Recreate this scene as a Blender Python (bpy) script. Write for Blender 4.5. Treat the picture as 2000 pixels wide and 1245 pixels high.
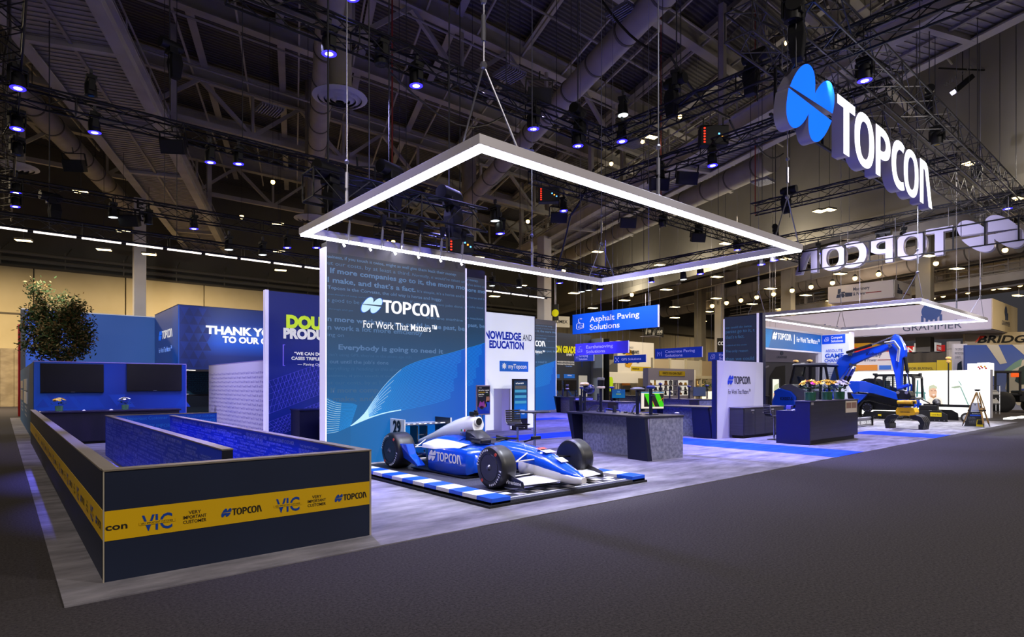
import bpy, bmesh, math, random
from mathutils import Vector, Matrix
for _o in list(bpy.data.objects): bpy.data.objects.remove(_o)
SC = bpy.context.scene; COL = SC.collection
random.seed(7)
# ---------------------------------------------------------------- camera, world, exposure
cd = bpy.data.cameras.new('camera'); cam = bpy.data.objects.new('camera', cd); COL.objects.link(cam)
cd.sensor_width = 36.0; cd.lens = 1168.0/2000*36; cd.shift_y = 129.5/2000; cd.clip_end = 400; cd.clip_start = 0.05
YAW = math.atan((2365-1000)/1168.0)
cam.location = (0, 0, 1.65); cam.rotation_euler = (math.pi/2, 0, YAW-math.pi/2)
SC.camera = cam
W = bpy.data.worlds.new('ambient_fill'); SC.world = W; W.use_nodes = True  # even ambient fill in place of light bounced about the hall
W.node_tree.nodes['Background'].inputs[0].default_value = (0.060, 0.057, 0.064, 1)
W.node_tree.nodes['Background'].inputs[1].default_value = 0.55
vs = SC.view_settings; vs.view_transform = 'Standard'; vs.look = 'None'; vs.exposure = 0.18; vs.gamma = 1.0
try: vs.use_curve_mapping = False
except Exception: pass
cy = SC.cycles
cy.use_denoising = True; cy.max_bounces = 5; cy.diffuse_bounces = 2; cy.glossy_bounces = 2; cy.transmission_bounces = 3; cy.transparent_max_bounces = 6
cy.sample_clamp_indirect = 3.0; cy.caustics_reflective = False; cy.caustics_refractive = False
def lamp(kind, name, loc, energy, col, aim=None, size=1.0, cone=60, blend=.7):
    l = bpy.data.lights.new(name, kind); l.energy = energy; l.color = col
    o = bpy.data.objects.new(name, l); COL.objects.link(o); o.location = loc
    if kind == 'AREA': l.shape = 'SQUARE'; l.size = size
    elif kind == 'SPOT': l.spot_size = math.radians(cone); l.spot_blend = blend; l.shadow_soft_size = size
    else: l.shadow_soft_size = size
    if aim is not None:
        o.rotation_euler = (Vector(aim)-Vector(loc)).to_track_quat('-Z', 'Y').to_euler()
    return o
WARM = (1.0, .80, .52); BLU = (.16, .16, 1.0); LAV = (.43, .40, 1.0); COOL = (.82, .86, 1.0)
# moving heads on the trusses over the stand wash the carpet blue and lavender
for x, y, z, e, c, tx, ty, cone in [
    (2.2, 9, 8.6, 900, BLU, 2.6, 9.5, 36), (2.2, 13, 8.6, 1100, BLU, 2.6, 13, 40), (.4, 17, 8.8, 700, LAV, 3.0, 19, 60),
    (9, 11.6, 8.8, 1100, LAV, 7.5, 7.6, 50), (4, 9.6, 8.8, 800, LAV, 4.2, 7, 50), (11, 11.6, 8.8, 1500, LAV, 11, 8, 60),
    (9.2, 11.6, 8.8, 900, BLU, 10.5, 13.5, 55), (13.7, 9, 8.8, 1200, BLU, 14.5, 9.5, 60), (13.7, 7.5, 8.8, 1400, LAV, 15, 7, 55), (16.8, 9, 8.8, 1500, LAV, 17, 6.6, 60),
    (16.8, 12.5, 8.8, 1700, BLU, 17.5, 14, 65), (20, 15.5, 8.8, 1900, BLU, 21, 16, 65), (26, 15.5, 8.8, 1700, BLU, 25, 18.5, 60), (13, 19, 8.8, 2000, BLU, 14, 20, 65), (22, 19, 8.8, 2200, BLU, 22, 24, 70),
    (24, 8.5, 8.8, 2000, LAV, 22.5, 7.2, 60), (31, 8, 8.8, 1800, COOL, 28, 7, 60), (5.6, 19, 8.6, 900, LAV, 4.0, 21.3, 55),
    (9, 5.6, 8.8, 1500, COOL, 6.6, 8.2, 45), (20, 5.6, 8.8, 800, COOL, 18, 8, 40)]:  # the white spot over the car is added to brighten it
    lamp('SPOT', 'head_and_fill_spot', (x, y, z), e*((8.0 if x < 3 else 4.6) if c is BLU else 2.9), c, (tx, ty, 0), .12, cone)
# warm high bays over the neighbouring stands and aisles, all shining down
for x, y, z, e in [(-8, 34, 12, 1000), (-2, 50, 10.2, 2600), (12, 51, 11, 2300), (28, 52, 11, 1100), (46, 50, 11, 1300), (70, 44, 11, 1500), (95, 50, 12, 1800), (60, 22, 11, 900), (80, 15, 12, 1500), (44, 26, 12, 1100), (50, 2, 10, 1100), (36, 20, 13, 700), (110, 25, 12, 1500), (52, 40, 8, 800)]:  # some at the right are added to lift the walls and prints
    lamp('AREA', 'high_bay_and_fill_light', (x, y, z), e, WARM, (x, y+.3, 0), 2.2)
for x, y, z, e in [(14, -12, 14, 2600), (-8, -4, 13, 1500), (40, -16, 14, 3200)]:
    lamp('AREA', 'high_bay_and_fill_light', (x, y, z), e, (1, .9, .8), (x, y+2, 0), 2.0)
for x, y, e in [(47.5, 38.5, 520), (39.8, 19.5, 420), (44, 29, 420), (34.5, 4.5, 300)]: lamp('POINT', 'high_bay_and_fill_light', (x, y, 11.3), e, (1, .9, .72), None, .5)  # point lamps beside the suspended wall, added to lift its tone
lamp('SPOT', 'head_and_fill_spot', (6.3, 8.2, 8.6), 700, BLU, (6.2, 10.55, 5.2), .1, 45)  # added blue spot that tints the short truss over the tower
# profile spots on the rear truss light the tall blue walls
for x, tx, ty, tz, e in [(5, 8.5, 32.3, 4, 1500), (9, 11, 32.3, 4.2, 1500), (1, 3.5, 38.2, 3, 3600), (-1, .9, 28, 1.6, 500), (3, 2.6, 21.9, 1.8, 0), (20, 31, 31.7, 3, 3200)]:
    if e: lamp('SPOT', 'head_and_fill_spot', (x, 24.0 if ty > 22 else 15, 6.3), e, COOL, (tx, ty, tz), .15, 55)
lamp('SPOT', 'head_and_fill_spot', (2.2, 11.8, 8.6), 700, (.75, .8, 1), (2.6, 21.8, 1.6), .15, 45)
lamp('SPOT', 'head_and_fill_spot', (5.0, 11.8, 8.6), 1300, (.6, .6, 1), (7, 16.9, 3), .15, 55)
lamp('SPOT', 'head_and_fill_spot', (0.2, 20, 8.6), 2000, (.72, .68, 1), (5.6, 20, 1.3), .15, 45)
lamp('SPOT', 'head_and_fill_spot', (13.8, 5.5, 8.6), 1700, COOL, (17.8, 9.7, 1.5), .15, 45)
lamp('SPOT', 'head_and_fill_spot', (5.5, 11.8, 8.6), 2200, LAV, (11.6, 10, .5), .15, 34)  # added spot that brightens the front of the nearest counter
lamp('SPOT', 'head_and_fill_spot', (12.5, 6.3, 8.7), 1100, LAV, (12, 8.4, .5), .15, 40)  # added spot for the end panel of the same counter
lamp('SPOT', 'head_and_fill_spot', (9.0, 11.8, 8.6), 1000, COOL, (13.2, 11, 3.5), .15, 30)
lamp('SPOT', 'head_and_fill_spot', (24.0, 5.8, 8.6), 3600, COOL, (25.8, 9.5, 1.5), .15, 50)
lamp('SPOT', 'head_and_fill_spot', (33, 12, 8.8), 5000, (.9, .85, 1), (51, 17, 6.4), .15, 60)  # added in place of the long box banner's own lights
lamp('SPOT', 'head_and_fill_spot', (22.5, 12, 6.2), 4200, (.85, .82, 1), (29.2, 9, 7.5), .15, 60)  # added to brighten the back of the reversed wordmark
lamp('SPOT', 'head_and_fill_spot', (.15, 10, 8.6), 1300, BLU, (-1.9, 6.2, 0), .06, 22, .25)
lamp('SPOT', 'head_and_fill_spot', (29.9, 5.8, 8.6), 2800, (1, .93, .8), (32.2, 9, 1), .15, 50)
# ---------------------------------------------------------------- helpers
def lin(c):
    c = c.lstrip('#'); r = [int(c[i:i+2], 16)/255 for i in (0, 2, 4)]
    return tuple((v/12.92 if v <= .04045 else ((v+.055)/1.055)**2.4) for v in r)
MATS = {}
def M(name, col='#808080', rough=.6, metal=0., emit=None, es=1., spec=.4, coat=0., alpha=1., trans=0.):
    if name in MATS: return MATS[name]
    m = bpy.data.materials.new(name); m.use_nodes = True; b = m.node_tree.nodes['Principled BSDF']; I = b.inputs
    I['Base Color'].default_value = (*lin(col), 1); I['Roughness'].default_value = rough; I['Metallic'].default_value = metal
    I['Specular IOR Level'].default_value = spec
    if coat: I['Coat Weight'].default_value = coat; I['Coat Roughness'].default_value = .06
    if emit: I['Emission Color'].default_value = (*lin(emit), 1); I['Emission Strength'].default_value = es
    if alpha < 1: I['Alpha'].default_value = alpha
    if trans: I['Transmission Weight'].default_value = trans
    MATS[name] = m; return m
def nodes(m): return m.node_tree.nodes, m.node_tree.links, m.node_tree.nodes['Principled BSDF']
def noisy(name, c1, c2, scale=(1, 1, 1), detail=4, rough=.8, lo=.35, hi=.65, bump=0., spec=.3, metal=0., emit=0., nrough=.55):
    if name in MATS: return MATS[name]
    m = M(name, c1, rough, metal, spec=spec); N, L, b = nodes(m)
    tc = N.new('ShaderNodeTexCoord'); mp = N.new('ShaderNodeMapping'); mp.inputs['Scale'].default_value = scale
    nz = N.new('ShaderNodeTexNoise'); nz.inputs['Scale'].default_value = 1; nz.inputs['Detail'].default_value = detail; nz.inputs['Roughness'].default_value = nrough
    cr = N.new('ShaderNodeValToRGB'); cr.color_ramp.elements[0].position = lo; cr.color_ramp.elements[1].position = hi
    cr.color_ramp.elements[0].color = (*lin(c1), 1); cr.color_ramp.elements[1].color = (*lin(c2), 1)
    L.new(tc.outputs['Object'], mp.inputs[0]); L.new(mp.outputs[0], nz.inputs['Vector']); L.new(nz.outputs['Fac'], cr.inputs[0]); L.new(cr.outputs[0], b.inputs['Base Color'])
    if emit: L.new(cr.outputs[0], b.inputs['Emission Color']); b.inputs['Emission Strength'].default_value = emit
    if bump:
        bp = N.new('ShaderNodeBump'); bp.inputs['Strength'].default_value = bump; bp.inputs['Distance'].default_value = .02; L.new(nz.outputs['Fac'], bp.inputs['Height']); L.new(bp.outputs[0], b.inputs['Normal'])
    return m
def gradient(name, stops, axis, a, c, rough=.5, emit=0., tri=None):
    """vertical or horizontal printed gradient in object metres; tri = (scale, amount) adds a printed triangle pattern"""
    if name in MATS: return MATS[name]
    m = M(name, rough=rough); N, L, b = nodes(m)
    tc = N.new('ShaderNodeTexCoord'); sx = N.new('ShaderNodeSeparateXYZ'); mr = N.new('ShaderNodeMapRange'); cr = N.new('ShaderNodeValToRGB')
    L.new(tc.outputs['Object'], sx.inputs[0]); L.new(sx.outputs[axis], mr.inputs[0]); mr.inputs[1].default_value = a; mr.inputs[2].default_value = c
    L.new(mr.outputs[0], cr.inputs[0]); e = cr.color_ramp.elements
    while len(e) < len(stops): e.new(.5)
    for k, (p, cc) in enumerate(stops): e[k].position = p; e[k].color = (*lin(cc), 1)
    out = cr.outputs[0]
    if tri:
        vm = N.new('ShaderNodeTexVoronoi'); vm.inputs['Scale'].default_value = tri[0]; vm.feature = 'F1'; vm.distance = 'MANHATTAN'
        mx = N.new('ShaderNodeMix'); mx.data_type = 'RGBA'; mx.blend_type = 'MULTIPLY'; mx.inputs[0].default_value = tri[1]
        L.new(tc.outputs['Object'], vm.inputs['Vector']); L.new(out, mx.inputs[6]); L.new(vm.outputs['Color'], mx.inputs[7]); bw = N.new('ShaderNodeRGBToBW')
        L.new(vm.outputs['Color'], bw.inputs[0]); L.new(bw.outputs[0], mx.inputs[7]); out = mx.outputs[2]
    L.new(out, b.inputs['Base Color'])
    if emit: L.new(out, b.inputs['Emission Color']); b.inputs['Emission Strength'].default_value = emit
    return m
ORG = {}
def thing(name, label, cat, at=(0, 0, 0), group=None, kind=None):
    o = bpy.data.objects.new(name, None); COL.objects.link(o); o.empty_display_size = .1; o.location = at
    ORG[o.name] = Vector(at)
    return tag(o, label, cat, group, kind)
def tag(o, label=None, cat=None, group=None, kind=None):
    if label: o['label'] = label
    if cat: o['category'] = cat
    if group: o['group'] = group
    if kind: o['kind'] = kind
    elif cat: o['kind'] = 'thing'
    return o
def lab(o, s): o['label'] = s; return o
def root_of(p):
    while p.parent: p = p.parent
    return p
def link(name, me, parent=None):
    o = bpy.data.objects.new(name, me); COL.objects.link(o)
    if parent is not None: o.parent = parent
    else: ORG[o.name] = Vector((0, 0, 0))
    return o
def dup(t, loc=None, rz=None, label=None, group=None, parent=None):
    c = t.copy(); COL.objects.link(c)
    if parent is not None: c.parent = parent
    if loc is not None: c.location = loc
    if rz is not None: c.rotation_euler = (0, 0, rz)
    if label: c['label'] = label
    if group: c['group'] = group
    for ch in list(t.children): dup(ch, parent=c)
    return c
class MB:
    def __init__(s): s.v = []; s.f = []; s.m = []
    def add(s, vs, fs, m=0):
        k = len(s.v); s.v += [tuple(p) for p in vs]; s.f += [tuple(k+i for i in f) for f in fs]; s.m += [m]*len(fs); return s
    def hexa(s, p, m=0): return s.add(p, [(3, 2, 1, 0), (4, 5, 6, 7), (0, 1, 5, 4), (1, 2, 6, 5), (2, 3, 7, 6), (3, 0, 4, 7)], m)
    def box(s, x0, x1, y0, y1, z0, z1, m=0):
        return s.hexa([(x0, y0, z0), (x1, y0, z0), (x1, y1, z0), (x0, y1, z0), (x0, y0, z1), (x1, y0, z1), (x1, y1, z1), (x0, y1, z1)], m)
    def poly(s, p, m=0): return s.add(p, [tuple(range(len(p)))], m)
    def prism(s, p, d, m=0):
        n = len(p); d = Vector(d); q = [Vector(a) for a in p]; t = [a+d for a in q]
        s.add(q+t, [tuple(range(n))[::-1], tuple(range(n, 2*n))]+[(i, (i+1) % n, n+(i+1) % n, n+i) for i in range(n)], m); return s
    def frame(s, p, q):
        d = (Vector(q)-Vector(p)); w = d.normalized(); a = Vector((0, 0, 1)) if abs(w.z) < .95 else Vector((1, 0, 0))
        u = w.cross(a).normalized(); return u, u.cross(w).normalized()
    def bar(s, p, q, w, h=None, m=0):
        h = h or w; u, v = s.frame(p, q); p = Vector(p); q = Vector(q); u = u*w/2; v = v*h/2
        return s.hexa([p-u-v, p+u-v, p+u+v, p-u+v, q-u-v, q+u-v, q+u+v, q-u+v], m)
    def cyl(s, p, q, r, r2=None, n=12, m=0, cap=True):
        r2 = r if r2 is None else r2; u, v = s.frame(p, q); p = Vector(p); q = Vector(q)
        c = [(math.cos(2*math.pi*i/n), math.sin(2*math.pi*i/n)) for i in range(n)]
        fs = [(i, (i+1) % n, n+(i+1) % n, n+i) for i in range(n)]
        if cap: fs += [tuple(range(n))[::-1], tuple(range(n, 2*n))]
        return s.add([p+u*a*r+v*b*r for a, b in c]+[q+u*a*r2+v*b*r2 for a, b in c], fs, m)
    def tube(s, pts, r, n=6, m=0):
        for a, b in zip(pts, pts[1:]): s.cyl(a, b, r, r, n, m)
        return s
    def loft(s, rings, m=0, cap=True, closed=True):
        n = len(rings[0]); k = [p for r in rings for p in r]; fs = []
        for i in range(len(rings)-1):
            for j in range(n if closed else n-1): fs.append((i*n+j, i*n+(j+1) % n, (i+1)*n+(j+1) % n, (i+1)*n+j))
        if cap: fs += [tuple(range(n))[::-1], tuple(range((len(rings)-1)*n, len(rings)*n))]
        return s.add(k, fs, m)
    def lathe(s, c, axis, prof, n=24, m=0):
        """prof = [(dist along axis, radius)]"""
        c = Vector(c); w = Vector(axis).normalized(); u, v = s.frame(c, c+w)
        return s.loft([[c+w*a+(u*math.cos(2*math.pi*i/n)+v*math.sin(2*math.pi*i/n))*r for i in range(n)] for a, r in prof], m)
    def ball(s, c, r, n=8, sc=(1, 1, 1), m=0):
        c = Vector(c); pr = [(math.cos(math.pi*k/(n-1)), max(.02, math.sin(math.pi*k/(n-1)))) for k in range(n)]
        return s.loft([[c+Vector((r*b*math.cos(2*math.pi*i/(n+2))*sc[0], r*b*math.sin(2*math.pi*i/(n+2))*sc[1], r*a*sc[2])) for i in range(n+2)] for a, b in pr], m)
    def build(s, name, mats, parent=None, smooth=False, bevel=0., seg=2):
        me = bpy.data.meshes.new(name); off = Vector((0, 0, 0))
        if parent is not None: off = ORG.get(root_of(parent).name, off)
        me.from_pydata([(p[0]-off[0], p[1]-off[1], p[2]-off[2]) for p in s.v], [], s.f)
        for m in (mats if isinstance(mats, (list, tuple)) else [mats]): me.materials.append(m)
        for p, k in zip(me.polygons, s.m): p.material_index = k; p.use_smooth = bool(smooth)
        bm = bmesh.new(); bm.from_mesh(me); bmesh.ops.recalc_face_normals(bm, faces=bm.faces); bm.to_mesh(me); bm.free()
        o = link(name, me, parent)
        if bevel:
            b = o.modifiers.new('edge', 'BEVEL'); b.width = bevel; b.segments = seg; b.limit_method = 'ANGLE'; b.angle_limit = .6
        if smooth == 'auto':
            try: me.set_sharp_from_angle(angle=.7)
            except Exception: pass
        return o
def box(name, mat, parent, x0, x1, y0, y1, z0, z1, bevel=0.): return MB().box(x0, x1, y0, y1, z0, z1).build(name, mat, parent, bevel=bevel)
# planes that carry print: origin, right, up (metres); out = towards the viewer
class PL:
    def __init__(s, o, u, v): s.o = Vector(o); s.u = Vector(u).normalized(); s.v = Vector(v).normalized(); s.n = s.u.cross(s.v)
    def at(s, a, b, c=0.): return s.o+s.u*a+s.v*b+s.n*c
    def mat(s, a=0, b=0, c=0.):
        p = s.at(a, b, c); return Matrix(((s.u.x, s.v.x, s.n.x, p.x), (s.u.y, s.v.y, s.n.y, p.y), (s.u.z, s.v.z, s.n.z, p.z), (0, 0, 0, 1)))
def south(x, y, z=0): return PL((x, y, z), (1, 0, 0), (0, 0, 1))      # faces -Y
def west(x, y, z=0): return PL((x, y, z), (0, -1, 0), (0, 0, 1))     # faces -X, right = -Y
def place(me, mtx, name, mat, parent):
    off = Vector((0, 0, 0)) if parent is None else ORG.get(root_of(parent).name, Vector((0, 0, 0)))
    me.transform(Matrix.Translation(-off) @ mtx); me.materials.clear(); me.materials.append(mat)
    return link(name, me, parent)
def text_mesh(s, bold=0., ext=.0, spacing=1., shear=0., res=3, line=1.):
    cu = bpy.data.curves.new('lettering', 'FONT'); cu.body = s; cu.size = 1; cu.resolution_u = res; cu.offset = bold; cu.extrude = ext; cu.space_character = spacing; cu.shear = shear; cu.space_line = line
    o = bpy.data.objects.new('lettering', cu); COL.objects.link(o); dg = bpy.context.evaluated_depsgraph_get(); me = bpy.data.meshes.new_from_object(o.evaluated_get(dg))
    bpy.data.objects.remove(o); bpy.data.curves.remove(cu); return me
def text(s, pl, a, b, h, mat, parent, w=None, bold=0., ext=.0, align='L', out=.004, shear=0., name='lettering', res=3, spacing=1., asc=None):
    """h = cap height in metres at (a, b) baseline of the first line; w = total width to fit"""
    me = text_mesh(s, bold, 0., spacing, shear, res)
    if not len(me.vertices): return None
    xs = [v.co.x for v in me.vertices]; x0, x1 = min(xs), max(xs); k = h/.70; kx = k if w is None else w/(x1-x0); wid = (x1-x0)*kx
    sh = 0 if align == 'L' else (-wid/2 if align == 'C' else -wid)
    me.transform(Matrix.Diagonal((kx, k, 1, 1)) @ Matrix.Translation((-x0, 0, 0)))
    return place(me, pl.mat(a+sh, b, out), name, mat, parent)
def outline(loops, ext=0., res=1):
    """filled 2-D outline with holes, thickness 2*ext"""
    cu = bpy.data.curves.new('outline', 'CURVE'); cu.dimensions = '2D'; cu.fill_mode = 'BOTH' if ext or True else 'NONE'; cu.extrude = ext
    for lp in loops:
        sp = cu.splines.new('POLY'); sp.points.add(len(lp)-1); sp.use_cyclic_u = True
        for p, q in zip(sp.points, lp): p.co = (q[0], q[1], 0, 1)
    o = bpy.data.objects.new('outline', cu); COL.objects.link(o); dg = bpy.context.evaluated_depsgraph_get(); me = bpy.data.meshes.new_from_object(o.evaluated_get(dg))
    bpy.data.objects.remove(o); bpy.data.curves.remove(cu); return me
def arc(cx, cy, rx, ry, a0, a1, n=18, p=2.3):
    out = []
    for i in range(n+1):
        t = math.radians(a0+(a1-a0)*i/n); c, s_ = math.cos(t), math.sin(t)
        out.append((cx+rx*math.copysign(abs(c)**(2/p), c), cy+ry*math.copysign(abs(s_)**(2/p), s_)))
    return out
def bez(p0, p1, p2, p3, n=10): return [tuple((1-t)**3*a+3*(1-t)**2*t*b+3*(1-t)*t*t*c+t**3*d for a, b, c, d in zip(p0, p1, p2, p3)) for t in [i/n for i in range(n)]]
# the round-lobed emblem (unit: letter height 1; 1.9 wide, 1.2 tall) in two halves, and the six letters of the word beside it
def _lobes(ya, yb):
    return (bez((.15, ya), (.38, 1.0), (.70, 1.26), (.92, 1.22))+bez((.92, 1.22), (1.12, 1.18), (1.08, .95), (1.07, .81))+bez((1.07, .81), (1.25, 1.05), (1.58, 1.28), (1.76, 1.19))
            +bez((1.76, 1.19), (1.93, 1.09), (1.88, .88), (1.79, yb)))+[(1.79, yb)]
EMB = [_lobes(.64, .69), [(1.90-x, 1.22-y) for x, y in _lobes(.67, .62)]]
SW = .20
LET = [
 [[(.02, 1), (.02, .83), (.25, .83), (.25, 0), (.47, 0), (.47, .83), (.70, .83), (.70, 1)]],
 [arc(1.10, .5, .42, .52, 0, 350, 28), arc(1.10, .5, .205, .36, 0, 350, 28)[::-1]],
 [[(1.60, 0), (1.60, 1)]+arc(1.86, .68, .44, .32, 90, -90, 16)+[(1.81, .36), (1.81, 0)], [(1.81, .82), (1.81, .53)]+arc(1.84, .68, .235, .155, -80, 80, 10)],
 [arc(2.80, .5, .44, .52, 60, 300, 24)+arc(2.84, .5, .26, .34, 296, 64, 20)],
 [arc(3.42, .5, .42, .52, 0, 350, 28), arc(3.42, .5, .205, .36, 0, 350, 28)[::-1]],
 [[(3.93, 0), (3.93, 1), (4.27, 1)]+arc(4.22, .72, .24, .28, 80, 15, 6)+[(4.70, 0), (4.48, 0), (4.27, .70)]+arc(4.18, .68, .08, .14, 20, 90, 4)+[(4.14, .82), (4.14, 0)]],
]
LOGO_W = 4.70
def logo_piece(loops, k, kx, dx, ext): return outline([[((x+dx)*kx, y*k) for x, y in lp] for lp in loops], ext)
def logo(pl, a, b, h, w, mword, memb, parent, out=.006, ext=0., emblem=True, name='wordmark'):
    """wordmark of letter height h whose emblem+word is w wide, lower left of the letters' line at (a, b)"""
    kx = w/(LOGO_W*1.19+1.98); ow = 1.98 if emblem else 0.
    if not emblem: kx = w/(LOGO_W*1.19)
    res = []
    if emblem:
        for half in EMB: res.append(place(logo_piece([half], h, kx, 0, ext), pl.mat(a, b-h*.11, out), 'emblem_half', memb, parent))
    ms = [logo_piece([[(x*1.19, y) for x, y in lp] for lp in L_], h, kx, ow, ext) for L_ in LET]
    bm = bmesh.new()
    for me in ms: bm.from_mesh(me); bpy.data.meshes.remove(me)
    me = bpy.data.meshes.new(name); bm.to_mesh(me); bm.free()
    res.append(place(me, pl.mat(a, b, out), name, mword, parent)); return res
# ---------------------------------------------------------------- structure: floor, carpet, hall walls, roof
D1 = Vector((.35115, .93632, 0)); DN = Vector((.93632, -.35115, 0))
aisle = noisy('aisle_carpet', '#29272a', '#4c484b', (42, 42, 42), 3, .95, .3, .7, bump=.25, spec=.1, nrough=.8)
MB().box(-40, 130, -25, 62, -.2, 0).build('floor', aisle)['kind'] = 'structure'
m = noisy('stand_carpet', '#57555d', '#9c99a2', (1.1, 3.2, 1), 7, .95, .28, .74, bump=.1, spec=.08, nrough=.62)
car = MB().box(.36, 33.9, 5.5, 38.6, 0, .012).build('floor_carpet', m); car['kind'] = 'structure'
stripe = noisy('carpet_blue', '#1a3fd0', '#2a55ea', (.8, 6, 1), 5, .95, spec=.08)
for k, (x0, x1, y0, y1) in enumerate([(14.3, 16.0, 5.5, 13.2), (21.75, 23.5, 5.5, 7.9), (9.0, 21.8, 13.2, 14.6), (23.0, 33.9, 13.5, 14.6), (14.8, 21.0, 20.2, 21.4), (28.8, 30.2, 16.0, 22.0)]):
    MB().box(x0, x1, y0, y1, .012, .016).build('carpet_stripe', stripe, car)
# rear wall of the hall, lit warm from below the catwalks, in tall precast panels
beige = noisy('precast_panel', '#b4a37c', '#bfae88', (.3, .3, .3), 3, .85, spec=.15)
grey = noisy('panel_grey', '#8a857b', '#9a948a', (.25, .25, .25), 3, .85, spec=.15)
wb = MB().box(-40, 58, 59.35, 59.9, 0, 10.7).build('wall_back', M('wall_core', '#857a60', .9)); wb['kind'] = 'structure'
pm = MB().box(0, 5.92, 0, .35, 0, 10.6).build('panel', beige, wb, bevel=.03); pm.location = (-40, 59.0, 0)
for k in range(1, 16):
    p = dup(pm, (-40+6*k, 59.0, 0), parent=wb)
blk = noisy('block_wainscot', '#8a7c66', '#a3947a', (1.2, 1.2, 2.5), 2, .9, spec=.15)
for k in range(26): MB().box(-8+.8*k, -8+.8*k+.78, 58.9, 59.02, 0, 4.4).build('panel', blk, wb)
tr = MB().box(-40, 58, 58.93, 59, 7.0, 7.12).build('trim_1', M('trim_dark', '#5a5040', .8)); tr['kind'] = 'structure'
wu = MB().box(-40, 130, 61.5, 62, 10.4, 24).build('wall_back_upper', noisy('upper_wall', '#6c6658', '#787264', (.2, .2, .2), 3, .9, spec=.1)); wu['kind'] = 'structure'
ledge = MB().box(-40, 58, 59.0, 61.6, 10.6, 10.75).build('trim_2', M('soffit_dark', '#4a443a', .9)); ledge['kind'] = 'structure'
pipe_m = M('pipe_paint', '#7d7666', .6)
t = thing('pipe_run', 'two parallel painted pipes on brackets along the ledge of the rear wall', 'pipe', (0, 60.4, 11.6), kind='structure')
MB().cyl((-40, 60.2, 11.9), (57, 60.2, 11.9), .16, n=8).build('pipe', pipe_m, t, 'auto'); MB().cyl((-40, 60.4, 11.4), (57, 60.4, 11.4), .2, n=8).build('pipe', pipe_m, t, 'auto')
b0 = MB().bar((0, 0, 0), (0, 0, 1.6), .08).bar((0, 0, 1.3), (.5, 1.2, 2.2), .06).build('bracket', pipe_m, t)
b0.location = (-36, 60.3, 10.7)
for k in range(1, 24): dup(b0, (-36+4*k, 60.3, 10.7), parent=t)
# the long suspended wall on the right (runs along the catwalk direction) and what lies beyond
A = Vector((57.4, 59, 0))
def along(t, z, off=0.): return A-D1*t+DN*off+Vector((0, 0, z))
MB().hexa([along(0, 11.8), along(78, 11.8), along(78, 11.8, .6), along(0, 11.8, .6), along(0, 24), along(78, 24), along(78, 24, .6), along(0, 24, .6)]).build('wall_right', noisy('upper_wall_right', '#7d786e', '#898479', (.2, .2, .2), 3, .9, spec=.1))['kind'] = 'structure'
MB().hexa([along(0, 11.2, -.25), along(78, 11.2, -.25), along(78, 11.2, .8), along(0, 11.2, .8), along(0, 11.8, -.25), along(78, 11.8, -.25), along(78, 11.8, .8), along(0, 11.8, .8)]).build('trim_3', M('header_steel', '#7f7a6e', .7))['kind'] = 'structure'
wf = MB().box(58, 130, 61, 61.6, 0, 11).build('wall_back_far', M('wall_core')); wf['kind'] = 'structure'
pm2 = MB().box(0, 4.4, 0, .35, 0, 10.4).build('panel', noisy('ribbed_panel', '#948a74', '#a1967f', (6, 1, .2), 2, .85, spec=.15), wf, bevel=.03); pm2.location = (58, 60.7, 0)
for k in range(1, 16): dup(pm2, (58+4.5*k, 60.7, 0), parent=wf)
MB().box(58, 130, 59.5, 61, 10.4, 11.6).build('trim_4', M('soffit_dark'))['kind'] = 'structure'
# roof: corrugated deck, beams both ways
deck = M('roof_deck', '#6d6864', .75, .0); N, L, b = nodes(deck)
tc = N.new('ShaderNodeTexCoord'); wv = N.new('ShaderNodeTexWave'); wv.inputs['Scale'].default_value = 1.1; bp = N.new('ShaderNodeBump'); bp.inputs['Strength'].default_value = 1; bp.inputs['Distance'].default_value = .12
mp = N.new('ShaderNodeMapping'); mp.inputs['Rotation'].default_value = (0, 0, math.radians(90)); L.new(tc.outputs['Object'], mp.inputs[0]); L.new(mp.outputs[0], wv.inputs['Vector']); L.new(wv.outputs['Fac'], bp.inputs['Height']); L.new(bp.outputs[0], b.inputs['Normal'])
cr = N.new('ShaderNodeValToRGB'); cr.color_ramp.elements[0].color = (*lin('#4a4648'), 1); cr.color_ramp.elements[1].color = (*lin('#75706c'), 1); L.new(wv.outputs['Fac'], cr.inputs[0]); L.new(cr.outputs[0], b.inputs['Base Color'])
MB().box(-40, 130, -25, 63, 21, 21.4).build('ceiling', deck)['kind'] = 'structure'
steel = noisy('roof_steel', '#b4aea4', '#c8c2b8', (.6, .6, .6), 2, .7, spec=.2)
def girder(p, q, w, h, name='roof_beam', mm=None):
    """I-section: two flanges and a web"""
    p = Vector(p); q = Vector(q); z = Vector((0, 0, h/2)); mb = MB()
    mb.bar(p+z, q+z, w, .06).bar(p-z, q-z, w, .06).bar(p, q, .05, h)
    return mb
for k, y in enumerate(range(4, 58, 7)):
    mb = girder((-30, y, 20.2), (95, y, 20.2), .55, .9)
    o = mb.build('ceiling_beam', steel); o['kind'] = 'structure'
for k in range(-4, 18):
    o0 = Vector((k*4.6, 2, 20.8)); o = girder(o0, o0+D1*60, .4, .5).build('ceiling_beam', steel); o['kind'] = 'structure'
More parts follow.
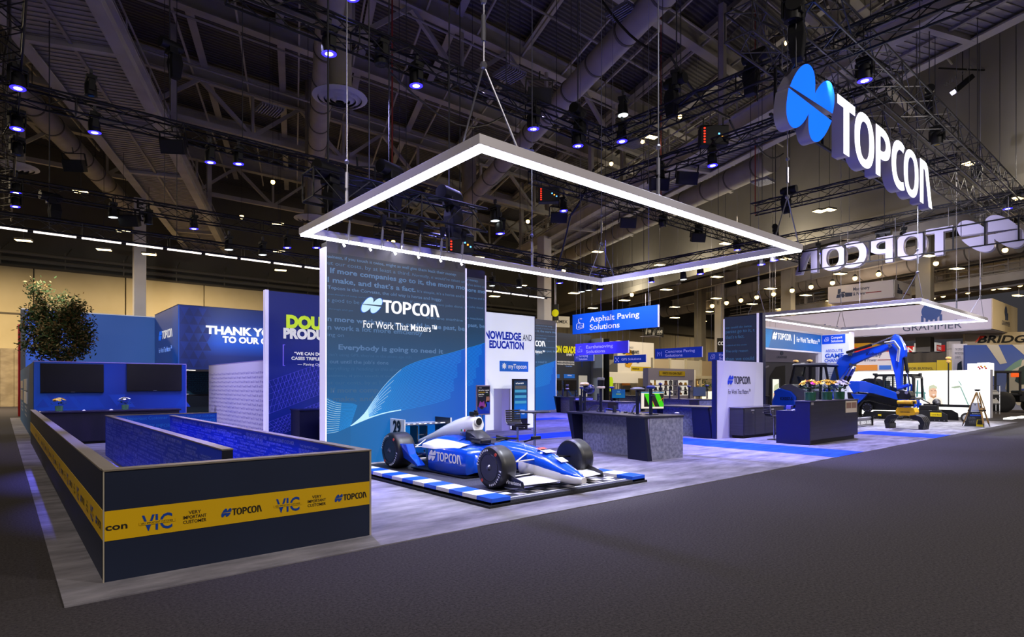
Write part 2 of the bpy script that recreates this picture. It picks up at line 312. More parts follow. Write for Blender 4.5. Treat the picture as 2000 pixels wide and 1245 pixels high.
# roof trusses: diagonals hanging under every second beam
for y in (11, 25, 39, 53):
    mb = MB(); zb, zt = 17.2, 19.8; mb.bar((-30, y, zb), (70, y, zb), .3, .3)
    x = -30
    while x < 70: mb.bar((x, y, zb), (x+3, y, zt), .22).bar((x+3, y, zt), (x+6, y, zb), .22).bar((x, y, zb), (x, y, zt), .16); x += 6
    o = mb.build('ceiling_beam', steel); o['kind'] = 'structure'
for k, y in enumerate((6, 9, 12.5, 16.5, 20, 23.5, 27, 31, 34.5, 38, 44)):
    t = tag(MB().cyl((-30, y, 19.3-.5*(k % 3)), (60, y, 19.3-.5*(k % 3)), .055, n=6).build('sprinkler_pipe', M('sprinkler_paint', '#a8a299', .6)), kind='structure')
for k in range(-6, 22):
    o0 = Vector((k*3.1+1, 2, 19.9)); o = MB().bar(o0, o0+D1*58, .09, .14).build('ceiling_purlin', steel); o['kind'] = 'structure'
# ducts with straps, and the ring diffusers beneath them
dm = noisy('duct_paint', '#9c9488', '#aaa296', (.8, .8, .8), 2, .6, spec=.25); strap = M('duct_strap', '#5c574f', .6)
def duct(p, t0, t1, r, label, step=2.4):
    p = Vector(p); a, c = p+D1*t0, p+D1*t1; t = thing('air_duct', label, 'duct', tuple(a), 'painted ducts under the roof')
    MB().cyl(a, c, r, n=20).build('duct_pipe', dm, t, 'auto')
    k = t0+1
    while k < t1:
        q = p+D1*k; MB().cyl(q-D1*.05, q+D1*.05, r+.03, n=20).build('band', strap, t, 'auto')
        if int(k/step) % 3 == 0: MB().cyl(q+Vector((0, 0, r)), q+Vector((0, 0, 21.-p.z)), .02, n=5).build('hanger_rod', strap, t)
        k += step
    return t
duct((7.91, 17.68, 15), -5, 34, .48, 'pale round duct crossing behind the steel ring diffuser at the top of the hall')
duct((16.4, 10.1, 15), -6, 36, .5, 'pale round duct running down behind the near corner of the hanging light frame')
duct((1.5, 37.4, 15), -14, 16, .55, 'beige round duct beside the left catwalk')
duct((40.5, 32.0, 15), -16, 20, .7, 'broad duct beside the right catwalk')
dif = M('diffuser_white', '#c9c6c8', .5)
def diffuser(x, y, z, r, label, zt=21.02):
    t = thing('round_diffuser', label, 'air diffuser', (x, y, z), 'round air diffusers')
    for q, dz in ((.80, 0), (.58, .03), (.37, .06), (.16, .09)):
        a = [[(x+r*f*math.cos(2*math.pi*i/28), y+r*f*math.sin(2*math.pi*i/28), z+h) for i in range(28)] for f, h in ((q, -.02-dz), (q+.19, .06-dz*.5), (q+.17, .09-dz*.5), (q-.01, .0-dz))]
        MB().loft(a, cap=False).build('ring', dif, t, 'auto')
    MB().cyl((x, y, z+.1), (x, y, z+.14), r*.9, n=24).build('plate', M('diffuser_dark', '#3a3838', .7), t, 'auto')
    MB().cyl((x, y, z+.1), (x, y, zt), r*.42, n=16).build('neck', dm, t, 'auto')
import numpy as _np
def Gp(u, v, z):
    ca, sa = math.cos(YAW), math.sin(YAW); r = (u-1000)/1168; k = (z-1.65)*1168/(752-v); return (k*(ca+sa*r), k*(sa-ca*r))
for u, v, z, r, lb in [(664, 194, 12.2, 1.0, 'large ring diffuser over the near left of the stand'), (28, 329, 12.2, 1.0, 'ring diffuser behind the left truss'), (916, 484, 12.2, 1.35, 'ring diffuser seen through the back rail of the light frame'), (1170, 529, 12.2, 1.25, 'ring diffuser above the back corner of the light frame'), (1306, 556, 12.2, 1.3, 'ring diffuser hanging right of the back corner of the light frame'), (1177, 590, 12.2, 1.2, 'ring diffuser above the asphalt sign'), (1384, 614, 12.2, 1.2, 'ring diffuser far behind the dark screen tower'), (1526, 593, 12.2, 1.3, 'ring diffuser behind the right light frame'), (1846, 572, 12.2, 1.3, 'ring diffuser above the white boxed banner'), (612, 430, 12.2, 1.2, 'ring diffuser beside the left corner of the light frame')]:
    x, y = Gp(u, v, z); diffuser(x, y, z, r, lb)
# catwalks: deck, two girders, cross ribs, handrails
dk = noisy('catwalk_deck', '#8b857f', '#a8a29a', (.4, 9, 1), 3, .6, .3, .2, spec=.4, metal=.3)
def catwalk(p, t0, t1, w, z, label):
    p = Vector((p[0], p[1], z)); a, c = p+D1*t0, p+D1*t1; s = DN*w/2; t = thing('catwalk', label, 'catwalk', tuple(a), kind='structure'); up = Vector((0, 0, 1))
    MB().hexa([a-s, a+s, c+s, c-s, a-s+up*.08, a+s+up*.08, c+s+up*.08, c-s+up*.08]).build('deck', dk, t)
    for sg in (-1, 1):
        g = girder(a+s*sg+up*.2, c+s*sg+up*.2, .45, .75); g.build('girder', steel, t)
        r = MB()
        for h in (.9, 1.35, 1.8): r.bar(a+s*sg*.95+up*h, c+s*sg*.95+up*h, .06)
        k = t0
        while k < t1: q = p+D1*k+s*sg*.95; r.bar(q+up*.5, q+up*1.8, .06); k += 2
        r.build('handrail', steel, t)
    rb = MB(); k = t0
    while k < t1: q = p+D1*k; rb.bar(q-s*.93-up*.012, q+s*.93-up*.012, .09, .04); k += .3
    rb.build('deck_rib', dk, t)['kind'] = 'stuff'
    k = t0+2
    while k < t1: q = p+D1*k; MB().bar(q-s-up*.1, q+s-up*.1, .25, .22).build('cross_rib', steel, t); k += 7
    k = t0+5
    while k < t1:
        for sg in (-1, 1):
            q = p+D1*k+s*sg; MB().bar(q+up*.5, q+up*(20.6-z), .3, .3).build('hanger_post', steel, t)
        k += 14
    MB().bar(a-up*.06, c-up*.06, .12, .1).build('conduit', M('conduit_grey', '#8c8682', .5), t)
x, y = Gp(358, 418, 14); catwalk((x, y), -46, 14, 3.1, 14, 'broad grey steel catwalk crossing the upper left of the hall')
x, y = Gp(1295, 360, 14); catwalk((x, y), -40, 22, 2.6, 14, 'steel catwalk crossing behind the hanging light frame on the right')
x, y = Gp(1700, 590, 10.5); catwalk((x, y), -40, 20, 3.2, 10.5, 'far steel catwalk beyond the suspended wall')
# columns
cw = noisy('column_white', '#c9c3c0', '#d5cfcc', (.5, .5, .5), 2, .6, spec=.2)
x, y = 6.9, 45.5
c = MB().box(x-.34, x+.34, y-.3, y+.3, 0, 13.8).build('column_1', cw, None, bevel=.03); c['kind'] = 'structure'
text('E', south(x, y-.31), 0, 14.0-.9, .62, M('sign_black', '#141414', .5), c, align='C', bold=.02); text('13', south(x, y-.31), 0, 12.3, .62, M('sign_black'), c, align='C', bold=.02)
for u, v, w, k in [(1063, 560, .85, 50), (1405, 640, .8, 70)]:
    r = (u-1000)/1168; x, y = k*(math.cos(YAW)+math.sin(YAW)*r), k*(math.sin(YAW)-math.cos(YAW)*r)
    c = MB().box(x-w/2, x+w/2, y-w/2, y+w/2, 0, 14).build('column_2', cw, None, bevel=.03); c['kind'] = 'structure'
    text('E 15', PL((x, y, 0), (.76, -.65, 0), (0, 0, 1)), 0, 11, .4, M('sign_black'), c, align='C', out=w*.72)
for k in range(4):
    q = along(14+14*k, 0, 14); c = MB().box(q.x-.5, q.x+.5, q.y-.5, q.y+.5, 0, 14).build('column_3', noisy('column_far', '#8f897c', '#9b9588', (.5, .5, .5), 2, .7)); c['kind'] = 'structure'
# far service steel beyond the suspended wall
for k in range(6):
    q0 = along(70, 13+.0*k, 10+7*k); o = girder(q0, q0+D1*66, .5, 1.0).build('ceiling_beam', steel); o['kind'] = 'structure'
for k in range(5):
    q0 = along(5+15*k, 15.2, 2); o = girder(q0, q0+DN*60, .4, .8).build('ceiling_beam', steel); o['kind'] = 'structure'
duct((66, 30, 12.4), -22, 24, .8, 'broad far duct beyond the suspended wall')
# ---------------------------------------------------------------- customer enclosure (front left)
navy = noisy('navy_laminate', '#1a2238', '#1e2842', (.5, .5, .5), 2, .55, spec=.3); capm = M('cap_grey', '#7d7468', .5); yel = M('band_yellow', '#d8ac00', .5)
ink = M('ink_black', '#15130f', .6); blueink = M('ink_blue', '#0a3f9c', .5); white = M('print_white', '#e9e9ee', .5); edge = M('edge_alu', '#b9b0a0', .4, .3)
vicblue = gradient('vic_blue', [(0, '#0a3bd0'), (.5, '#1a2fe0'), (1, '#0a4ad8')], 1, 6, 17, .5)
vt = M('vic_text', '#8a9cff', .5); vt2 = M('vic_text_dim', '#2c4af0', .5)
t = thing('counter_enclosure', 'low dark navy wall with yellow band enclosing the front left corner of the stand', 'low wall', (1.9, 6, 0))
f = box('front_panel', navy, t, .65, 3.06, 5.95, 6.06, 0, .93)
box('yellow_band', yel, t, .65, 3.06, 5.946, 5.95, .352, .60)
pl = south(.63, 5.946)
text('con', pl, .03, .44, .055, ink, t, .155, .02, out=.003)
def vic(pl, x, par, s=1.):
    text('VIC', pl, x, .395, .135*s, blueink, par, .23*s, .012, out=.003)
    MB().poly([pl.at(x-.02, .447, .005), pl.at(x+.25*s, .447, .005), pl.at(x+.25*s, .475, .005), pl.at(x-.02, .475, .005)]).build('print_gap', yel, par)
    text('VERY IMPORTANT CUSTOMER', pl, x-.01, .453, .016, ink, par, .245*s, out=.006)
def vip(pl, x, par):
    for i, w in enumerate(('VERY', 'IMPORTANT', 'CUSTOMER')): text(w, pl, x, .492-i*.041, .029, ink, par, (.10, .19, .19)[i], .008, align='C', out=.003)
vic(pl, .29, t); vip(pl, .70, t); logo(pl, .92, .43, .063, .365, ink, blueink, t, .003); vic(pl, 1.42, t); vip(pl, 1.83, t); logo(pl, 2.02, .43, .063, .365, ink, blueink, t, .003)
l = box('left_panel', navy, t, .65, .75, 5.952, 21.7, 0, .93); box('yellow_band', yel, t, .646, .65, 5.952, 21.7, .352, .60)
plw = west(.646, 6.0)
for k in range(10):
    x = -.35-1.32*k; logo(plw, x-.10, .425, .065, .38, ink, blueink, t, .003); vic(plw, x-.52, t) if k < 7 else None; vip(plw, x-.78, t) if k < 7 else None
r = box('right_panel', vicblue, t, 2.97, 3.06, 6.06, 15.6, 0, .93)
box('cap', capm, t, .645, 3.07, 5.94, 6.075, .93, .945); box('cap', capm, t, .64, .76, 6.075, 21.7, .93, .945); box('cap', capm, t, 2.96, 3.075, 6.075, 15.61, .93, .945)
box('corner_trim', edge, t, .643, .653, 5.942, 5.952, 0, .93); box('corner_trim', edge, t, 3.05, 3.07, 5.944, 5.956, 0, .93)
def vic_words(pl, length, par, dens=1.):
    """rows of pale VERY IMPORTANT CUSTOMER print of several sizes, one mesh"""
    bm = bmesh.new(); rnd = random.Random(int(length*7)); meshes = {}
    z = .05
    while z < .88:
        h = rnd.choice((.022, .03, .05, .03)); x = .05+rnd.random()*.3
        while x < length-.4:
            s = rnd.choice(('VERY IMPORTANT CUSTOMER', 'Very Important Customer')); kx = rnd.choice((.5, .8, 1.2, .8)); hh = min(h*rnd.choice((.8, 1, 1.6)), .9-z)
            if s not in meshes: meshes[s] = text_mesh(s, .01, res=1)
            me = meshes[s].copy(); w = max(v.co.x for v in me.vertices)
            kk = hh/.7
            if x+w*kk > length-.04: bpy.data.meshes.remove(me); break
            me.transform(Matrix.Diagonal((kk, kk, 1, 1))); me.transform(pl.mat(x, z, .003)); bm.from_mesh(me); x += w*kk+.06+rnd.random()*.2; bpy.data.meshes.remove(me)
        z += h*1.75
    me = bpy.data.meshes.new('lettering'); bm.to_mesh(me); bm.free(); return tag(place(me, Matrix(), 'lettering', vt, par), kind='stuff')
vic_words(west(2.97, 15.6), 9.5, t)
t = thing('partition', 'low blue lettered divider with a grey cap standing inside the navy enclosure', 'partition', (1.87, 11, 0))
box('panel', vicblue, t, 1.85, 1.95, 7.05, 16.64, 0, .93); box('end_panel', M('dark_navy', '#0d1020', .5), t, 1.845, 1.955, 7.03, 7.05, 0, .93); box('cap', capm, t, 1.84, 1.96, 7.03, 16.65, .93, .945)
vic_words(west(1.85, 16.64), 9.5, t)
t = thing('partition', 'low blue partition printed with customer lettering across the rear of the navy enclosure', 'partition', (3, 16.6, 0))
box('panel', M('vic_blue_rear', '#0a55d8', .5), t, 1.96, 4.2, 16.5, 16.62, 0, .93); box('cap', capm, t, 1.96, 4.2, 16.49, 16.63, .93, .945)
pl = south(1.96, 16.5); vtr = M('vic_text_rear', '#2b86f2', .5)
text('Very Important Customer', pl, .08, .82, .075, vtr, t, 1.05, .02); text('VERY IMPORTANT CUSTOMER', pl, .62, .62, .085, vtr, t, 1.4, .01); text('VERY IMPORTANT CUSTOMER', pl, .3, .5, .05, vtr, t, .9, .01); text('CUSTOMER', pl, .3, .7, .04, vtr, t, .3, .01); text('VERY IMPORTANT CUSTOMER', pl, 1.4, .84, .05, vtr, t, .8, .01); text('CUSTOMER', pl, 1.72, .70, .09, vtr, t, .5, .02); text('VERY IMPORTANT CUSTOMER', pl, .1, .38, .05, vtr, t, 1.3, .01)
# bar counter, screens wall, flowers
dkp = noisy('bar_laminate', '#16142c', '#201a38', (3, 3, .6), 3, .45, spec=.35)
t = thing('bar_counter', 'long dark bar counter in front of the blue wall with two black screens', 'counter', (2.5, 20.5, 0))
box('body', dkp, t, .84, 4.10, 20.2, 20.8, .08, .88, .01); box('worktop', M('bar_top', '#241d3c', .35), t, .80, 4.15, 20.16, 20.95, .88, .93, .01); box('plinth', M('plinth_black', '#08080c', .6), t, .9, 4.05, 20.26, 20.75, 0, .08)
bluetri = gradient('blue_triangles', [(0, '#0a4fb8'), (.25, '#0b46ad'), (.55, '#072b86'), (1, '#0a3aa0')], 0, 0, 4, .45)
t = thing('display_wall', 'blue printed wall holding two large black screens behind the bar counter', 'wall panel', (.73, 21.83, 0))
box('panel', bluetri, t, .73, 4.62, 21.83, 21.98, 0, 2.31); box('edge_trim', M('edge_violet', '#8c80c8', .4), t, .72, 4.63, 21.82, 21.99, 2.31, 2.335); box('edge_trim', M('edge_violet'), t, 4.62, 4.635, 21.82, 21.99, 0, 2.31)
for (a, b_, s, u) in [(1.25, .95, .5, 1), (2.0, .95, .42, 1), (1.62, 1.35, .4, -1), (2.5, 1.35, .45, -1), (2.9, .95, .3, 1), (.78, 1.0, .3, 1), (4.3, .93, .45, 1), (1.0, 1.38, .25, -1)]:
    MB().poly([(a, 21.826, b_), (a+s, 21.826, b_), (a+s/2, 21.826, b_+u*s*.8)][::u]).build('printed_triangle', M('triangle_print', '#0a3fa6', .5), t)
scr = M('screen_black', '#17161a', .22, spec=.6); bez_m = M('bezel_black', '#0a0a0c', .4)
def tv(name, x0, x1, z0, z1, y, label, group=None):
    t = thing(name, label, 'screen', ((x0+x1)/2, y, z0), group); box('bezel', bez_m, t, x0, x1, y-.05, y, z0, z1, .006); box('screen_glass', scr, t, x0+.012, x1-.012, y-.054, y-.05, z0+.03, z1-.012)
    box('badge', M('badge_silver', '#9a9aa5', .3, .8), t, (x0+x1)/2-.05, (x0+x1)/2+.05, y-.053, y-.05, z0+.008, z0+.02); return t
tv('wall_screen', .87, 2.38, 1.42, 2.27, 21.83, 'large black wall screen above the yellow flowers, nearer the hall side wall')
tv('wall_screen', 2.97, 4.49, 1.45, 2.30, 21.83, 'large black wall screen above the white flowers beside the shelf room')
def flowers(x, y, z, s, cols, label, n=22, leafy='#1f4a22', glass='#5f8f6f'):
    t = thing('flower_vase', label, 'flowers', (x, y, z)); rnd = random.Random(int(x*100))
    v = MB().lathe((x, y, z), (0, 0, 1), [(0, .30*s), (.02*s, .34*s), (.55*s, .36*s), (.56*s, .30*s)], 14).build('vase', M('vase_green'+glass[1:], glass, .15, spec=.6), t, 'auto')
    lf = MB()
    for k in range(34):
        a = rnd.random()*6.28; r = (.15+.5*rnd.random())*s; h = z+(.55+.35*rnd.random())*s; c = Vector((x+r*math.cos(a), y+r*math.sin(a), h)); d = Vector((math.cos(a), math.sin(a), rnd.random()-.2))*.3*s
        e = Vector((-math.sin(a), math.cos(a), 0))*.08*s; lf.poly([c, c+d*.5+e, c+d, c+d*.5-e])
    lf.build('leaves', M('leaf_'+leafy[1:], leafy, .6), t)['kind'] = 'stuff'
    for k in range(n):
        a = rnd.random()*6.28; r = .62*s*math.sqrt(rnd.random()); h = z+(1.25-.6*(r/s)**2+.12*rnd.random())*s; c = Vector((x+r*math.cos(a), y+r*math.sin(a), h)); mb = MB()
        nrm = Vector((math.cos(a)*r/s, math.sin(a)*r/s, .8)).normalized(); u = nrm.orthogonal().normalized(); w = nrm.cross(u); R_ = .20*s
        for j in range(6):
            q = u*math.cos(j*1.047)+w*math.sin(j*1.047); q2 = u*math.cos(j*1.047+.5)+w*math.sin(j*1.047+.5); q3 = u*math.cos(j*1.047-.5)+w*math.sin(j*1.047-.5); mb.poly([c, c+q3*R_*.6+nrm*R_*.2, c+q*R_+nrm*R_*.35, c+q2*R_*.6+nrm*R_*.2])
        mb.ball(c+nrm*R_*.15, R_*.2, 4)
        col = cols[k % len(cols)]; mb.build('bloom', M('petal_'+col[1:], col, .6), t)
    return t
flowers(1.22, 20.45, .93, .26, ['#f2c820', '#e9b41a', '#ffe680'], 'yellow lily bouquet in a small glass on the bar counter'); flowers(2.75, 20.45, .93, .26, ['#f6f3d8', '#e9e3a0', '#ffffff'], 'white and cream bouquet in a small glass on the bar counter')
for x, lb in ((1.72, 'small white paper card lying on the bar counter near the yellow flowers'), (2.35, 'small folded paper lying on the bar counter near the white flowers')): tag(MB().hexa([(x, 20.3, .93), (x+.09, 20.3, .93), (x+.09, 20.36, .93), (x, 20.36, .93), (x+.02, 20.32, .955), (x+.06, 20.32, .96), (x+.06, 20.34, .96), (x+.02, 20.34, .955)]).build('paper_card', white), lb, 'card')
# side wall running back along the aisle
t = thing('side_wall', 'tall teal blue side wall along the left aisle with small framed pictures and captions', 'wall panel', (.72, 28, 0))
for k in range(5): box('panel', gradient('teal_side', [(0, '#0a5c96'), (.4, '#0d4a78'), (1, '#0a6ab0')], 1, -8, 9, .5), t, .72, .9, 21.99+2.9*k, 21.99+2.9*k+2.885, 0, 2.31)
for y0, y1, z0, z1, c in [(26.8, 29.7, 1.44, 1.86, '#a8a4a0'), (26.8, 29.7, .98, 1.40, '#c9c3c0'), (31.3, 34.4, 1.5, 1.82, '#b5aca6'), (31.3, 34.4, 1.02, 1.42, '#a59a92')]:
    box('picture', M('photo_'+c[1:], c, .5), t, .69, .72, y0, y1, z0, z1, .004)
pl = west(.72, 29.6)
for y, z, w in [(0, .80, 2.4), (0, .66, 1.8), (0, .5, 2.2), (-4.6, .84, 2.2), (-4.6, .7, 1.7), (-4.6, .56, 2.0)]: text('FOR EVERY JOB', pl, y, z, .07, white, t, w, .01)
# ---------------------------------------------------------------- tall blue wall, tree, red wall
t = thing('graphic_wall', 'tall blue wall printed with faint triangles behind the potted tree', 'wall panel', (3.5, 38.2, 0))
box('panel', gradient('tall_blue', [(0, '#0a5fe0'), (.12, '#0a58d4'), (.35, '#1a56b0'), (1, '#2458a0')], 0, -2.7, 3.2, .5), t, .95, 6.75, 38.2, 38.4, 0, 5.38)
box('edge_trim', M('edge_white', '#cfd2d8', .4), t, .78, 6.75, 38.18, 38.42, 5.38, 5.43); box('side_post', M('post_black', '#15151a', .5), t, .76, .95, 38.15, 38.45, 0, 5.38)
for a, b_, s, u in [(1.0, 3.9, .8, 1), (1.5, 4.6, .7, -1), (1.1, 2.9, .9, -1), (1.3, 3.0, .5, 1), (1.7, 3.6, .6, 1)]: MB().poly([(a, 38.196, b_), (a+s, 38.196, b_), (a+s/2, 38.196, b_+u*s*.85)][::u]).build('printed_triangle', M('tall_tri', '#0a4fc0', .5), t)
t = thing('red_wall', 'narrow red painted wall end beside the tall blue wall', 'wall panel', (1.0, 40, 0)); box('panel', M('red_paint', '#b31208', .5), t, .70, 2.5, 40.4, 40.6, 0, 4.75); box('edge_trim', M('red_edge', '#d83820', .4), t, .69, 2.5, 40.39, 40.61, 4.75, 4.8); MB().ball((.9, 40.37, 2.9), .06, 6).build('knob', edge, t)
def tree(x, y, h, label):
    t = thing('potted_tree', label, 'tree', (x, y, 0)); rnd = random.Random(11); bark = noisy('bark', '#5c4a3c', '#8a7868', (8, 8, 2), 3, .9)
    MB().lathe((x, y, 0), (0, 0, 1), [(0, .30), (.05, .34), (.62, .42), (.68, .44), (.68, .38), (.6, .36)], 20).build('planter', M('planter_dark', '#22262c', .5), t, 'auto')
    tr = MB(); top = Vector((x-.05, y, h*.80)); p0 = Vector((x, y, .55)); ps = [p0.lerp(top, k/5)+Vector((.05*math.sin(k*1.7), .04*math.cos(k), 0)) for k in range(6)]
    for k in range(5): tr.cyl(ps[k], ps[k+1], .075-.010*k, .075-.010*(k+1), 8)
    tr.build('trunk', bark, t, 'auto'); tips = []
    for k in range(26):
        f = .46+.54*k/25; b = p0.lerp(top, min(f, 1)); a = k*2.4+rnd.random(); ln = (.5+.5*rnd.random())*(1.0 if f < .8 else .75); e = b+Vector((math.cos(a)*ln, math.sin(a)*ln*.8, ln*(.45+.5*rnd.random())))
        mid = b.lerp(e, .5)+Vector((0, 0, -.05)); bm_ = MB().cyl(b, mid, .03, .02, 6).cyl(mid, e, .02, .008, 6)
        tips += [mid.lerp(e, q) for q in (.2, .5, .8, 1.)]+[e+Vector((rnd.uniform(-.2, .2), rnd.uniform(-.2, .2), rnd.uniform(-.05, .25))) for _ in range(3)]; bm_.build('branch', bark, t)
    lv = [MB(), MB(), MB()]
    for c in tips:
        for j in range(58):
            d = Vector((rnd.gauss(0, 1), rnd.gauss(0, 1), rnd.gauss(.3, .8))).normalized(); q = c+Vector((rnd.gauss(0, .13), rnd.gauss(0, .13), rnd.gauss(0, .13))); n = d.cross(Vector((rnd.random()-.5, rnd.random()-.5, rnd.random()-.5))).normalized(); L_ = rnd.uniform(.09, .15)
            lv[rnd.choice((0, 0, 0, 1, 2))].add([q, q+d*L_*.5+n*L_*.22, q+d*L_, q+d*L_*.5-n*L_*.22], [(0, 1, 2, 3)])
    for k, c in enumerate(('#2e3a1a', '#604824', '#70603a')): lv[k].build('foliage', M('tree_leaf_%s' % 'abc'[k], c, .7, spec=.1), t)['kind'] = 'stuff'
tree(1.62, 26.6, 5.2, 'tall potted tree with dark bronze green leaves rising behind the screens wall')
# ---------------------------------------------------------------- boxed header with thank-you message, room under it
t = thing('header_box', 'large dark blue overhead box thanking customers in white capitals', 'sign', (9, 33, 2.4))
tg = gradient('thanks_blue', [(0, '#041f6b'), (.22, '#06257a'), (.42, '#0a52c8'), (.6, '#2f63c4'), (.75, '#0a2f80'), (1, '#06205c')], 2, 0, 3.1, .5)
N, L, b = nodes(tg); src = b.inputs['Base Color'].links[0].from_socket; tc = N.new('ShaderNodeTexCoord'); sx = N.new('ShaderNodeSeparateXYZ'); mr = N.new('ShaderNodeMapRange'); mr.interpolation_type = 'SMOOTHSTEP'; mr.inputs[1].default_value = -1.9; mr.inputs[2].default_value = -.7
mx = N.new('ShaderNodeMix'); mx.data_type = 'RGBA'; mx.inputs[6].default_value = (*lin('#06267c'), 1); L.new(tc.outputs['Object'], sx.inputs[0]); L.new(sx.outputs[0], mr.inputs[0]); L.new(mr.outputs[0], mx.inputs[0]); L.new(src, mx.inputs[7]); L.new(mx.outputs[2], b.inputs['Base Color'])
box('front_face', tg, t, 6.55, 12.5, 32.3, 32.5, 2.4, 5.5)
box('side_face', gradient('thanks_side', [(0, '#0a4fb8'), (.15, '#2a4a98'), (.6, '#324e9c'), (.85, '#2a4f9c'), (1, '#0a55c8')], 1, 0, 5.7, .5), t, 6.5, 6.55, 32.3, 38.0, 2.4, 5.5)
box('soffit', M('soffit_white', '#b8b6b8', .5), t, 6.55, 12.5, 32.5, 38, 2.4, 2.5); box('top_trim', M('trim_navy', '#0a1a48', .5), t, 6.48, 12.5, 32.28, 38, 5.5, 5.53)
for k in range(42):
    c_, r_ = k % 6, k//6
    if (c_*7+r_*5) % 4 == 0: continue
    u = 1 if (c_+r_) % 2 else -1; a = 6.58+.20*c_; z = 2.5+.42*r_+(0 if u > 0 else .40)
    MB().poly([(a, 32.296, z), (a+.39, 32.296, z), (a+.195, 32.296, z+u*.40)][::u]).build('printed_triangle', (M('thanks_tri', '#072c8a', .5), M('thanks_tri2', '#05206c', .5))[(c_*3+r_) % 2], t)
for a in (6.7, 6.9, 7.15, 7.3): MB().lathe((a+.2, 33.2+(a-6.7), 2.395), (0, 0, -1), [(0, .10), (.015, .09)], 12).build('downlight', M('downlight_on', '#ffffff', emit='#fff2d8', es=3), t)
pl = south(6.5, 32.3); wl = M('raised_white', '#f4f4f4', .5, emit='#ffffff', es=.25)
text('THANK YOU', pl, 1.2, 4.19, .38, wl, t, 3.6, .05, out=.06); text('TO OUR CUSTOMERS', pl, 1.97, 3.78, .30, wl, t, 4.4, .05, out=.06)
pl = west(6.5, 38.0); logo(pl, 1.15, 4.05, .42, 3.4, wl, M('emblem_blue', '#1f6df5', .5, emit='#1f6df5', es=.4), t, .02); text('For Work That Matters\u2122', pl, 1.2, 3.35, .26, M('tag_paleblue', '#8fb8ff', .5, emit='#7fa8ff', es=.4), t, 3.2, .005, out=.02)
for k, (x, lb) in enumerate(((6.6, 'dark post'), (12.3, 'post'))): MB().box(x, x+.15, 37.7, 37.9, 0, 2.4).build('support_post', M('post_black'), t)
t = thing('shelf_room', 'dim teal shelf wall with a thin shelf under the thank-you box', 'wall panel', (9, 37.5, 0))
box('panel', M('teal_dim', '#123c50', .5), t, 6.55, 12.3, 37.4, 37.6, 0, 2.4); box('shelf', M('post_black'), t, 6.55, 12.3, 37.0, 37.4, 1.05, 1.1)
for k in range(9): text('VERY IMPORTANT CUSTOMER', south(6.55, 37.4), .2+.3*(k % 3), 1.25+.12*k, .07, M('teal_text', '#1d6a86', .5), t, 3.5, .01)
MB().lathe((7.9, 37.15, 1.1), (0, 0, 1), [(0, .12), (.04, .13), (.05, .1)], 10).build('dish', white, t, 'auto')
box('cabinet', M('cab_dark', '#0e1a24', .3), t, 7.2, 8.9, 36.6, 37.3, 0, 1.03)
# step-and-repeat wall
t = thing('photo_wall', 'white photo wall printed with small repeated marks, left of the blue quote wall', 'wall panel', (5.64, 20, 0))
box('panel', M('repeat_white', '#c6c2e2', .6), t, 5.64, 5.78, 16.95, 23.2, 0, 2.33); box('edge_trim', M('edge_violet'), t, 5.635, 5.785, 16.95, 23.22, 2.33, 2.35)
pl = west(5.64, 23.2); bm = bmesh.new(); ms = [text_mesh('VIC', .01, res=1), text_mesh('VIP', 0, res=1), text_mesh('TOPCON', .03, res=1)]
for r in range(13):
    for c in range(13):
        for j in range(3):
            x = .1+c*.48+j*.15+(r % 2)*.22
            if x > 5.95: continue
            me = ms[j].copy(); w = max(v.co.x for v in me.vertices); kx = (.09, .09, .14)[j]/w; ky = (.075, .075, .05)[j]/.7; me.transform(Matrix.Diagonal((kx, ky, 1, 1))); me.transform(pl.mat(x, .35+.135*r, .003)); bm.from_mesh(me); bpy.data.meshes.remove(me)
me = bpy.data.meshes.new('lettering'); bm.to_mesh(me); bm.free(); tag(place(me, Matrix(), 'lettering', M('repeat_ink', '#7d74c4', .6), t), kind='stuff')
# quote wall with lattice print
t = thing('graphic_wall', 'blue quote wall with lime and white headline and a printed lattice below', 'wall panel', (7, 16.9, 0))
box('panel', gradient('quote_blue', [(0, '#0a2a9a'), (.5, '#0c2590'), (1, '#1c2c78')], 2, 0, 4.25, .5, emit=.12), t, 5.62, 9.2, 16.9, 17.05, 0, 4.25); box('edge_trim', M('edge_lit', '#d9d6f5', .4, emit='#cfc8ff', es=.5), t, 5.53, 5.62, 16.88, 17.05, 0, 4.27)
pl = south(5.53, 16.9); lime = M('lime_letter', '#c8e830', .5, emit='#c8e830', es=.35)
text('DOUBLE', pl, .56, 3.27, .33, lime, t, 1.75, .065, out=.05); text('PRODUCTION', pl, .48, 2.97, .26, wl, t, 2.3, .06, out=.05)
text('\u201cWE CAN DOUBLE, IN MANY', pl, .80, 2.50, .085, wl, t, 1.75, .035); text('CASES TRIPLE, OUR OUTPUT\u201d', pl, .72, 2.36, .085, wl, t, 1.85, .035); text('\u2014 Paving Operator', pl, .90, 2.20, .075, wl, t, 1.0, .004)
MB().box(6.01, 6.035, 16.885, 16.9, 2.18, 2.78).box(6.01, 6.07, 16.885, 16.9, 2.76, 2.78).box(6.01, 6.07, 16.885, 16.9, 2.18, 2.20).build('bracket_print', M('lilac_print', '#7a6cf0', .5, emit='#7a6cf0', es=.3), t)
lat = MB(); lm = M('lattice_print', '#5f5cf0', .5, emit='#6a66ff', es=.25)
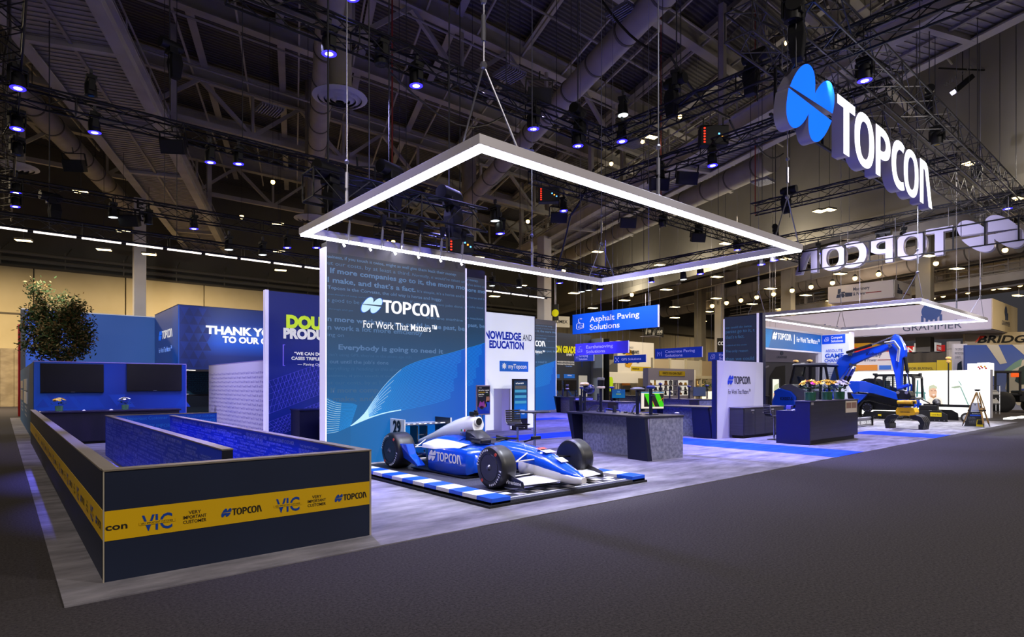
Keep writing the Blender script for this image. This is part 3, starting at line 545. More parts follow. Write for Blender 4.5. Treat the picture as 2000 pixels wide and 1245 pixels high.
def lattice(z0, z1):
    sl = .36; n = 13; y = 16.895; x0, x1 = 5.63, 8.6
    def pt(a, b): x = x0+(x1-x0)*a; return Vector((x, y, z0+(x-x0)*sl+(z1-z0)*b))
    for b in [i/5 for i in range(6)]: lat.bar(pt(0, b), pt(1, b), .010, .004)
    for i in range(26):
        a = i/26; lat.bar(pt(a, 0), pt(min(a+.09, 1), 1), .007, .004); lat.bar(pt(min(a+.12, 1), 0), pt(a, 1), .007, .004)
lattice(.85, 1.75); lattice(.15, .62); lat.build('lattice_print', lm, t)
t = thing('cabinet', 'dark navy cabinet standing before the lattice print, half hidden by the screen tower', 'cabinet', (6.6, 15.9, 0)); box('body', M('cab_navy', '#0c0f3c', .4), t, 6.05, 7.3, 15.75, 16.4, 0, .96, .01); box('top', M('cab_top', '#141a5c', .35), t, 6.03, 7.32, 15.72, 16.42, .96, .99)
t = thing('pedestal', 'lilac pedestal with a blue top in front of the dark navy cabinet', 'pedestal', (6.8, 15.4, 0)); box('body', M('ped_lilac', '#5a56a8', .5), t, 6.5, 7.0, 15.2, 15.5, 0, .62); box('top', M('ped_blue', '#0f1a78', .4), t, 6.48, 7.02, 15.18, 15.52, .72, .80); MB().cyl((6.75, 15.35, .62), (6.75, 15.35, .72), .05, n=10).build('neck', edge, t)
# ---------------------------------------------------------------- screen towers
def E_(name, col, s=1.): return M(name, '#050505', .5, emit=col, es=s)
led = gradient('led_field', [(0, '#065a96'), (.25, '#075690'), (.42, '#1d4c78'), (.62, '#243e5a'), (.85, '#2e364a'), (1, '#3a3a44')], 2, 0, 4.30, .5, emit=1.); led.node_tree.nodes['Principled BSDF'].inputs['Base Color'].default_value = (.02, .02, .02, 1); led.node_tree.nodes['Principled BSDF'].inputs['Specular IOR Level'].default_value = .1
for l_ in list(led.node_tree.links):
    if l_.to_socket.name == 'Base Color': led.node_tree.links.remove(l_)
lt1, lt2, lt3 = E_('led_text_a', '#4e6e98'), E_('led_text_b', '#46668e'), E_('led_text_c', '#30567e'); lw = E_('led_white', '#f7f7ff', 1.1); lpale = E_('led_pale', '#bfe2f8'); lrim = E_('led_rim', '#0a58c8'); lcy = E_('led_cyan', '#38a8f5'); lcyw = E_('led_cyanwhite', '#b8e6ff')
t = thing('screen_tower', 'tall screen tower behind the race car, its pale emblem over a blue wave', 'screen', (4.69, 10.87, .08))
X0, Z0, TW, TH = 4.69, .08, 3.23, 4.30
box('body', M('tower_dark', '#23232a', .5), t, X0, X0+TW, 10.9, 11.12, 0, 4.36); box('screen', led, t, X0, X0+TW, 10.87, 10.9, .08, 4.16); box('header', M('header_grey', '#4a484e', .6), t, X0, X0+TW, 10.872, 10.9, 4.16, 4.38)
lite = M('side_lit', '#e8e6f4', .4, emit='#d6ceff', es=.55); box('side_trim', lite, t, X0-.03, X0, 10.868, 11.13, 0, 4.26); box('side_trim', lite, t, X0+TW, X0+TW+.03, 10.85, 11.13, 0, 4.26)
pl = south(X0, 10.87)
LN = [('usiness, if you touch it twice, might as well give them back their money.', 0, 4.06, .085, 2.98, lt1, .01), ('ut our costs, by at least a third.', 0, 3.93, .105, 1.80, lt2, 0), ('Normally, it would\u2019ve taken us', 1.84, 3.93, .085, 1.36, lt2, 0), ('If more companies go to it, the more mo', .05, 3.78, .135, 3.16, lt1, .025), ('I make, and that\u2019s a fact.', 0, 3.60, .135, 1.93, lt1, .025), ('It\u2019s simple, it\u2019s a horse and b', 1.97, 3.60, .075, 1.22, lt2, .01), ('Topcon is the Corvette, the old way is horse and buggy.', 0, 3.47, .088, 2.60, lt1, .012), ('even thought of doing, we\u2019re knocking them out in half the time.', 0, 3.36, .04, 1.75, lt3, .02), ('s good to be eff', 0, 3.23, .105, .82, lt2, 0), ('If you can get two jobs done i', 1.80, 3.36, .075, 1.40, lt2, 0), ('through and get', .02, 3.08, .045, .5, lt3, .01), ('it in one machine', 2.2, 3.06, .08, .95, lt2, .01),
      ('n more work than we could in the past, be', 0, 2.86, .13, 3.2, lt1, .025), ('n work a lot more efficiently', 0, 2.70, .13, 2.1, lt2, .025), ('ing on', 0, 2.57, .10, .33, lt2, 0), ('Everybody is going to need it', .22, 2.33, .135, 2.4, lt1, .025), ('isn\u2019t using GPS, they\u2019re in the stone age still.', .04, 2.20, .075, 1.8, lt3, 0), ('out until the job\u2019s done', .04, 2.06, .10, 1.25, lt2, .01), ('verything is heading in this direction', 0, 1.93, .10, 1.75, lt3, 0), ('usiness, if you touch it twice', 0, 1.80, .07, 1.5, lt3, .01), ('ut our costs, by at l', 0, 1.66, .095, 1.1, lt3, 0), ('If more comp', .06, 1.50, .13, 1.0, lt3, .025), ('I make, and', 0, 1.33, .13, .95, lt3, .025)]
for s, a, z, h, w, mm, bo in LN:
    text(s, pl, a+.015, z, h*.72, mm, t, w, bo, out=.002, res=2, shear=.2 if s[:5] in ('Norma', 'veryt') else 0)
for sc_, mm, oo in ((.012, lrim, .004), (0., lpale, .006)):
    for half in EMB:
        q = [((x-.95)*(1+sc_*6)+.95, (y-.61)*(1+sc_*6)+.61) for x, y in half]; place(logo_piece([q], .255, .247, 0, 0), pl.mat(.70, 3.08, oo), 'emblem_half', mm, t)
logo(pl, 1.17, 3.11, .255, 1.37, lw, lw, t, .006, emblem=False); text('For Work That Matters\u2122', pl, .75, 2.78, .145, lw, t, 1.72, .004, out=.006)
def cat(P_, n=28):
    out = []; P_ = [P_[0]]+P_+[P_[-1]]
    for i in range(1, len(P_)-2):
        for k in range(8):
            s = k/8; a, b, c, d = P_[i-1:i+3]; out.append(tuple(.5*(2*b[j]+(c[j]-a[j])*s+(2*a[j]-5*b[j]+4*c[j]-d[j])*s*s+(3*b[j]-a[j]-3*c[j]+d[j])*s**3) for j in range(2)))
    out.append(P_[-2]); L_ = [0]
    for p, q in zip(out, out[1:]): L_.append(L_[-1]+math.hypot(q[0]-p[0], q[1]-p[1]))
    r = []; k = 0
    for i in range(n):
        s = L_[-1]*i/(n-1)
        while k < len(out)-2 and L_[k+1] < s: k += 1
        f = (s-L_[k])/max(1e-6, L_[k+1]-L_[k]); r.append((out[k][0]+(out[k+1][0]-out[k][0])*f, out[k][1]+(out[k+1][1]-out[k][1])*f))
    return r
TOP = cat([(.48, .85), (.75, 1.06), (.97, 1.34), (1.21, 1.63), (1.45, 1.85), (1.67, 2.01), (1.99, 2.14), (2.33, 2.23), (2.8, 2.34), (3.23, 2.46)]); BOT = cat([(.48, .85), (.75, .95), (1.05, 1.04), (1.35, 1.10), (1.9, 1.17), (2.6, 1.3), (3.23, 1.5)])
LTP = cat([(.0, 1.40), (.15, 1.33), (.28, 1.30), (.52, 1.28), (.62, 1.24)]); LBT = cat([(.0, .73), (.19, .75), (.37, .81), (.48, .85)])
def ribbon(mb, pts, w, o):
    v = []
    for i, p in enumerate(pts):
        q = pts[min(i+1, len(pts)-1)]; r = pts[max(i-1, 0)]; d = Vector((q[0]-r[0], q[1]-r[1])).normalized(); n = Vector((-d.y, d.x))*w/2
        v += [pl.at(p[0]+n.x, p[1]+n.y, o), pl.at(p[0]-n.x, p[1]-n.y, o)]
    mb.add(v, [(2*i, 2*i+1, 2*i+3, 2*i+2) for i in range(len(pts)-1)])
wf = MB(); n = len(TOP); vv = [pl.at(*p, .002) for p in TOP]+[pl.at(p[0], .09, .002) for p in TOP]; wf.add(vv, [(i, i+1, n+i+1, n+i) for i in range(n-1)])
fill = gradient('led_wavefill', [(0, '#065c98'), (.3, '#0660a8'), (.75, '#0657b4'), (1, '#0650b8')], 0, .3, 3.2, .5, emit=1.)
for l_ in list(fill.node_tree.links):
    if l_.to_socket.name == 'Base Color': fill.node_tree.links.remove(l_)
fill.node_tree.nodes['Principled BSDF'].inputs['Base Color'].default_value = (.02, .02, .02, 1); fill.node_tree.nodes['Principled BSDF'].inputs['Specular IOR Level'].default_value = .1
wf.build('wave_fill', fill, t)
b1, b2 = MB(), MB()
for k in range(30):
    s = k/29; c = [(p[0]+(q[0]-p[0])*s, p[1]+(q[1]-p[1])*s) for p, q in zip(TOP, BOT)]; cut = int(len(c)*(1.-.12*s)) if k else len(c); h = max(6, cut//2-4*(k % 3)); ribbon(b2, c[:max(8, cut)], .0065, .0032); ribbon(b1, c[:max(5, int(h*(1-.45*s)))], .006, .0038)
    c = [(p[0]+(q[0]-p[0])*s, p[1]+(q[1]-p[1])*s) for p, q in zip(LTP, LBT)]; ribbon(b2, c, .0065, .0032); ribbon(b1, c[:14], .006, .0038) if k % 2 else None
ribbon(b1, BOT[:12], .022, .004)
b2.build('wave_lines', E_('led_wave', '#1f8ee0'), t); b1.build('wave_lines', lcyw, t)
tw1 = t; chrome0 = M('chrome', '#d4d4dc', .16, 1.)
for k in range(6):
    x = X0+.28+.55*k; a_ = thing('arm_light', 'small white arm light, %s from the left on top of the first screen tower' % ('first', 'second', 'third', 'fourth', 'fifth', 'sixth')[k], 'lamp', (x, 10.8, 4.36), 'arm lights over the screen tower'); MB().cyl((x, 10.76, 4.335), (x+.02, 10.735, 4.29), .02, .026, 10).build('lamp_head', M('armlight_white', '#ffffff', emit='#ffffff', es=1.5), a_, 'auto'); MB().bar((x, 10.88, 4.375), (x, 10.75, 4.33), .014).build('arm', chrome0, a_)
T2 = dup(tw1, (12.9-3.23*1.265, 16.53, 0), label='second screen tower standing behind the first beside the white knowledge wall'); T2.scale = (1.265, 1, 1.31)
T3 = dup(tw1, (27.75-3.23*1.36, 28.0, 0), label='distant screen tower between the white knowledge wall and the dark grade wall'); T3.scale = (1.36, 1, 1.36)
# third-party free-standing tower on the right, seen from its narrow side
t = thing('screen_tower', 'narrow dark screen tower with a bright front edge behind the white reception panel', 'screen', (22.2, 12, 0))
box('body', M('tower_dark'), t, 22.24, 22.6, 11.4, 12.8, 0, 4.4); box('screen', E_('led_dark', '#1c2238'), t, 22.2, 22.24, 11.45, 12.75, .1, 4.36); box('side_trim', lite, t, 22.18, 22.62, 11.34, 11.40, 0, 4.42); box('side_trim', lite, t, 22.19, 22.26, 12.75, 12.81, 0, 4.3); box('side_trim', M('side_navy', '#141a40', .4), t, 22.25, 22.5, 11.2, 11.34, 0, 4.42)
pl = west(22.2, 12.75)
for s, z, h, w in [('panies go to it, t', 3.72, .13, 1.22), ('that\u2019s a fact.', 3.5, .13, .8), ('we could do twice', 3.9, .09, 1.1), ('a third of the costs', 3.2, .06, .9), ('The only reason', 2.95, .10, .95), ('than we could', 2.62, .14, 1.2), ('more efficiently', 2.42, .12, 1.2)]: text(s, pl, .04, z, h, E_('led_navytext', '#2c4a70'), t, w, .015, res=2)
# white knowledge wall
t = thing('graphic_wall', 'bright white backlit wall about knowledge and education beside the second screen tower', 'wall panel', (14.3, 16.9, 0))
box('panel', M('backlit_white', '#d8dae4', .5, emit='#dfe3f2', es=.62), t, 12.92, 15.6, 16.9, 17.1, 0, 4.27); box('edge_trim', M('side_navy'), t, 15.6, 15.63, 16.88, 17.1, 0, 4.28)
pl = south(12.92, 16.9); kb = M('deep_blue_letter', '#0a2fb0', .5, emit='#0a2fb0', es=.3); kn = M('slate_letter', '#1c2c54', .5)
text('KNOWLEDGE', pl, .04, 3.32, .27, kb, t, 1.93, .045, out=.03); text('AND', pl, 2.05, 3.32, .24, kn, t, .46, .01, out=.03); text('EDUCATION', pl, .44, 2.99, .26, kb, t, 1.66, .045, out=.03)
box('button', M('button_blue', '#1a66c8', .5, emit='#1a66c8', es=.35), t, 13.86, 15.26, 16.88, 16.9, 2.14, 2.53); text('myTopcon', pl, 1.34, 2.26, .16, wl, t, .9, .02, out=.03)
mb = MB(); mb.lathe((14.06, 16.87, 2.34), (0, 1, 0), [(0, .075), (.01, .075)], 14)
for k in range(8): a = k*math.pi/4; mb.bar((14.06+.07*math.cos(a), 16.872, 2.34+.07*math.sin(a)), (14.06+.115*math.cos(a), 16.872, 2.34+.115*math.sin(a)), .05, .01)
mb.build('gear_icon', wl, t)
wl2 = MB()
for k in range(16):
    c = cat([(.35+.02*k, 1.9-.02*k), (.5+.01*k, 1.45), (.8, 1.05+.03*k), (1.4, .85+.05*k), (2.0, 1.05+.045*k), (2.66, 1.35+.05*k)]); ribbon(wl2, c, .006, .002)
wl2.build('wave_lines', M('wave_grey', '#b4bcd8', .5, emit='#b4bcd8', es=.3), t)
# kiosk, white block, poster stand, bar table, stool
t = thing('kiosk', 'slim black touch kiosk with a lit information screen before the white wall', 'kiosk', (14.33, 16.3, 0)); box('housing', bez_m, t, 13.98, 14.69, 16.28, 16.36, .04, 1.86, .01); box('screen_glass', gradient('kiosk_screen', [(0, '#0a3c78'), (.3, '#0a5a9c'), (.6, '#12405c'), (1, '#16283c')], 2, .4, 1.8, .3, emit=.8), t, 14.03, 14.64, 16.27, 16.28, .42, 1.80); box('base', M('kiosk_base', '#20202c', .4), t, 14.0, 14.72, 16.12, 16.5, 0, .04)
pl = south(13.98, 16.27); text('myTopcon NOW', pl, .12, 1.68, .05, lw, t, .38, .01, out=.003); icon = MB()
for k, c in enumerate((1.42, 1.22, 1.02)): icon.box(14.06, 14.61, 16.264, 16.27, c-.05, c+.05)
icon.build('screen_rows', E_('row_cyan', '#4aa8d8', .7), t); MB().box(14.06, 14.61, 16.264, 16.27, 1.50, 1.62).build('screen_photo', E_('row_photo', '#6a6460', .6), t); text('Download the app', pl, .15, .72, .03, lw, t, .4, .01, out=.003); text('SCAN   VISIT', pl, .15, .58, .03, lw, t, .4, .01, out=.003)
t = thing('cabinet', 'plain lilac white block standing left of the black kiosk', 'cabinet', (13.9, 16.5, 0)); box('body', M('block_lilac', '#a8a4cc', .5), t, 13.55, 13.96, 16.4, 16.85, 0, 1.5, .005); box('top', white, t, 13.54, 13.98, 16.39, 16.86, 1.5, 1.515)  # plain pale lilac block, lower than the kiosk and just behind it
t = thing('poster_stand', 'framed poster on a chrome pole inviting visitors to a trackside chat', 'sign', (8.86, 11.45, 0)); chrome = M('chrome', '#d4d4dc', .16, 1.); py = 11.42
MB().lathe((8.86, 11.48, 0), (0, 0, 1), [(0, .17), (.02, .16), (.03, .02)], 18).build('base', chrome, t, 'auto'); MB().cyl((8.86, 11.48, .02), (8.86, 11.48, .95), .018, n=10).build('pole', chrome, t, 'auto')
box('frame', M('frame_alu', '#b4a4c4', .35, .6), t, 8.655, 9.075, py, py+.03, .92, 1.64, .005); box('poster', M('poster_dark', '#16182e', .4), t, 8.68, 9.05, py-.004, py, .95, 1.61); box('poster_foot', M('poster_blue', '#1034c0', .4), t, 8.68, 9.05, py-.006, py-.004, .95, 1.12)
pl = south(8.655, py-.006); text('TOPCON', pl, .07, 1.565, .018, wl, t, .08, .01, out=.002); text('Join us for a special', pl, .05, 1.505, .032, wl, t, .32, .012, out=.002); text('trackside chat', pl, .05, 1.455, .032, M('poster_yellow', '#f0c800', .5), t, .20, .012, out=.002); text('with', pl, .27, 1.455, .032, wl, t, .07, .012, out=.002); text('James Roe', pl, .05, 1.405, .032, wl, t, .17, .012, out=.002); text('Tuesday, March 14', pl, .05, 1.365, .016, wl, t, .14, 0, out=.002)
pm_ = MB(); fl = lambda pts, m_: MB().poly([pl.at(a, b_, .003) for a, b_ in pts]).build('poster_print', m_, t)
fl([(.27, 1.02), (.40, 1.02), (.40, 1.24), (.33, 1.27), (.27, 1.2)], M('print_suit', '#1a48c8', .5)); fl([(.28, 1.24), (.37, 1.22), (.39, 1.33), (.36, 1.40), (.29, 1.38)], M('print_skin', '#b07a62', .6)); fl([(.27, 1.36), (.38, 1.37), (.385, 1.43), (.29, 1.44)], M('print_cap', '#1c3a20', .6)); fl([(.24, 1.10), (.30, 1.12), (.31, 1.20), (.25, 1.19)], M('print_skin'))
fl([(.05, 1.12), (.10, 1.26), (.16, 1.22), (.22, 1.26), (.25, 1.12), (.16, 1.06)], M('print_wing', '#7a2a8c', .5, emit='#8a3a9c', es=.2)); fl([(.07, 1.09), (.12, 1.14), (.19, 1.14), (.23, 1.09), (.16, 1.05)], M('print_green', '#1c6a4a', .5))
def bar_table(x, y, label):
    t = thing('bar_table', label, 'table', (x, y, 0)); MB().lathe((x, y, 1.02), (0, 0, 1), [(0, .35), (.012, .37), (.03, .37), (.035, .365)], 36).build('table_top', M('table_black', '#23232c', .3), t, 'auto'); MB().lathe((x, y, .99), (0, 0, 1), [(0, .04), (.03, .1)], 16).build('bracket', chrome, t, 'auto')
    MB().cyl((x, y, .02), (x, y, .99), .032, n=14).build('pole', chrome, t, 'auto'); MB().lathe((x, y, 0), (0, 0, 1), [(0, .27), (.015, .26), (.03, .05)], 28).build('base', chrome, t, 'auto')
bar_table(9.17, 9.93, 'round black bar table on a chrome pole behind the race car')
leath = M('leather_black', '#1c1c26', .4, spec=.5)
def stool(x, y, rz, label):
    t = thing('bar_stool', label, 'stool', (0, 0, 0)); MB().lathe((0, 0, 0), (0, 0, 1), [(0, .21), (.012, .205), (.03, .04)], 24).build('base', chrome, t, 'auto'); MB().cyl((0, 0, .02), (0, 0, .66), .028, n=12).build('pole', chrome, t, 'auto')
    MB().tube([(.03, -.05, .28), (.17, -.1, .28), (.2, 0, .28), (.17, .1, .28), (.03, .05, .28)], .012).build('footrest', chrome, t, 'auto')
    prof = [(.22, .73), (.10, .715), (-.05, .71), (-.15, .725), (-.20, .78), (-.215, .87), (-.235, 1.06)]
    for i in range(len(prof)-1): pass
    sh = MB(); n_ = 15; pts = cat(prof, n_)
    for i in range(n_-1):
        a, b_ = pts[i], pts[i+1]; d = Vector((b_[0]-a[0], b_[1]-a[1])); ln = d.length; d /= ln; nn = Vector((-d.y, d.x))*.018; a2 = (a[0]+d.x*.008, a[1]+d.y*.008); b2_ = (b_[0]-d.x*.004, b_[1]-d.y*.004)
        sh.prism([(a2[0]+nn.x, -.19, a2[1]+nn.y), (a2[0]-nn.x, -.19, a2[1]-nn.y), (b2_[0]-nn.x, -.19, b2_[1]-nn.y), (b2_[0]+nn.x, -.19, b2_[1]+nn.y)], (0, .38, 0))
    s = sh.build('seat', leath, t, bevel=.006); fr = MB()
    for yy in (-.20, .20): fr.tube([(p[0], yy, p[1]) for p in pts], .011, 6)
    fr.build('seat_frame', chrome, t, 'auto'); MB().tube([(0, .0, .66), (.0, .12, .64), (0, .2, .63)], .008).build('lever', chrome, t)
    t.location = (x, y, 0); t.rotation_euler = (0, 0, rz); return t
stool(9.2, 10.55, -1.75, 'chrome bar stool with ribbed black back beside the round bar table'); stool(17.5, 8.45, -.65, 'chrome bar stool with ribbed black back behind the dark reception desk')
# ---------------------------------------------------------------- hanging light frames
def PY(u, v, y):
    ca, sa = math.cos(YAW), math.sin(YAW); r = (u-1000)/1168; k = y/(sa-ca*r); return Vector((k*(ca+sa*r), y, 1.65+(752-v)/1168*k))
def PX(u, v, x):
    ca, sa = math.cos(YAW), math.sin(YAW); r = (u-1000)/1168; k = x/(ca+sa*r); return Vector((x, k*(sa-ca*r), 1.65+(752-v)/1168*k))
alu = M('profile_white', '#d0ccd6', .4); glow = M('strip_glow', '#ffffff', emit='#f3f1ff', es=6.); cable = M('steel_cable', '#9a9aa8', .35, .7); rigb = M('rig_blue', '#1a2a9c', .5)
def light_frame(x0, x1, y0, y1, z, label, pts, label2):
    t = thing('hanging_light', label, 'hanging light', (x0, y0, z)); w, h = .17, .125
    for nm, a in (('rail', (x0, x1, y0, y0+w)), ('rail', (x0, x1, y1-w, y1)), ('rail', (x0, x0+w, y0+w, y1-w)), ('rail', (x1-w, x1, y0+w, y1-w))):
        box(nm, alu, t, *a, z+.03, z+.03+h, .006)
        e = .025; long_x = (a[1]-a[0]) > (a[3]-a[2])
        g = (a[0]+(e if long_x else e), a[1]-e, a[2]+e, a[3]-e); box('light_strip', glow, t, g[0]-(0 if long_x else 0), g[1], g[2]-(0 if long_x else w-e*0), g[3]+(0 if long_x else w), z-.005, z+.03)
    for x, y, ax in pts:
        r = MB(); zt = z+.16; d = Vector((.55, 0, 0)) if ax == 'x' else Vector((0, .55, 0)); c = Vector((x, y, zt+.95))
        if ax == 'c': d1, d2 = Vector((.6, 0, 0)), Vector((0, .5, 0)); r.bar(Vector((x, y, zt))+d1, c, .018).bar(Vector((x, y, zt))+d2, c, .018)
        elif ax: r.bar(Vector((x, y, zt))-d, c, .018).bar(Vector((x, y, zt))+d, c, .018)
        else: c = Vector((x, y, zt)); r.cyl(c, c+Vector((0, 0, .35)), .03, n=6)
        r.cyl(c, Vector((x, y, 21.01)), .011, n=5).cyl(c+Vector((0, 0, .3)), c+Vector((0, 0, .62)), .03, n=6).ball(c, .05, 5).ball(c+Vector((0, 0, .8)), .045, 5)
        r.build('suspension_cable', cable, t)
    rg = MB(); rnd = random.Random(3)
    for k in range(16):
        f = rnd.random(); x, y = ((x0+(x1-x0)*f, rnd.choice((y0+.09, y1-.09))) if k % 2 else (rnd.choice((x0+.09, x1-.09)), y0+(y1-y0)*f)); rg.bar((x, y, z+.16), (x+rnd.uniform(.1, .4), y+rnd.uniform(-.05, .05), z+.165+rnd.random()*.06), .05, .03)
    rg.build('cable_clips', rigb, t)['kind'] = 'stuff'
    return t
light_frame(4.34, 13.05, 5.67, 11.35, 4.5, 'large glowing rectangular light frame hanging above the race car', [(4.55, 5.86, 'c'), (8.0, 5.75, ''), (12.6, 5.8, 'x'), (12.8, 11.1, 'c'), (4.5, 9.6, ''), (10.3, 11.25, '')], '')
light_frame(24.2, 33.7, 6.5, 12.8, 4.5, 'second glowing light frame hanging above the blue excavator', [(24.5, 6.7, 'c'), (33.3, 6.7, 'c'), (24.5, 12.5, 'c'), (33.2, 12.5, 'x'), (29, 6.6, '')], '')
for x, y, e in [(6.2, 5.76, 50), (11.0, 5.76, 50), (6.2, 11.2, 40), (11.0, 11.2, 40), (4.43, 8.5, 50), (12.95, 8.5, 40), (27, 6.6, 90), (31, 6.6, 90), (27, 12.6, 50), (31, 12.6, 50), (33.6, 9.6, 70)]:
    o = lamp('AREA', 'light_strip_lamp', (x, y, 4.47), e, (.93, .93, 1), (x, y, 0)); o.data.shape = 'RECTANGLE'; lx = abs(y-8.5) > 2 and abs(y-9.6) > 2; o.data.size, o.data.size_y = (3.6, .15) if lx else (.15, 3.6)
    o.rotation_euler = (0, 0, 0)
# ---------------------------------------------------------------- trusses, moving heads, hoists, speakers
blk_m = M('truss_black', '#17171c', .5, .3); blk2 = M('rig_black', '#0d0d11', .55); grey_m = M('rig_grey', '#3c3c44', .5, .3)
def truss(p, q, label, w=.42, step=.62, lit=None, mat=None):
    p, q = Vector(p), Vector(q); t = thing('lighting_truss', label, 'truss', tuple(p)); mat = mat or blk_m; d = (q-p); n = max(2, int(d.length/step)); u = d.normalized(); s = u.cross(Vector((0, 0, 1))).normalized()*w/2; up = Vector((0, 0, w/2))
    cs = [s+up, -s+up, -s-up, s-up]
    for c in cs: MB().cyl(p+c, q+c, .027, n=6).build('chord', mat, t, 'auto')
    l = MB()
    for k in range(n+1):
        a = p+d*(k/n); b = p+d*min(1, (k+1)/n)
        for i in range(4):
            c0, c1 = cs[i], cs[(i+1) % 4]
            if k % 4 == 0: l.bar(a+c0, a+c1, .022)
            if k < n: l.bar(a+(c0 if k % 2 else c1), b+(c1 if k % 2 else c0), .018)
    l.build('lattice', mat, t)['kind'] = 'stuff'
    L_ = d.length; k = 1.2
    while k < L_: c = p+u*k; MB().cyl(c+up, (c.x, c.y, 21.01), .012, n=5).build('suspension_chain', grey_m, t); k += max(5.5, L_/4)
    cb = MB(); rnd = random.Random(int(L_*31)); pts = [p+u*(L_*i/18)+up*1.05+s*rnd.uniform(-.6, .6)+Vector((0, 0, rnd.uniform(0, .05))) for i in range(19)]; cb.tube(pts, .03, 5); cb.build('cable_loom', blk2, t)
    if lit:
        for i in range(int(L_/1.25)):
            a = p+u*(1.25*i+.05)-up-Vector((0, 0, .03)); MB().bar(a, a+u*1.1, .06, .05).build('light_batten', lit, t)
    return t
batt = M('batten_glow', '#ffffff', emit='#fff0e4', es=2.6)
truss((-3, 24.3, 6.75), (23.6, 24.3, 6.75), 'long black truss with a row of white light battens before the rear wall', lit=batt)
truss((-2, 25.6, 8.2), (14, 25.6, 8.2), 'black truss just above and behind the batten-lit truss')
truss((-1.0, 19.5, 9.0), (13.5, 19.5, 9.0), 'black truss crossing under the broad left catwalk')
truss((3.2, 11.8, 9.0), (13.9, 11.8, 9.0), 'black truss high over the rear of the main light frame')
truss((13.8, 2.5, 9.0), (13.8, 11.9, 9.0), 'black truss running towards the rear, joined at a corner over the main light frame')
truss((.15, 8, 9.0), (.15, 34, 9.0), 'black truss running straight back along the left edge of the stand')
truss((11.5, 5.1, 9.1), (36, 5.1, 9.1), 'wide grey black truss carrying the front hanging wordmark', .6, .6, None, M('truss_grey', '#4a484a', .4, .5))
truss((11.5, 6.3, 9.1), (36, 6.3, 9.1), 'second grey black truss alongside the front wordmark truss', .6, .6, None, MATS['truss_grey'])
truss((16.8, 5.2, 9.0), (16.8, 15.5, 9.0), 'black truss right of the main light frame carrying two blue lamps')
truss((14.2, 15.5, 9.0), (36, 15.5, 9.0), 'black truss seen through the middle of the main light frame')
truss((24.0, 5.4, 9.0), (24.0, 12.5, 9.0), 'short black truss below the front hanging wordmark')
truss((29.9, 4.2, 8.9), (29.9, 15.4, 8.9), 'black truss carrying the reversed hanging wordmark')
truss((4.2, 10.55, 5.25), (8.1, 10.55, 5.25), 'short blue lit black truss directly over the first screen tower', .5, .5)
truss((24, 11.4, 7.45), (24, 21, 7.45), 'low black truss just behind the right rail of the main light frame', .35)
truss((10, 19, 7.1), (23, 19, 7.1), 'low black truss behind the back corner of the main light frame', .35)
hot, halob, hotr = M('lens_hot', '#ffffff', emit='#c8ccff', es=6), M('halo_blue', '#2222ff', emit='#2018ff', es=6), M('lens_white', '#ffffff', emit='#f2fff4', es=6); lens_off = M('lens_off', '#1a1a22', .1)
def moving_head(lens, rim):
    t = thing('moving_head', '', 'stage light'); MB().box(-.16, .16, -.12, .12, -.10, 0).build('base_box', blk2, t, bevel=.015)
    MB().box(-.19, -.15, -.07, .07, -.42, -.10).box(.15, .19, -.07, .07, -.42, -.10).box(-.19, .19, -.07, .07, -.14, -.10).build('yoke', blk2, t, bevel=.01)
    h = MB().lathe((0, .02, -.20), (0, -.06, -1), [(-.04, .09), (0, .13), (.14, .145), (.26, .15), (.31, .145)], 18).build('head', blk2, t, 'auto')
    r = MB().lathe((0, .02-.0186, -.20-.309), (0, -.06, -1), [(0, .15), (.006, .15)], 18).build('rim_halo', rim, t, 'auto'); MB().lathe((0, .02-.0190, -.20-.316), (0, -.06, -1), [(0, .082), (.006, .075)], 16).build('lens', lens, t, 'auto')  # glowing ring stands in for the halo round the lens; black on unlit heads
    MB().cyl((0, 0, 0), (0, 0, .12), .03, n=8).box(-.05, .05, -.03, .03, .08, .2).build('clamp', grey_m, t)
    return t
protos = {'b': moving_head(hot, halob), 'w': moving_head(hotr, M('halo_soft', '#c8d0d0', emit='#cfd8d8', es=1.5)), 'o': moving_head(lens_off, blk2)}; used = set()
WD = {'b': 'glowing blue', 'w': 'glowing white', 'o': 'unlit black'}
def head(kind, p, label, rz=0, s=1., rx=0):
    pr = protos[kind]
    o = pr if kind not in used else dup(pr); used.add(kind); o.location = p; o.rotation_euler = (rx, 0, rz); o.scale = (s, s, s); o['label'] = label; o['group'] = 'moving head lights on the trusses'; ORG[o.name] = Vector(p); return o
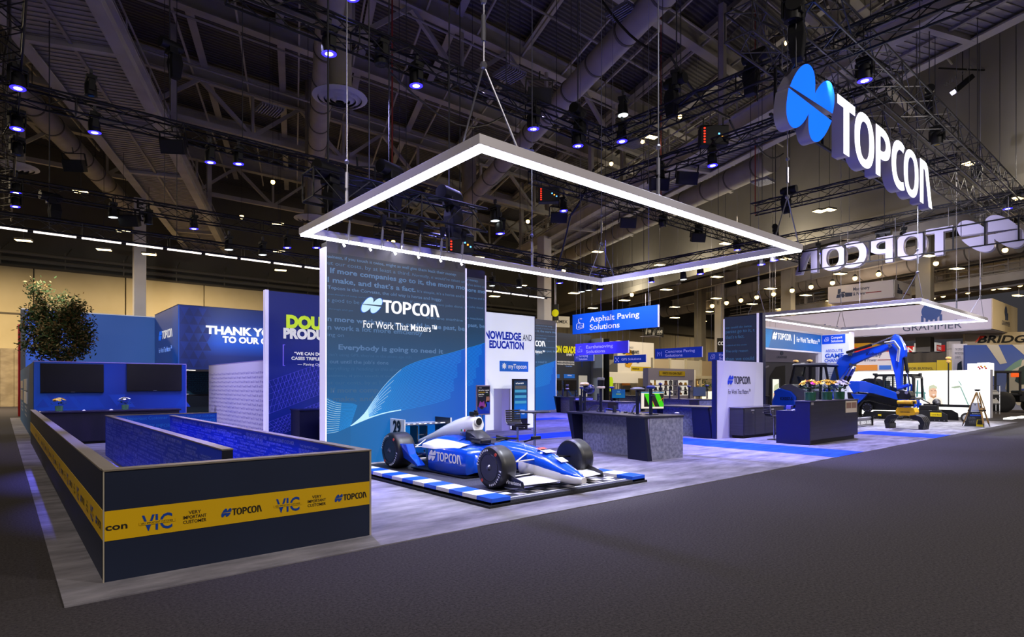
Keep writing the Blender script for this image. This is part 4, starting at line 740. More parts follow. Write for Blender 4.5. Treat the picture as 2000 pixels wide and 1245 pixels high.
HD = [('b', 35, 176, 'x', .15, 'fourth blue head from the bottom of the left edge truss'), ('b', 33, 255, 'x', .15, 'third blue head from the bottom of the left edge truss'), ('b', 31, 379, 'x', .15, 'second lowest blue head of the left edge truss'), ('b', 30, 406, 'x', .15, 'lowest blue head of the left edge truss'), ('o', 34, 305, 'x', .15, 'unlit head tilted between two blue heads of the left edge truss'),
      ('b', 185, 262, 'y', 19.5, 'leftmost blue head on the truss under the left catwalk'), ('b', 411, 320, 'y', 19.5, 'blue head on the truss just right of the left catwalk'), ('b', 466, 323, 'y', 19.5, 'blue head right of the left catwalk, farther right of the pair'), ('o', 178, 190, 'y', 19.5, 'unlit head standing on the truss over the left catwalk'),
      ('b', 643, 109, 'y', 11.8, 'blue head on the high truss beside the thick vertical duct'), ('b', 813, 171, 'y', 11.8, 'blue head on the high truss between the ring diffuser and the main frame cable'), ('b', 688, 0, 'y', 11.8, 'blue head cut by the top edge of the photo near the thick duct'), ('o', 745, 130, 'y', 11.8, 'unlit head on the high truss right of the thick duct'), ('b', 1042, 255, 'y', 11.8, 'blue head on the high truss just right of the main frame cable'), ('b', 1129, 288, 'y', 11.8, 'bright blue head at the corner of the high trusses'),
      ('b', 1215, 279, 'x', 13.8, 'bright blue head just right of the high truss corner'), ('w', 1217, 228, 'x', 13.8, 'white head pointing down above the high truss corner'), ('o', 1320, 180, 'x', 13.8, 'unlit head upright on the truss right of the corner'), ('b', 1392, 326, 'x', 16.8, 'bright blue head under the truss with red display rack'), ('b', 1101, 414, 'x', 16.8, 'blue head inside the main light frame opening, upper one'), ('o', 1290, 350, 'x', 16.8, 'unlit head beside two black floodlights over the frame'),
      ('b', 977, 459, 'y', 15.5, 'bright blue head low inside the main light frame opening'), ('w', 967, 434, 'y', 15.5, 'white head just above the low blue head inside the frame'), ('o', 1295, 445, 'y', 15.5, 'unlit head under the truss inside the frame opening, left'), ('o', 1365, 462, 'y', 15.5, 'unlit head under the truss inside the frame opening, right'), ('b', 1440, 490, 'y', 15.5, 'small blue head behind the right corner of the main frame'),
      ('b', 1689, 161, 'y', 5.1, 'blue head right of the emblem on the front wordmark truss'), ('o', 1548, 45, 'y', 5.1, 'unlit head at the upper left end of the front wordmark truss'), ('o', 1830, 285, 'y', 5.1, 'unlit head above the last letter of the front wordmark'), ('o', 1908, 350, 'y', 6.3, 'unlit head right of the front wordmark near the frame edge'),
      ('b', 379, 449, 'y', 25.6, 'blue head over the white column'), ('w', 221, 427, 'y', 25.6, 'white head on the rear left truss'), ('o', 290, 440, 'y', 25.6, 'unlit head left of the white column'), ('b', 618, 486, 'y', 24.3, 'blue head beside the left corner of the main frame'), ('b', 561, 486, 'y', 24.3, 'small blue head left of the main frame corner'), ('w', 447, 490, 'y', 24.3, 'white spot on the batten truss, left one'), ('w', 513, 500, 'y', 24.3, 'white spot on the batten truss, right one'), ('w', 961, 560, 'y', 24.3, 'white spot on the batten truss right of the second tower'), ('w', 1014, 563, 'y', 24.3, 'white spot on the batten truss beside the far column'),
      ('b', 1093, 555, 'y', 19.0, 'blue head left below the back corner of the main frame'), ('b', 1172, 567, 'y', 19.0, 'blue head directly below the back corner of the main frame'), ('w', 1150, 569, 'y', 19.0, 'white head below the back corner of the main frame'), ('w', 1136, 572, 'y', 19.0, 'small white head left of the frame back corner'), ('b', 1272, 553, 'x', 24.0, 'blue head left under the right rail of the main frame'), ('b', 1368, 537, 'x', 24.0, 'blue head midway under the right rail of the main frame'), ('b', 1487, 519, 'x', 24.0, 'blue head near the right corner under the main frame'), ('w', 1335, 548, 'x', 24.0, 'white head under the right rail of the main frame'), ('b', 1512, 511, 'x', 24.0, 'small blue head next to the right corner of the main frame'), ('b', 1598, 498, 'x', 29.9, 'blue head behind the last reversed letter'), ('b', 1716, 483, 'x', 29.9, 'blue head seen through the reversed letters'), ('b', 1968, 410, 'x', 29.9, 'bright blue head above the reversed emblem'), ('o', 1765, 470, 'x', 29.9, 'unlit head before the reversed letters')]
for k, u, v, ax, c, lb in HD:
    p = Vector((*Gp(u, v, 8.35), 8.35)) if c == .15 else (PY(u, v, c) if ax == 'y' else PX(u, v, c)); head(k, (p.x, p.y, p.z+.55), lb, (1.2 if ax == 'y' else 0)+.4)
def hoist(p, label, rz=0, drop=.9):
    t = thing('chain_hoist', label, 'hoist', (0, 0, 0), 'chain hoists'); MB().cyl((-.32, 0, 0), (.22, 0, 0), .15, n=16).cyl((.22, 0, 0), (.3, 0, 0), .11, n=14).build('motor', blk2, t, 'auto'); MB().box(-.12, .12, -.14, .14, -.24, .02).build('gearbox', blk2, t, bevel=.02)
    MB().loft([[(a*.13*(1-.0)+.1, b*.12, -.2) for a, b in ((-1, -1), (1, -1), (1, 1), (-1, 1))], [(a*.17+.1, b*.15, -.45) for a, b in ((-1, -1), (1, -1), (1, 1), (-1, 1))], [(a*.12+.1, b*.1, -drop) for a, b in ((-1, -1), (1, -1), (1, 1), (-1, 1))]]).build('chain_bag', M('bag_black', '#101014', .85), t, bevel=.02)
    MB().cyl((-.05, 0, .1), (-.05, 0, 20.6-p[2]), .018, n=5).build('chain', grey_m, t); MB().cyl((-.05, 0, -.2), (-.05, 0, -1.1), .014, n=5).build('load_chain', grey_m, t); t.location = p; t.rotation_euler = (0, 0, rz); return t
for u, v, ax, c, lb in [(645, 336, 'y', 10.55, 'chain hoist over the left end of the blue lit truss'), (880, 382, 'y', 10.55, 'chain hoist over the right end of the blue lit truss'), (763, 332, 'y', 11.8, 'chain hoist behind the near rail of the main light frame'), (1130, 218, 'y', 11.8, 'chain hoist left of the high truss corner'), (1318, 160, 'x', 13.8, 'chain hoist on the truss right of the high corner'), (1475, 110, 'x', 13.8, 'chain hoist in the tangle of cables at the upper right'), (1815, 180, 'y', 6.3, 'chain hoist hanging right of the front wordmark emblem'), (1540, 372, 'x', 24.0, 'chain hoist on the short truss below the emblem'), (1515, 445, 'y', 15.5, 'chain hoist beside the right corner of the main frame'), (100, 385, 'y', 25.6, 'chain hoist on the rear left truss'), (335, 90, 'y', 19.5, 'chain hoist over the middle of the left catwalk'), (900, 455, 'y', 15.5, 'chain hoist behind the blue lit truss'), (1725, 455, 'x', 29.9, 'chain hoist on the reversed wordmark truss'), (1555, 20, 'y', 5.1, 'chain hoist at the top end of the wordmark trusses')]:
    p = PY(u, v, c) if ax == 'y' else PX(u, v, c); hoist(tuple(p), lb, .3 if ax == 'y' else 1.6)
def speaker(p, label, rz, tilt=.35):
    t = thing('loudspeaker', label, 'speaker', (0, 0, 0), 'flown loudspeakers'); MB().hexa([(-.33, -.2, -.2), (.33, -.2, -.2), (.26, .2, -.2), (-.26, .2, -.2), (-.33, -.2, .2), (.33, -.2, .2), (.26, .2, .2), (-.26, .2, .2)]).build('cabinet', blk2, t, bevel=.012); MB().box(-.30, .30, -.212, -.2, -.17, .17).build('grille', M('grille_dark', '#1c1c22', .8), t); MB().bar((-.36, 0, 0), (-.36, 0, .4), .05, .03).bar((.36, 0, 0), (.36, 0, .4), .05, .03).bar((-.36, 0, .4), (.36, 0, .4), .05, .03).cyl((0, 0, .4), (0, 0, .6), .02, n=6).build('bracket', blk2, t); t.location = p; t.rotation_euler = (tilt, 0, rz)
for u, v, ax, c, lb in [(341, 287, 'y', 19.5, 'black loudspeaker under the truss at the edge of the left catwalk'), (255, 431, 'y', 25.6, 'small black loudspeaker on the rear left truss'), (1052, 188, 'y', 11.8, 'loudspeaker standing on the high truss above the main frame cable'), (1285, 360, 'x', 16.8, 'left of the two black loudspeakers over the frame rail'), (1340, 348, 'x', 16.8, 'right of the two black loudspeakers over the frame rail'), (700, 365, 'y', 11.8, 'loudspeaker facing down behind the near left frame rail'), (1090, 425, 'x', 16.8, 'loudspeaker inside the frame opening beside the blue head'), (1225, 435, 'y', 15.5, 'loudspeaker under the inner truss, upper one'), (1362, 464, 'y', 15.5, 'loudspeaker under the inner truss, lower one'), (148, 324, 'y', 25.6, 'small black box speaker on the beige duct')]:
    p = PY(u, v, c) if ax == 'y' else PX(u, v, c); speaker(tuple(p), lb, -.6)
def rack(p, label, rz):
    t = thing('dimmer_rack', label, 'equipment rack', (0, 0, 0), 'flown equipment racks'); MB().box(-.42, .42, -.18, .18, -.3, .3).build('cabinet', blk2, t, bevel=.01); MB().box(-.38, .38, -.19, -.18, -.27, .27).build('panel', M('rack_panel', '#15151a', .4), t)
    for k in range(6): MB().box(-.34, -.29, -.197, -.19, -.24+.085*k, -.20+.085*k).build('indicator', M('led_red', '#ff2010', emit='#ff2a14', es=3), t)
    for k in range(3): MB().box(.1+.09*k, .15+.09*k, -.197, -.19, .0-.06*k, .05-.06*k).build('indicator', M('led_amber', '#ffa020', emit='#ff9a30', es=2) if k % 2 else M('led_cyan2', '#40a0ff', emit='#60b0ff', es=2), t)
    MB().bar((-.3, 0, .3), (-.3, 0, .6), .04).bar((.3, 0, .3), (.3, 0, .6), .04).build('bracket', blk2, t); t.location = p; t.rotation_euler = (0, 0, rz)
rack(tuple(PX(1393, 268, 16.8)), 'black rack with red indicator lights on the truss above the frame rail', -.75); rack(tuple(PX(1072, 382, 16.8)), 'black rack with red indicators seen through the main light frame', -.75); rack(tuple(PY(898, 478, 15.5)), 'black rack with red lights just right of the first screen tower', -.4)
# rods from the blue lit truss to the screen tower
for k, x in enumerate((5.05, 5.75, 6.2, 6.62, 7.15, 7.7)):
    t = thing('turnbuckle', 'steel turnbuckle rod, %s from the left over the first screen tower' % ('first', 'second', 'third', 'fourth', 'fifth', 'sixth')[k], 'rigging', (x, 10.82, 4.38), 'turnbuckles over the screen tower');
    MB().cyl((x, 10.7, 4.36), (x, 10.62, 5.0), .012, n=6).cyl((x, 10.69, 4.5), (x, 10.66, 4.72), .026, n=8).build('rod', cable, t, 'auto'); MB().loft([[(x+a*.05, 10.62+b*.05, 5.0) for a, b in ((-1, -1), (1, -1), (1, 1), (-1, 1))], [(x+a*.03, 10.64+b*.03, 4.78) for a, b in ((-1, -1), (1, -1), (1, 1), (-1, 1))]]).build('chain_bag', M('bag_black'), t)
# loose cables hanging in the rig
def cab(pts, r, label):
    P2 = [Vector(p) for p in pts]; out = []
    for a, b in zip(P2, P2[1:]):
        for i in range(7): f = i/7; out.append(a.lerp(b, f)-Vector((0, 0, (a-b).length*.10*math.sin(math.pi*f))))
    out.append(P2[-1]); tag(MB().tube(out, r, 5).build('power_cable', blk2), label, 'cable')
cab([PY(1175, 0, 11.8), PX(1310, 110, 13.8), PX(1425, 230, 16.8)], .035, 'thick black cable slanting across the roof to the red indicator rack'); cab([PX(1425, 235, 16.8), PX(1470, 270, 20), PX(1530, 300, 24)], .03, 'looping black cable right of the red indicator rack'); cab([PX(1500, 135, 13.8), PY(1560, 110, 5.1)], .03, 'black cable drooping left of the front emblem'); cab([PX(1160, 330, 16.8), PX(1115, 420, 16.8), PX(1065, 540, 22)], .04, 'bundle of black cables falling to the far column'); cab([PY(760, 140, 11.8), PX(1000, 215, 13.8)], .025, 'thin black cable sagging under the high truss')
for u, v0, v1, k, c, lb in [(1291, 235, 405, 30, '#8a2a24', 'thin red pipe hanging beside the grey suspended wall'), (766, 225, 395, 22, '#9a3a30', 'red cable dropping behind the near left frame rail'), (1475, 330, 420, 30, '#8a2a24', 'red pipe hanging left of the front emblem')]:
    r = (u-1000)/1168; x, y = k*(math.cos(YAW)+math.sin(YAW)*r), k*(math.sin(YAW)-math.cos(YAW)*r); tag(MB().cyl((x, y, 1.65+(752-v1)*k/1168), (x, y, 20.5), .03, n=6).build('hanging_pipe', M('pipe_red', c, .5)), lb, 'pipe')
# ---------------------------------------------------------------- hanging wordmarks
side = M('sign_side', '#b9b4d2', .4, .2); face_w = M('sign_white', '#ffffff', emit='#ffffff', es=1.6); face_b = M('sign_blue', '#0a6cff', emit='#0566ff', es=1.0)
def big_sign(pl, h, label, back=False):
    """built-up letters .26 m deep, each a part, lit faces"""
    t = thing('hanging_sign', label, 'sign', tuple(pl.o)); kx = h*1.0; D = .26
    parts = [('emblem_half', [EMB[0]], 1, 0, -.11*h), ('emblem_half', [EMB[1]], 1, 0, -.11*h)]+[('letter', lp, 1.19, 1.98, 0) for lp in LET]
    for nm, lp, sx, dx, dy in parts:
        loops = [[(x*sx, y) for x, y in l_] for l_ in lp]
        b = place(logo_piece(loops, h, h, dx, D/2), pl.mat(0, dy, -D/2), nm, side, t)
        f = place(logo_piece(loops, h, h, dx, 0), pl.mat(0, dy, .004), 'lit_face', face_b if nm == 'emblem_half' else face_w, b); f.location = (0, 0, 0)
    w = h*(1.98+4.7*1.19); fr = MB()
    for zz in (.12, .92): fr.bar(pl.at(-.02 if zz < .5 else .1, zz*h, -D-.04), pl.at(w*.98, zz*h, -D-.04), .05)
    for k in range(9): fr.bar(pl.at(.2+w*.95*k/8, .12*h, -D-.04), pl.at(.2+w*.95*k/8, .92*h, -D-.04), .05)
    fr.build('frame', blk_m, t)
    for k in range(5): p = pl.at(.5+(w-1)*k/4, h*.95, -D-.04); MB().cyl(p, (p.x, p.y, max(p.z+.2, 8.8)), .012, n=5).build('suspension_cable', cable, t)
    return t
big_sign(south(11.86, 5.5, 6.98), 1.27, 'large front hanging wordmark with a blue emblem and white lit letters')
big_sign(PL((29.4, 4.5, 6.95), (0, 1, 0), (0, 0, 1)), 1.13, 'reversed hanging wordmark seen from behind with its black frame')
# topic signs over the counters
sb = noisy('topic_blue', '#0a58ea', '#0a5cf0', (.3, .3, .3), 1, .45, emit=.18); sbd = M('topic_blue_dim', '#0a34b4', .45, emit='#0a34b4', es=.25); sv = M('topic_violet', '#4038f0', .45, emit='#3c34f0', es=.3); letw = M('topic_white', '#ece8fa', .5, emit='#e6e2ff', es=.2); letd = M('topic_lilac', '#b4b2fa', .5, emit='#a4a2fa', es=.3)
def icon_mesh(pl, x, z, s, kind, mat, par):
    mb = MB(); B = lambda a, b, c, d, w=.07: mb.bar(pl.at(x+a*s, z+b*s, .01), pl.at(x+c*s, z+d*s, .01), w*s, .008)
    if kind in ('paver', 'dozer', 'digger', 'loader'):
        for q in ((0, .1, .0, .55), (0, .55, .45, .75), (.45, .75, .5, .55), (.5, .55, 1, .6), (1, .6, 1, .12), (1, .12, .25, 0), (.25, 0, 0, .1), (.3, .15, .85, .2), (.3, .15, .35, .35), (.35, .35, .85, .38), (.85, .38, .85, .2), (.28, .75, .3, 1.1)): B(*q)
        for r in (.12, .22): 
            pts = [(.62+r*math.cos(math.radians(a)), .95+r*math.sin(math.radians(a))) for a in (40, 70, 100, 130)]
            for p, q in zip(pts, pts[1:]): B(*p, *q)
        if kind == 'digger': B(.5, .6, .95, 1.1); B(.95, 1.1, 1.15, .7); B(1.15, .7, 1.0, .55)
    elif kind == 'x':
        B(0, 0, 1, 1, .16); B(0, 1, 1, 0, .16)
        for a, b in ((0, 0), (1, 1), (0, 1), (1, 0)): mb.lathe(pl.at(x+a*s, z+b*s, .006), pl.n, [(0, .16*s), (.008, .16*s)], 8)
    else:
        B(0, 0, 0, 1); B(1, 0, 1, 1)
        pts = [(.5+.2*math.cos(a*.785), .65+.2*math.sin(a*.785)) for a in range(9)]
        for p, q in zip(pts, pts[1:]): B(*p, *q)
        for k in range(3): B(.5, .1+.13*k, .5, .16+.13*k, .08)
    mb.build('icon', mat, par)
def topic(x, y0, y1, z0, z1, l1, l2, kind, face, ink_, label, tx, tw):
    t = thing('topic_sign', label, 'sign', (x, y0, z0), 'topic signs over the counters'); box('panel', face, t, x, x+.04, y1, y0, z0, z1); box('edge_trim', M('topic_edge', '#c8c4f0', .4, emit='#c8c4ff', es=.4), t, x-.004, x+.045, y1-.02, y1, z0, z1)
    pl = west(x, y0); h = z1-z0; b1_ = z0+h*.54
    if l2: text(l1, pl, tx, b1_, h*.27, ink_, t, tw[0], .012, out=.004); text(l2, pl, tx, z0+h*.14, h*.27, ink_, t, tw[1], .012, out=.004)
    else: text(l1, pl, tx, z0+h*.34, h*.30, ink_, t, tw[0], .012, out=.004)
    icon_mesh(pl, tx*.25, z0+h*.22, h*.48, kind, ink_, t); L_ = y0-y1
    for f in (.1, .5, .9): MB().cyl((x+.02, y0-L_*f, z1), (x+.02, y0-L_*f, 21.01), .006, n=5).build('suspension_cable', cable, t)
topic(13.2, 12.6, 9.5, 3.18, 3.77, 'Asphalt Paving', 'Solutions', 'paver', sb, letw, 'bright blue hanging sign reading Asphalt Paving Solutions', .70, (1.80, 1.12))
topic(23.8, 22.5, 18.9, 3.25, 3.86, 'Earthmoving', 'Solutions', 'dozer', sv, letd, 'violet blue hanging sign reading Earthmoving Solutions', .78, (1.85, 1.32)); topic(31.8, 30.2, 28.3, 3.34, 3.92, 'Surveying', 'Solutions', 'pole', sbd, letd, 'dim blue hanging sign reading Surveying Solutions', .5, (.85, .80)); topic(37, 30.8, 27.7, 3.35, 3.94, 'GPS Solutions', '', 'x', sbd, letd, 'dark blue hanging sign reading GPS Solutions', .75, (1.9, 0)); topic(30.7, 22.3, 19.05, 3.25, 3.86, 'Concrete Paving', 'Solutions', 'pole', sbd, letd, 'deep blue hanging sign reading Concrete Paving Solutions', .74, (2.05, 1.22)); topic(37.5, 22.8, 20.4, 3.3, 3.9, 'Excavation', 'Solutions', 'digger', sbd, letd, 'small blue hanging sign half hidden by the narrow dark tower', .85, (1.5, 1.3))
# ---------------------------------------------------------------- hall lamps
ORD = 'first second third fourth fifth sixth seventh eighth ninth tenth eleventh twelfth thirteenth fourteenth fifteenth'.split()
REG = [(330, 'over the rear wall'), (600, 'before the main light frame'), (860, 'inside the main light frame'), (1060, 'right of the first screen tower'), (1350, 'near the main frame back corner'), (1480, 'left of the narrow dark tower'), (1660, 'above the narrow dark tower'), (3000, 'above the right light frame')]
def fit_cable(o, k):
    for c in o.children:
        if c.name.startswith('hanger_cable'): c.scale = (1, 1, k)
def name_lamp(o, u, v, all_, what):
    lo = 0
    for hi, ph in REG:
        if u < hi: break
        lo = hi
    order = sorted([q for q in all_ if lo <= q[0] < hi]); i = [k for k, q in enumerate(order) if q[0] == u and q[1] == v][0]; o['label'] = '%s, %s from the left %s' % (what, ORD[i], ph)
hl = M('hall_lamp_glow', '#ffffff', emit='#ffdf9a', es=7); hl.cycles.emission_sampling = 'NONE'; hlb = M('hall_bulb_glow', '#ffffff', emit='#ffd27a', es=9); hlb.cycles.emission_sampling = 'NONE'; lampb = M('lamp_body', '#55504a', .5)
t0 = thing('hall_lamp', 'flat rectangular hall lamp glowing warm white high under the roof', 'lamp', group='flat hall lamps'); MB().box(-.35, .35, -.22, .22, 0, .1).build('housing', lampb, t0); MB().box(-.33, .33, -.20, .20, -.02, 0).build('lamp_panel', hl, t0); MB().cyl((0, 0, .1), (0, 0, 8.5), .012, n=5).build('hanger_cable', grey_m, t0)
FL = [(46, 470, 9.8), (158, 375, 11), (203, 488, 9.8), (241, 452, 9.8), (291, 497, 9.8), (543, 437, 12), (545, 491, 11.3), (548, 528, 11.3), (935, 503, 11.5), (966, 579, 10), (1018, 558, 11), (1167, 492, 11.5), (1289, 518, 11.5), (1121, 573, 11.5), (1220, 587, 11), (1158, 602, 11), (1417, 476, 11.5), (1400, 541, 11.5), (1301, 566, 11.5), (1318, 600, 11), (1384, 609, 11), (1318, 621, 10), (1371, 628, 10), (1505, 564, 11), (1469, 594, 11), (1524, 604, 11), (1536, 506, 11.5), (1399, 583, 11.5), (1574, 577, 11), (1641, 535, 11.5), (1624, 588, 11), (1869, 525, 11.5), (1912, 543, 11.5), (1917, 559, 11.5), (1961, 564, 11), (1990, 578, 11), (1815, 500, 11.5), (1815, 584, 11), (1727, 456, 12), (1620, 410, 12), (1600, 413, 12), (1273, 268, 14), (1985, 388, 12), (1893, 320, 12)]
for k, (u, v, z) in enumerate(FL):
    x, y = Gp(u, v, z); o = t0 if k == 0 else dup(t0); s = min(1.6, max(.8, math.hypot(x, y)/40)); o.location = (x, y, z); o.rotation_euler = (0, 0, -.3); o.scale = (s, s, 1); fit_cable(o, (20.98-z)/8.5); name_lamp(o, u, v, FL, 'flat warm hall lamp')
t0 = thing('bulb_lamp', 'round warm bulb lamp glowing among the roof steel', 'lamp', group='round bulb lamps'); MB().ball((0, 0, 0), .16, 8).build('bulb', hlb, t0, 'auto'); MB().lathe((0, 0, .1), (0, 0, 1), [(0, .17), (.12, .12), (.2, .05)], 12).build('shade', lampb, t0, 'auto'); MB().cyl((0, 0, .25), (0, 0, 6), .012, n=5).build('hanger_cable', grey_m, t0)
BL = [(533, 356, 13), (472, 424, 13), (1328, 228, 14), (1255, 277, 14), (1194, 320, 14), (1031, 433, 13), (1101, 529, 11), (1234, 576, 11), (1443, 551, 11), (1419, 592, 10.5), (1447, 587, 10.5), (1478, 581, 10.5), (1511, 575, 10.5), (1547, 568, 10.5), (1391, 598, 10.5), (1670, 544, 10.5), (1716, 536, 10.5), (1828, 515, 11), (1963, 489, 11), (1842, 577, 10.5), (1890, 570, 10.5), (1940, 563, 10.5), (1992, 556, 10.5), (1584, 561, 10.5), (1626, 553, 10.5), (756, 474, 12), (768, 473, 12), (1537, 84, 14)]
for k, (u, v, z) in enumerate(BL):
    x, y = Gp(u, v, z); o = t0 if k == 0 else dup(t0); s = min(1.5, max(.55, math.hypot(x, y)/50)); o.location = (x, y, z); o.scale = (s, s, s); fit_cable(o, (20.98-z)/(6*s)); name_lamp(o, u, v, BL, 'round warm bulb lamp')
dif_g = M('louvre_grey', '#8e8c98', .5, .3)
for u, v, z, rz, lb in [(995, 148, 14, .5, 'unlit slatted lamp panel above the main light frame'), (527, 217, 14, .2, 'unlit slatted lamp panel left of the ring diffuser'), (1240, 282, 14, .6, 'unlit slatted lamp panel near the high truss corner'), (1490, 357, 13, .4, 'pale unlit lamp panel left of the short truss'), (1220, 30, 15, .4, 'pale unlit lamp panel beside the broad duct')]:
    x, y = Gp(u, v, z); t = thing('louvre_lamp', lb, 'lamp', (x, y, z)); MB().box(x-.5, x+.5, y-.5, y+.5, z+.08, z+.12).build('housing', dif_g, t)
    for k in range(9): box('slat', dif_g, t, x-.48+.115*k, x-.44+.115*k, y-.48, y+.48, z-.02, z+.08)
    MB().cyl((x, y, z+.12), (x, y, 20.8), .012, n=5).build('hanger_cable', grey_m, t)
# ---------------------------------------------------------------- race car platform
plat = noisy('platform_tarmac', '#23242c', '#4a4c58', (60, 60, 60), 2, .8, .35, .7, bump=.15, spec=.3, nrough=.8)
t = thing('car_platform', 'low black platform with blue and white kerbs and a chequered finish line', 'platform', (6.6, 8.5, 0))
box('base', M('platform_black', '#141418', .6), t, 4.90, 8.29, 6.18, 10.86, 0.012, .045); box('deck', plat, t, 4.95, 8.25, 6.2, 10.86, .045, .08)
kw, kb = M('kerb_white', '#e6e4e8', .4, coat=.3), M('kerb_blue', '#0a55e0', .4, coat=.3)
kbt = kb
for k in range(14):
    y0 = 6.2+.333*k
    for sx in (4.95, 7.92): box('kerb_block', kw if k % 2 else kb, t, sx, sx+.33, y0, y0+.333, .08 if False else .046, .135, .003)
chk = M('check_white', '#d8d6e2', .5); chd = M('check_dark', '#1c1c22', .5)
for i in range(16):
    for j in range(2):
        x = 5.30+.163*i; y = 6.42+.14*j; box('check_tile', chk if (i+j) % 2 == 0 else chd, t, x, x+.163, y, y+.14, .08, .0815)
for y in (6.33, 6.78): box('finish_line', chk, t, 5.28, 7.92, y, y+.03, .08, .0818)
MB().box(4.72, 7.9, 10.80, 10.86, .08, .1).build('edge_strip', chk, t)
# ---------------------------------------------------------------- the race car: nose towards -Y
CX = 6.57
blue_p = M('car_blue', '#1150d8', .22, coat=1.); white_p = M('car_white', '#eeeef2', .25, coat=1.); carb = M('carbon_black', '#101014', .35, coat=.3); tyre_m = M('tyre_rubber', '#1d1d20', .42, spec=.5); rim_m = M('rim_black', '#0c0c0f', .35, .5); rod = M('wishbone', '#b8b8c0', .3, .8); tyw = M('tyre_white', '#f2f2f2', .6); fsr = M('tyre_red', '#c8442a', .5)
car_ = thing('race_car', 'blue and white open-wheel race car numbered 29 on the low platform', 'car', (CX, 8.5, .08))
def ring(y, hw, zb, zt, p=2.6, n=24, cx=CX, top=1.0):
    zc = (zb+zt)/2; out = []
    for i in range(n):
        a = 2*math.pi*i/n; c, s = math.cos(a), math.sin(a); xx = hw*math.copysign(abs(c)**(2/p), c); zz = (zt-zb)/2*math.copysign(abs(s)**(2/p), s); f = 1-(1-top)*max(0, (zz/((zt-zb)/2)))**1.5 if zt > zb else 1; out.append((cx+xx*f, y, zc+zz))
    return out
TUB = [(6.06, .045, .21, .285), (6.14, .10, .19, .335), (6.35, .155, .20, .42), (6.7, .205, .26, .56), (7.0, .235, .28, .63), (7.35, .26, .24, .675), (7.7, .29, .20, .695), (7.95, .32, .16, .70)]
MB().loft([ring(y, w, b, t_, 2.5, top=.75) for y, w, b, t_ in TUB]).build('nose', blue_p, car_, 'auto')
# white underside and cheek of the nose, slightly proud
W_ = [(6.035, .055, .18, .27), (6.14, .115, .16, .30), (6.4, .172, .16, .37), (6.8, .222, .17, .455), (7.22, .262, .18, .51)]
MB().loft([ring(y, w, b, t_, 3.0) for y, w, b, t_ in W_]).build('nose_cheek', white_p, car_, 'auto')
# cockpit tub, sides and opening
MB().loft([ring(7.9, .325, .16, .69, 2.8, top=.78), ring(8.15, .37, .14, .665, 3, top=.8), ring(8.5, .40, .13, .655, 3, top=.82), ring(8.75, .42, .13, .66, 3, top=.8), ring(9.0, .42, .13, .68, 3, top=.75)]).build('cockpit_tub', blue_p, car_, 'auto')
ck = MB()
ck.loft([[(CX+hw*c_, y, z) for c_, z in ((-1, zs), (-.8, zs+.05), (0, zs+.075), (.8, zs+.05), (1, zs))] for y, hw, zs in ((7.84, .14, .645), (8.0, .235, .635), (8.25, .285, .63), (8.5, .27, .64))], closed=False, cap=False)
ck.build('cockpit_opening', M('cockpit_black', '#050507', .5), car_, 'auto')
hr = MB(); hr.loft([[(CX+sx*w, y, z) for sx, z in ((-1, .60), (-1, zt*.94), (-.6, zt), (.6, zt), (1, zt*.94), (1, .60))] for y, w, zt in ((8.42, .15, .70), (8.5, .165, .77), (8.62, .17, .83), (8.78, .16, .85))]); hr.build('headrest', leath, car_, 'auto')
for sx in (-1, 1): MB().loft([[(CX+sx*(.30+a), y, z+b) for a, b in ((-.03, 0), (-.02, .035), (.02, .035), (.03, 0))] for y, z in ((7.9, .69), (8.1, .68), (8.3, .685), (8.45, .70))]).build('cockpit_rim', leath, car_, 'auto')
MB().bar((CX-.12, 7.95, .71), (CX+.12, 7.95, .71), .02, .07).build('windscreen', M('screen_smoke', '#202630', .1), car_)
# engine cover: white hump falling to blue rear
EC = [(8.62, .13, .80, 1.06), (8.8, .135, .74, 1.09), (9.0, .15, .66, 1.06), (9.25, .17, .62, 1.0), (9.6, .18, .58, .88), (9.95, .17, .52, .74), (10.3, .13, .48, .62), (10.6, .09, .44, .53)]
MB().loft([ring(y, w, b, t_, 2.2, top=.7) for y, w, b, t_ in EC]).build('engine_cover', white_p, car_, 'auto')
MB().lathe((CX, 8.625, .985), (0, -1, 0), [(0, .085), (.02, .09), (.03, .075)], 20).build('airbox_rim', white_p, car_, 'auto'); MB().lathe((CX, 8.592, .985), (0, -1, 0), [(0, .068), (.002, .066)], 20).build('airbox_mouth', M('cockpit_black'), car_)
MB().box(CX-.06, CX+.06, 8.68, 8.82, 1.08, 1.16).box(CX-.035, CX+.035, 8.66, 8.72, 1.16, 1.19).build('onboard_camera', carb, car_, bevel=.015)
MB().loft([ring(y, w, b, t_, 2.6, top=.72) for y, w, b, t_ in [(8.85, .40, .14, .70), (9.1, .44, .14, .74), (9.4, .40, .14, .735), (9.8, .30, .16, .68), (10.2, .22, .18, .58), (10.5, .16, .2, .50)]]).build('rear_body', blue_p, car_, 'auto')
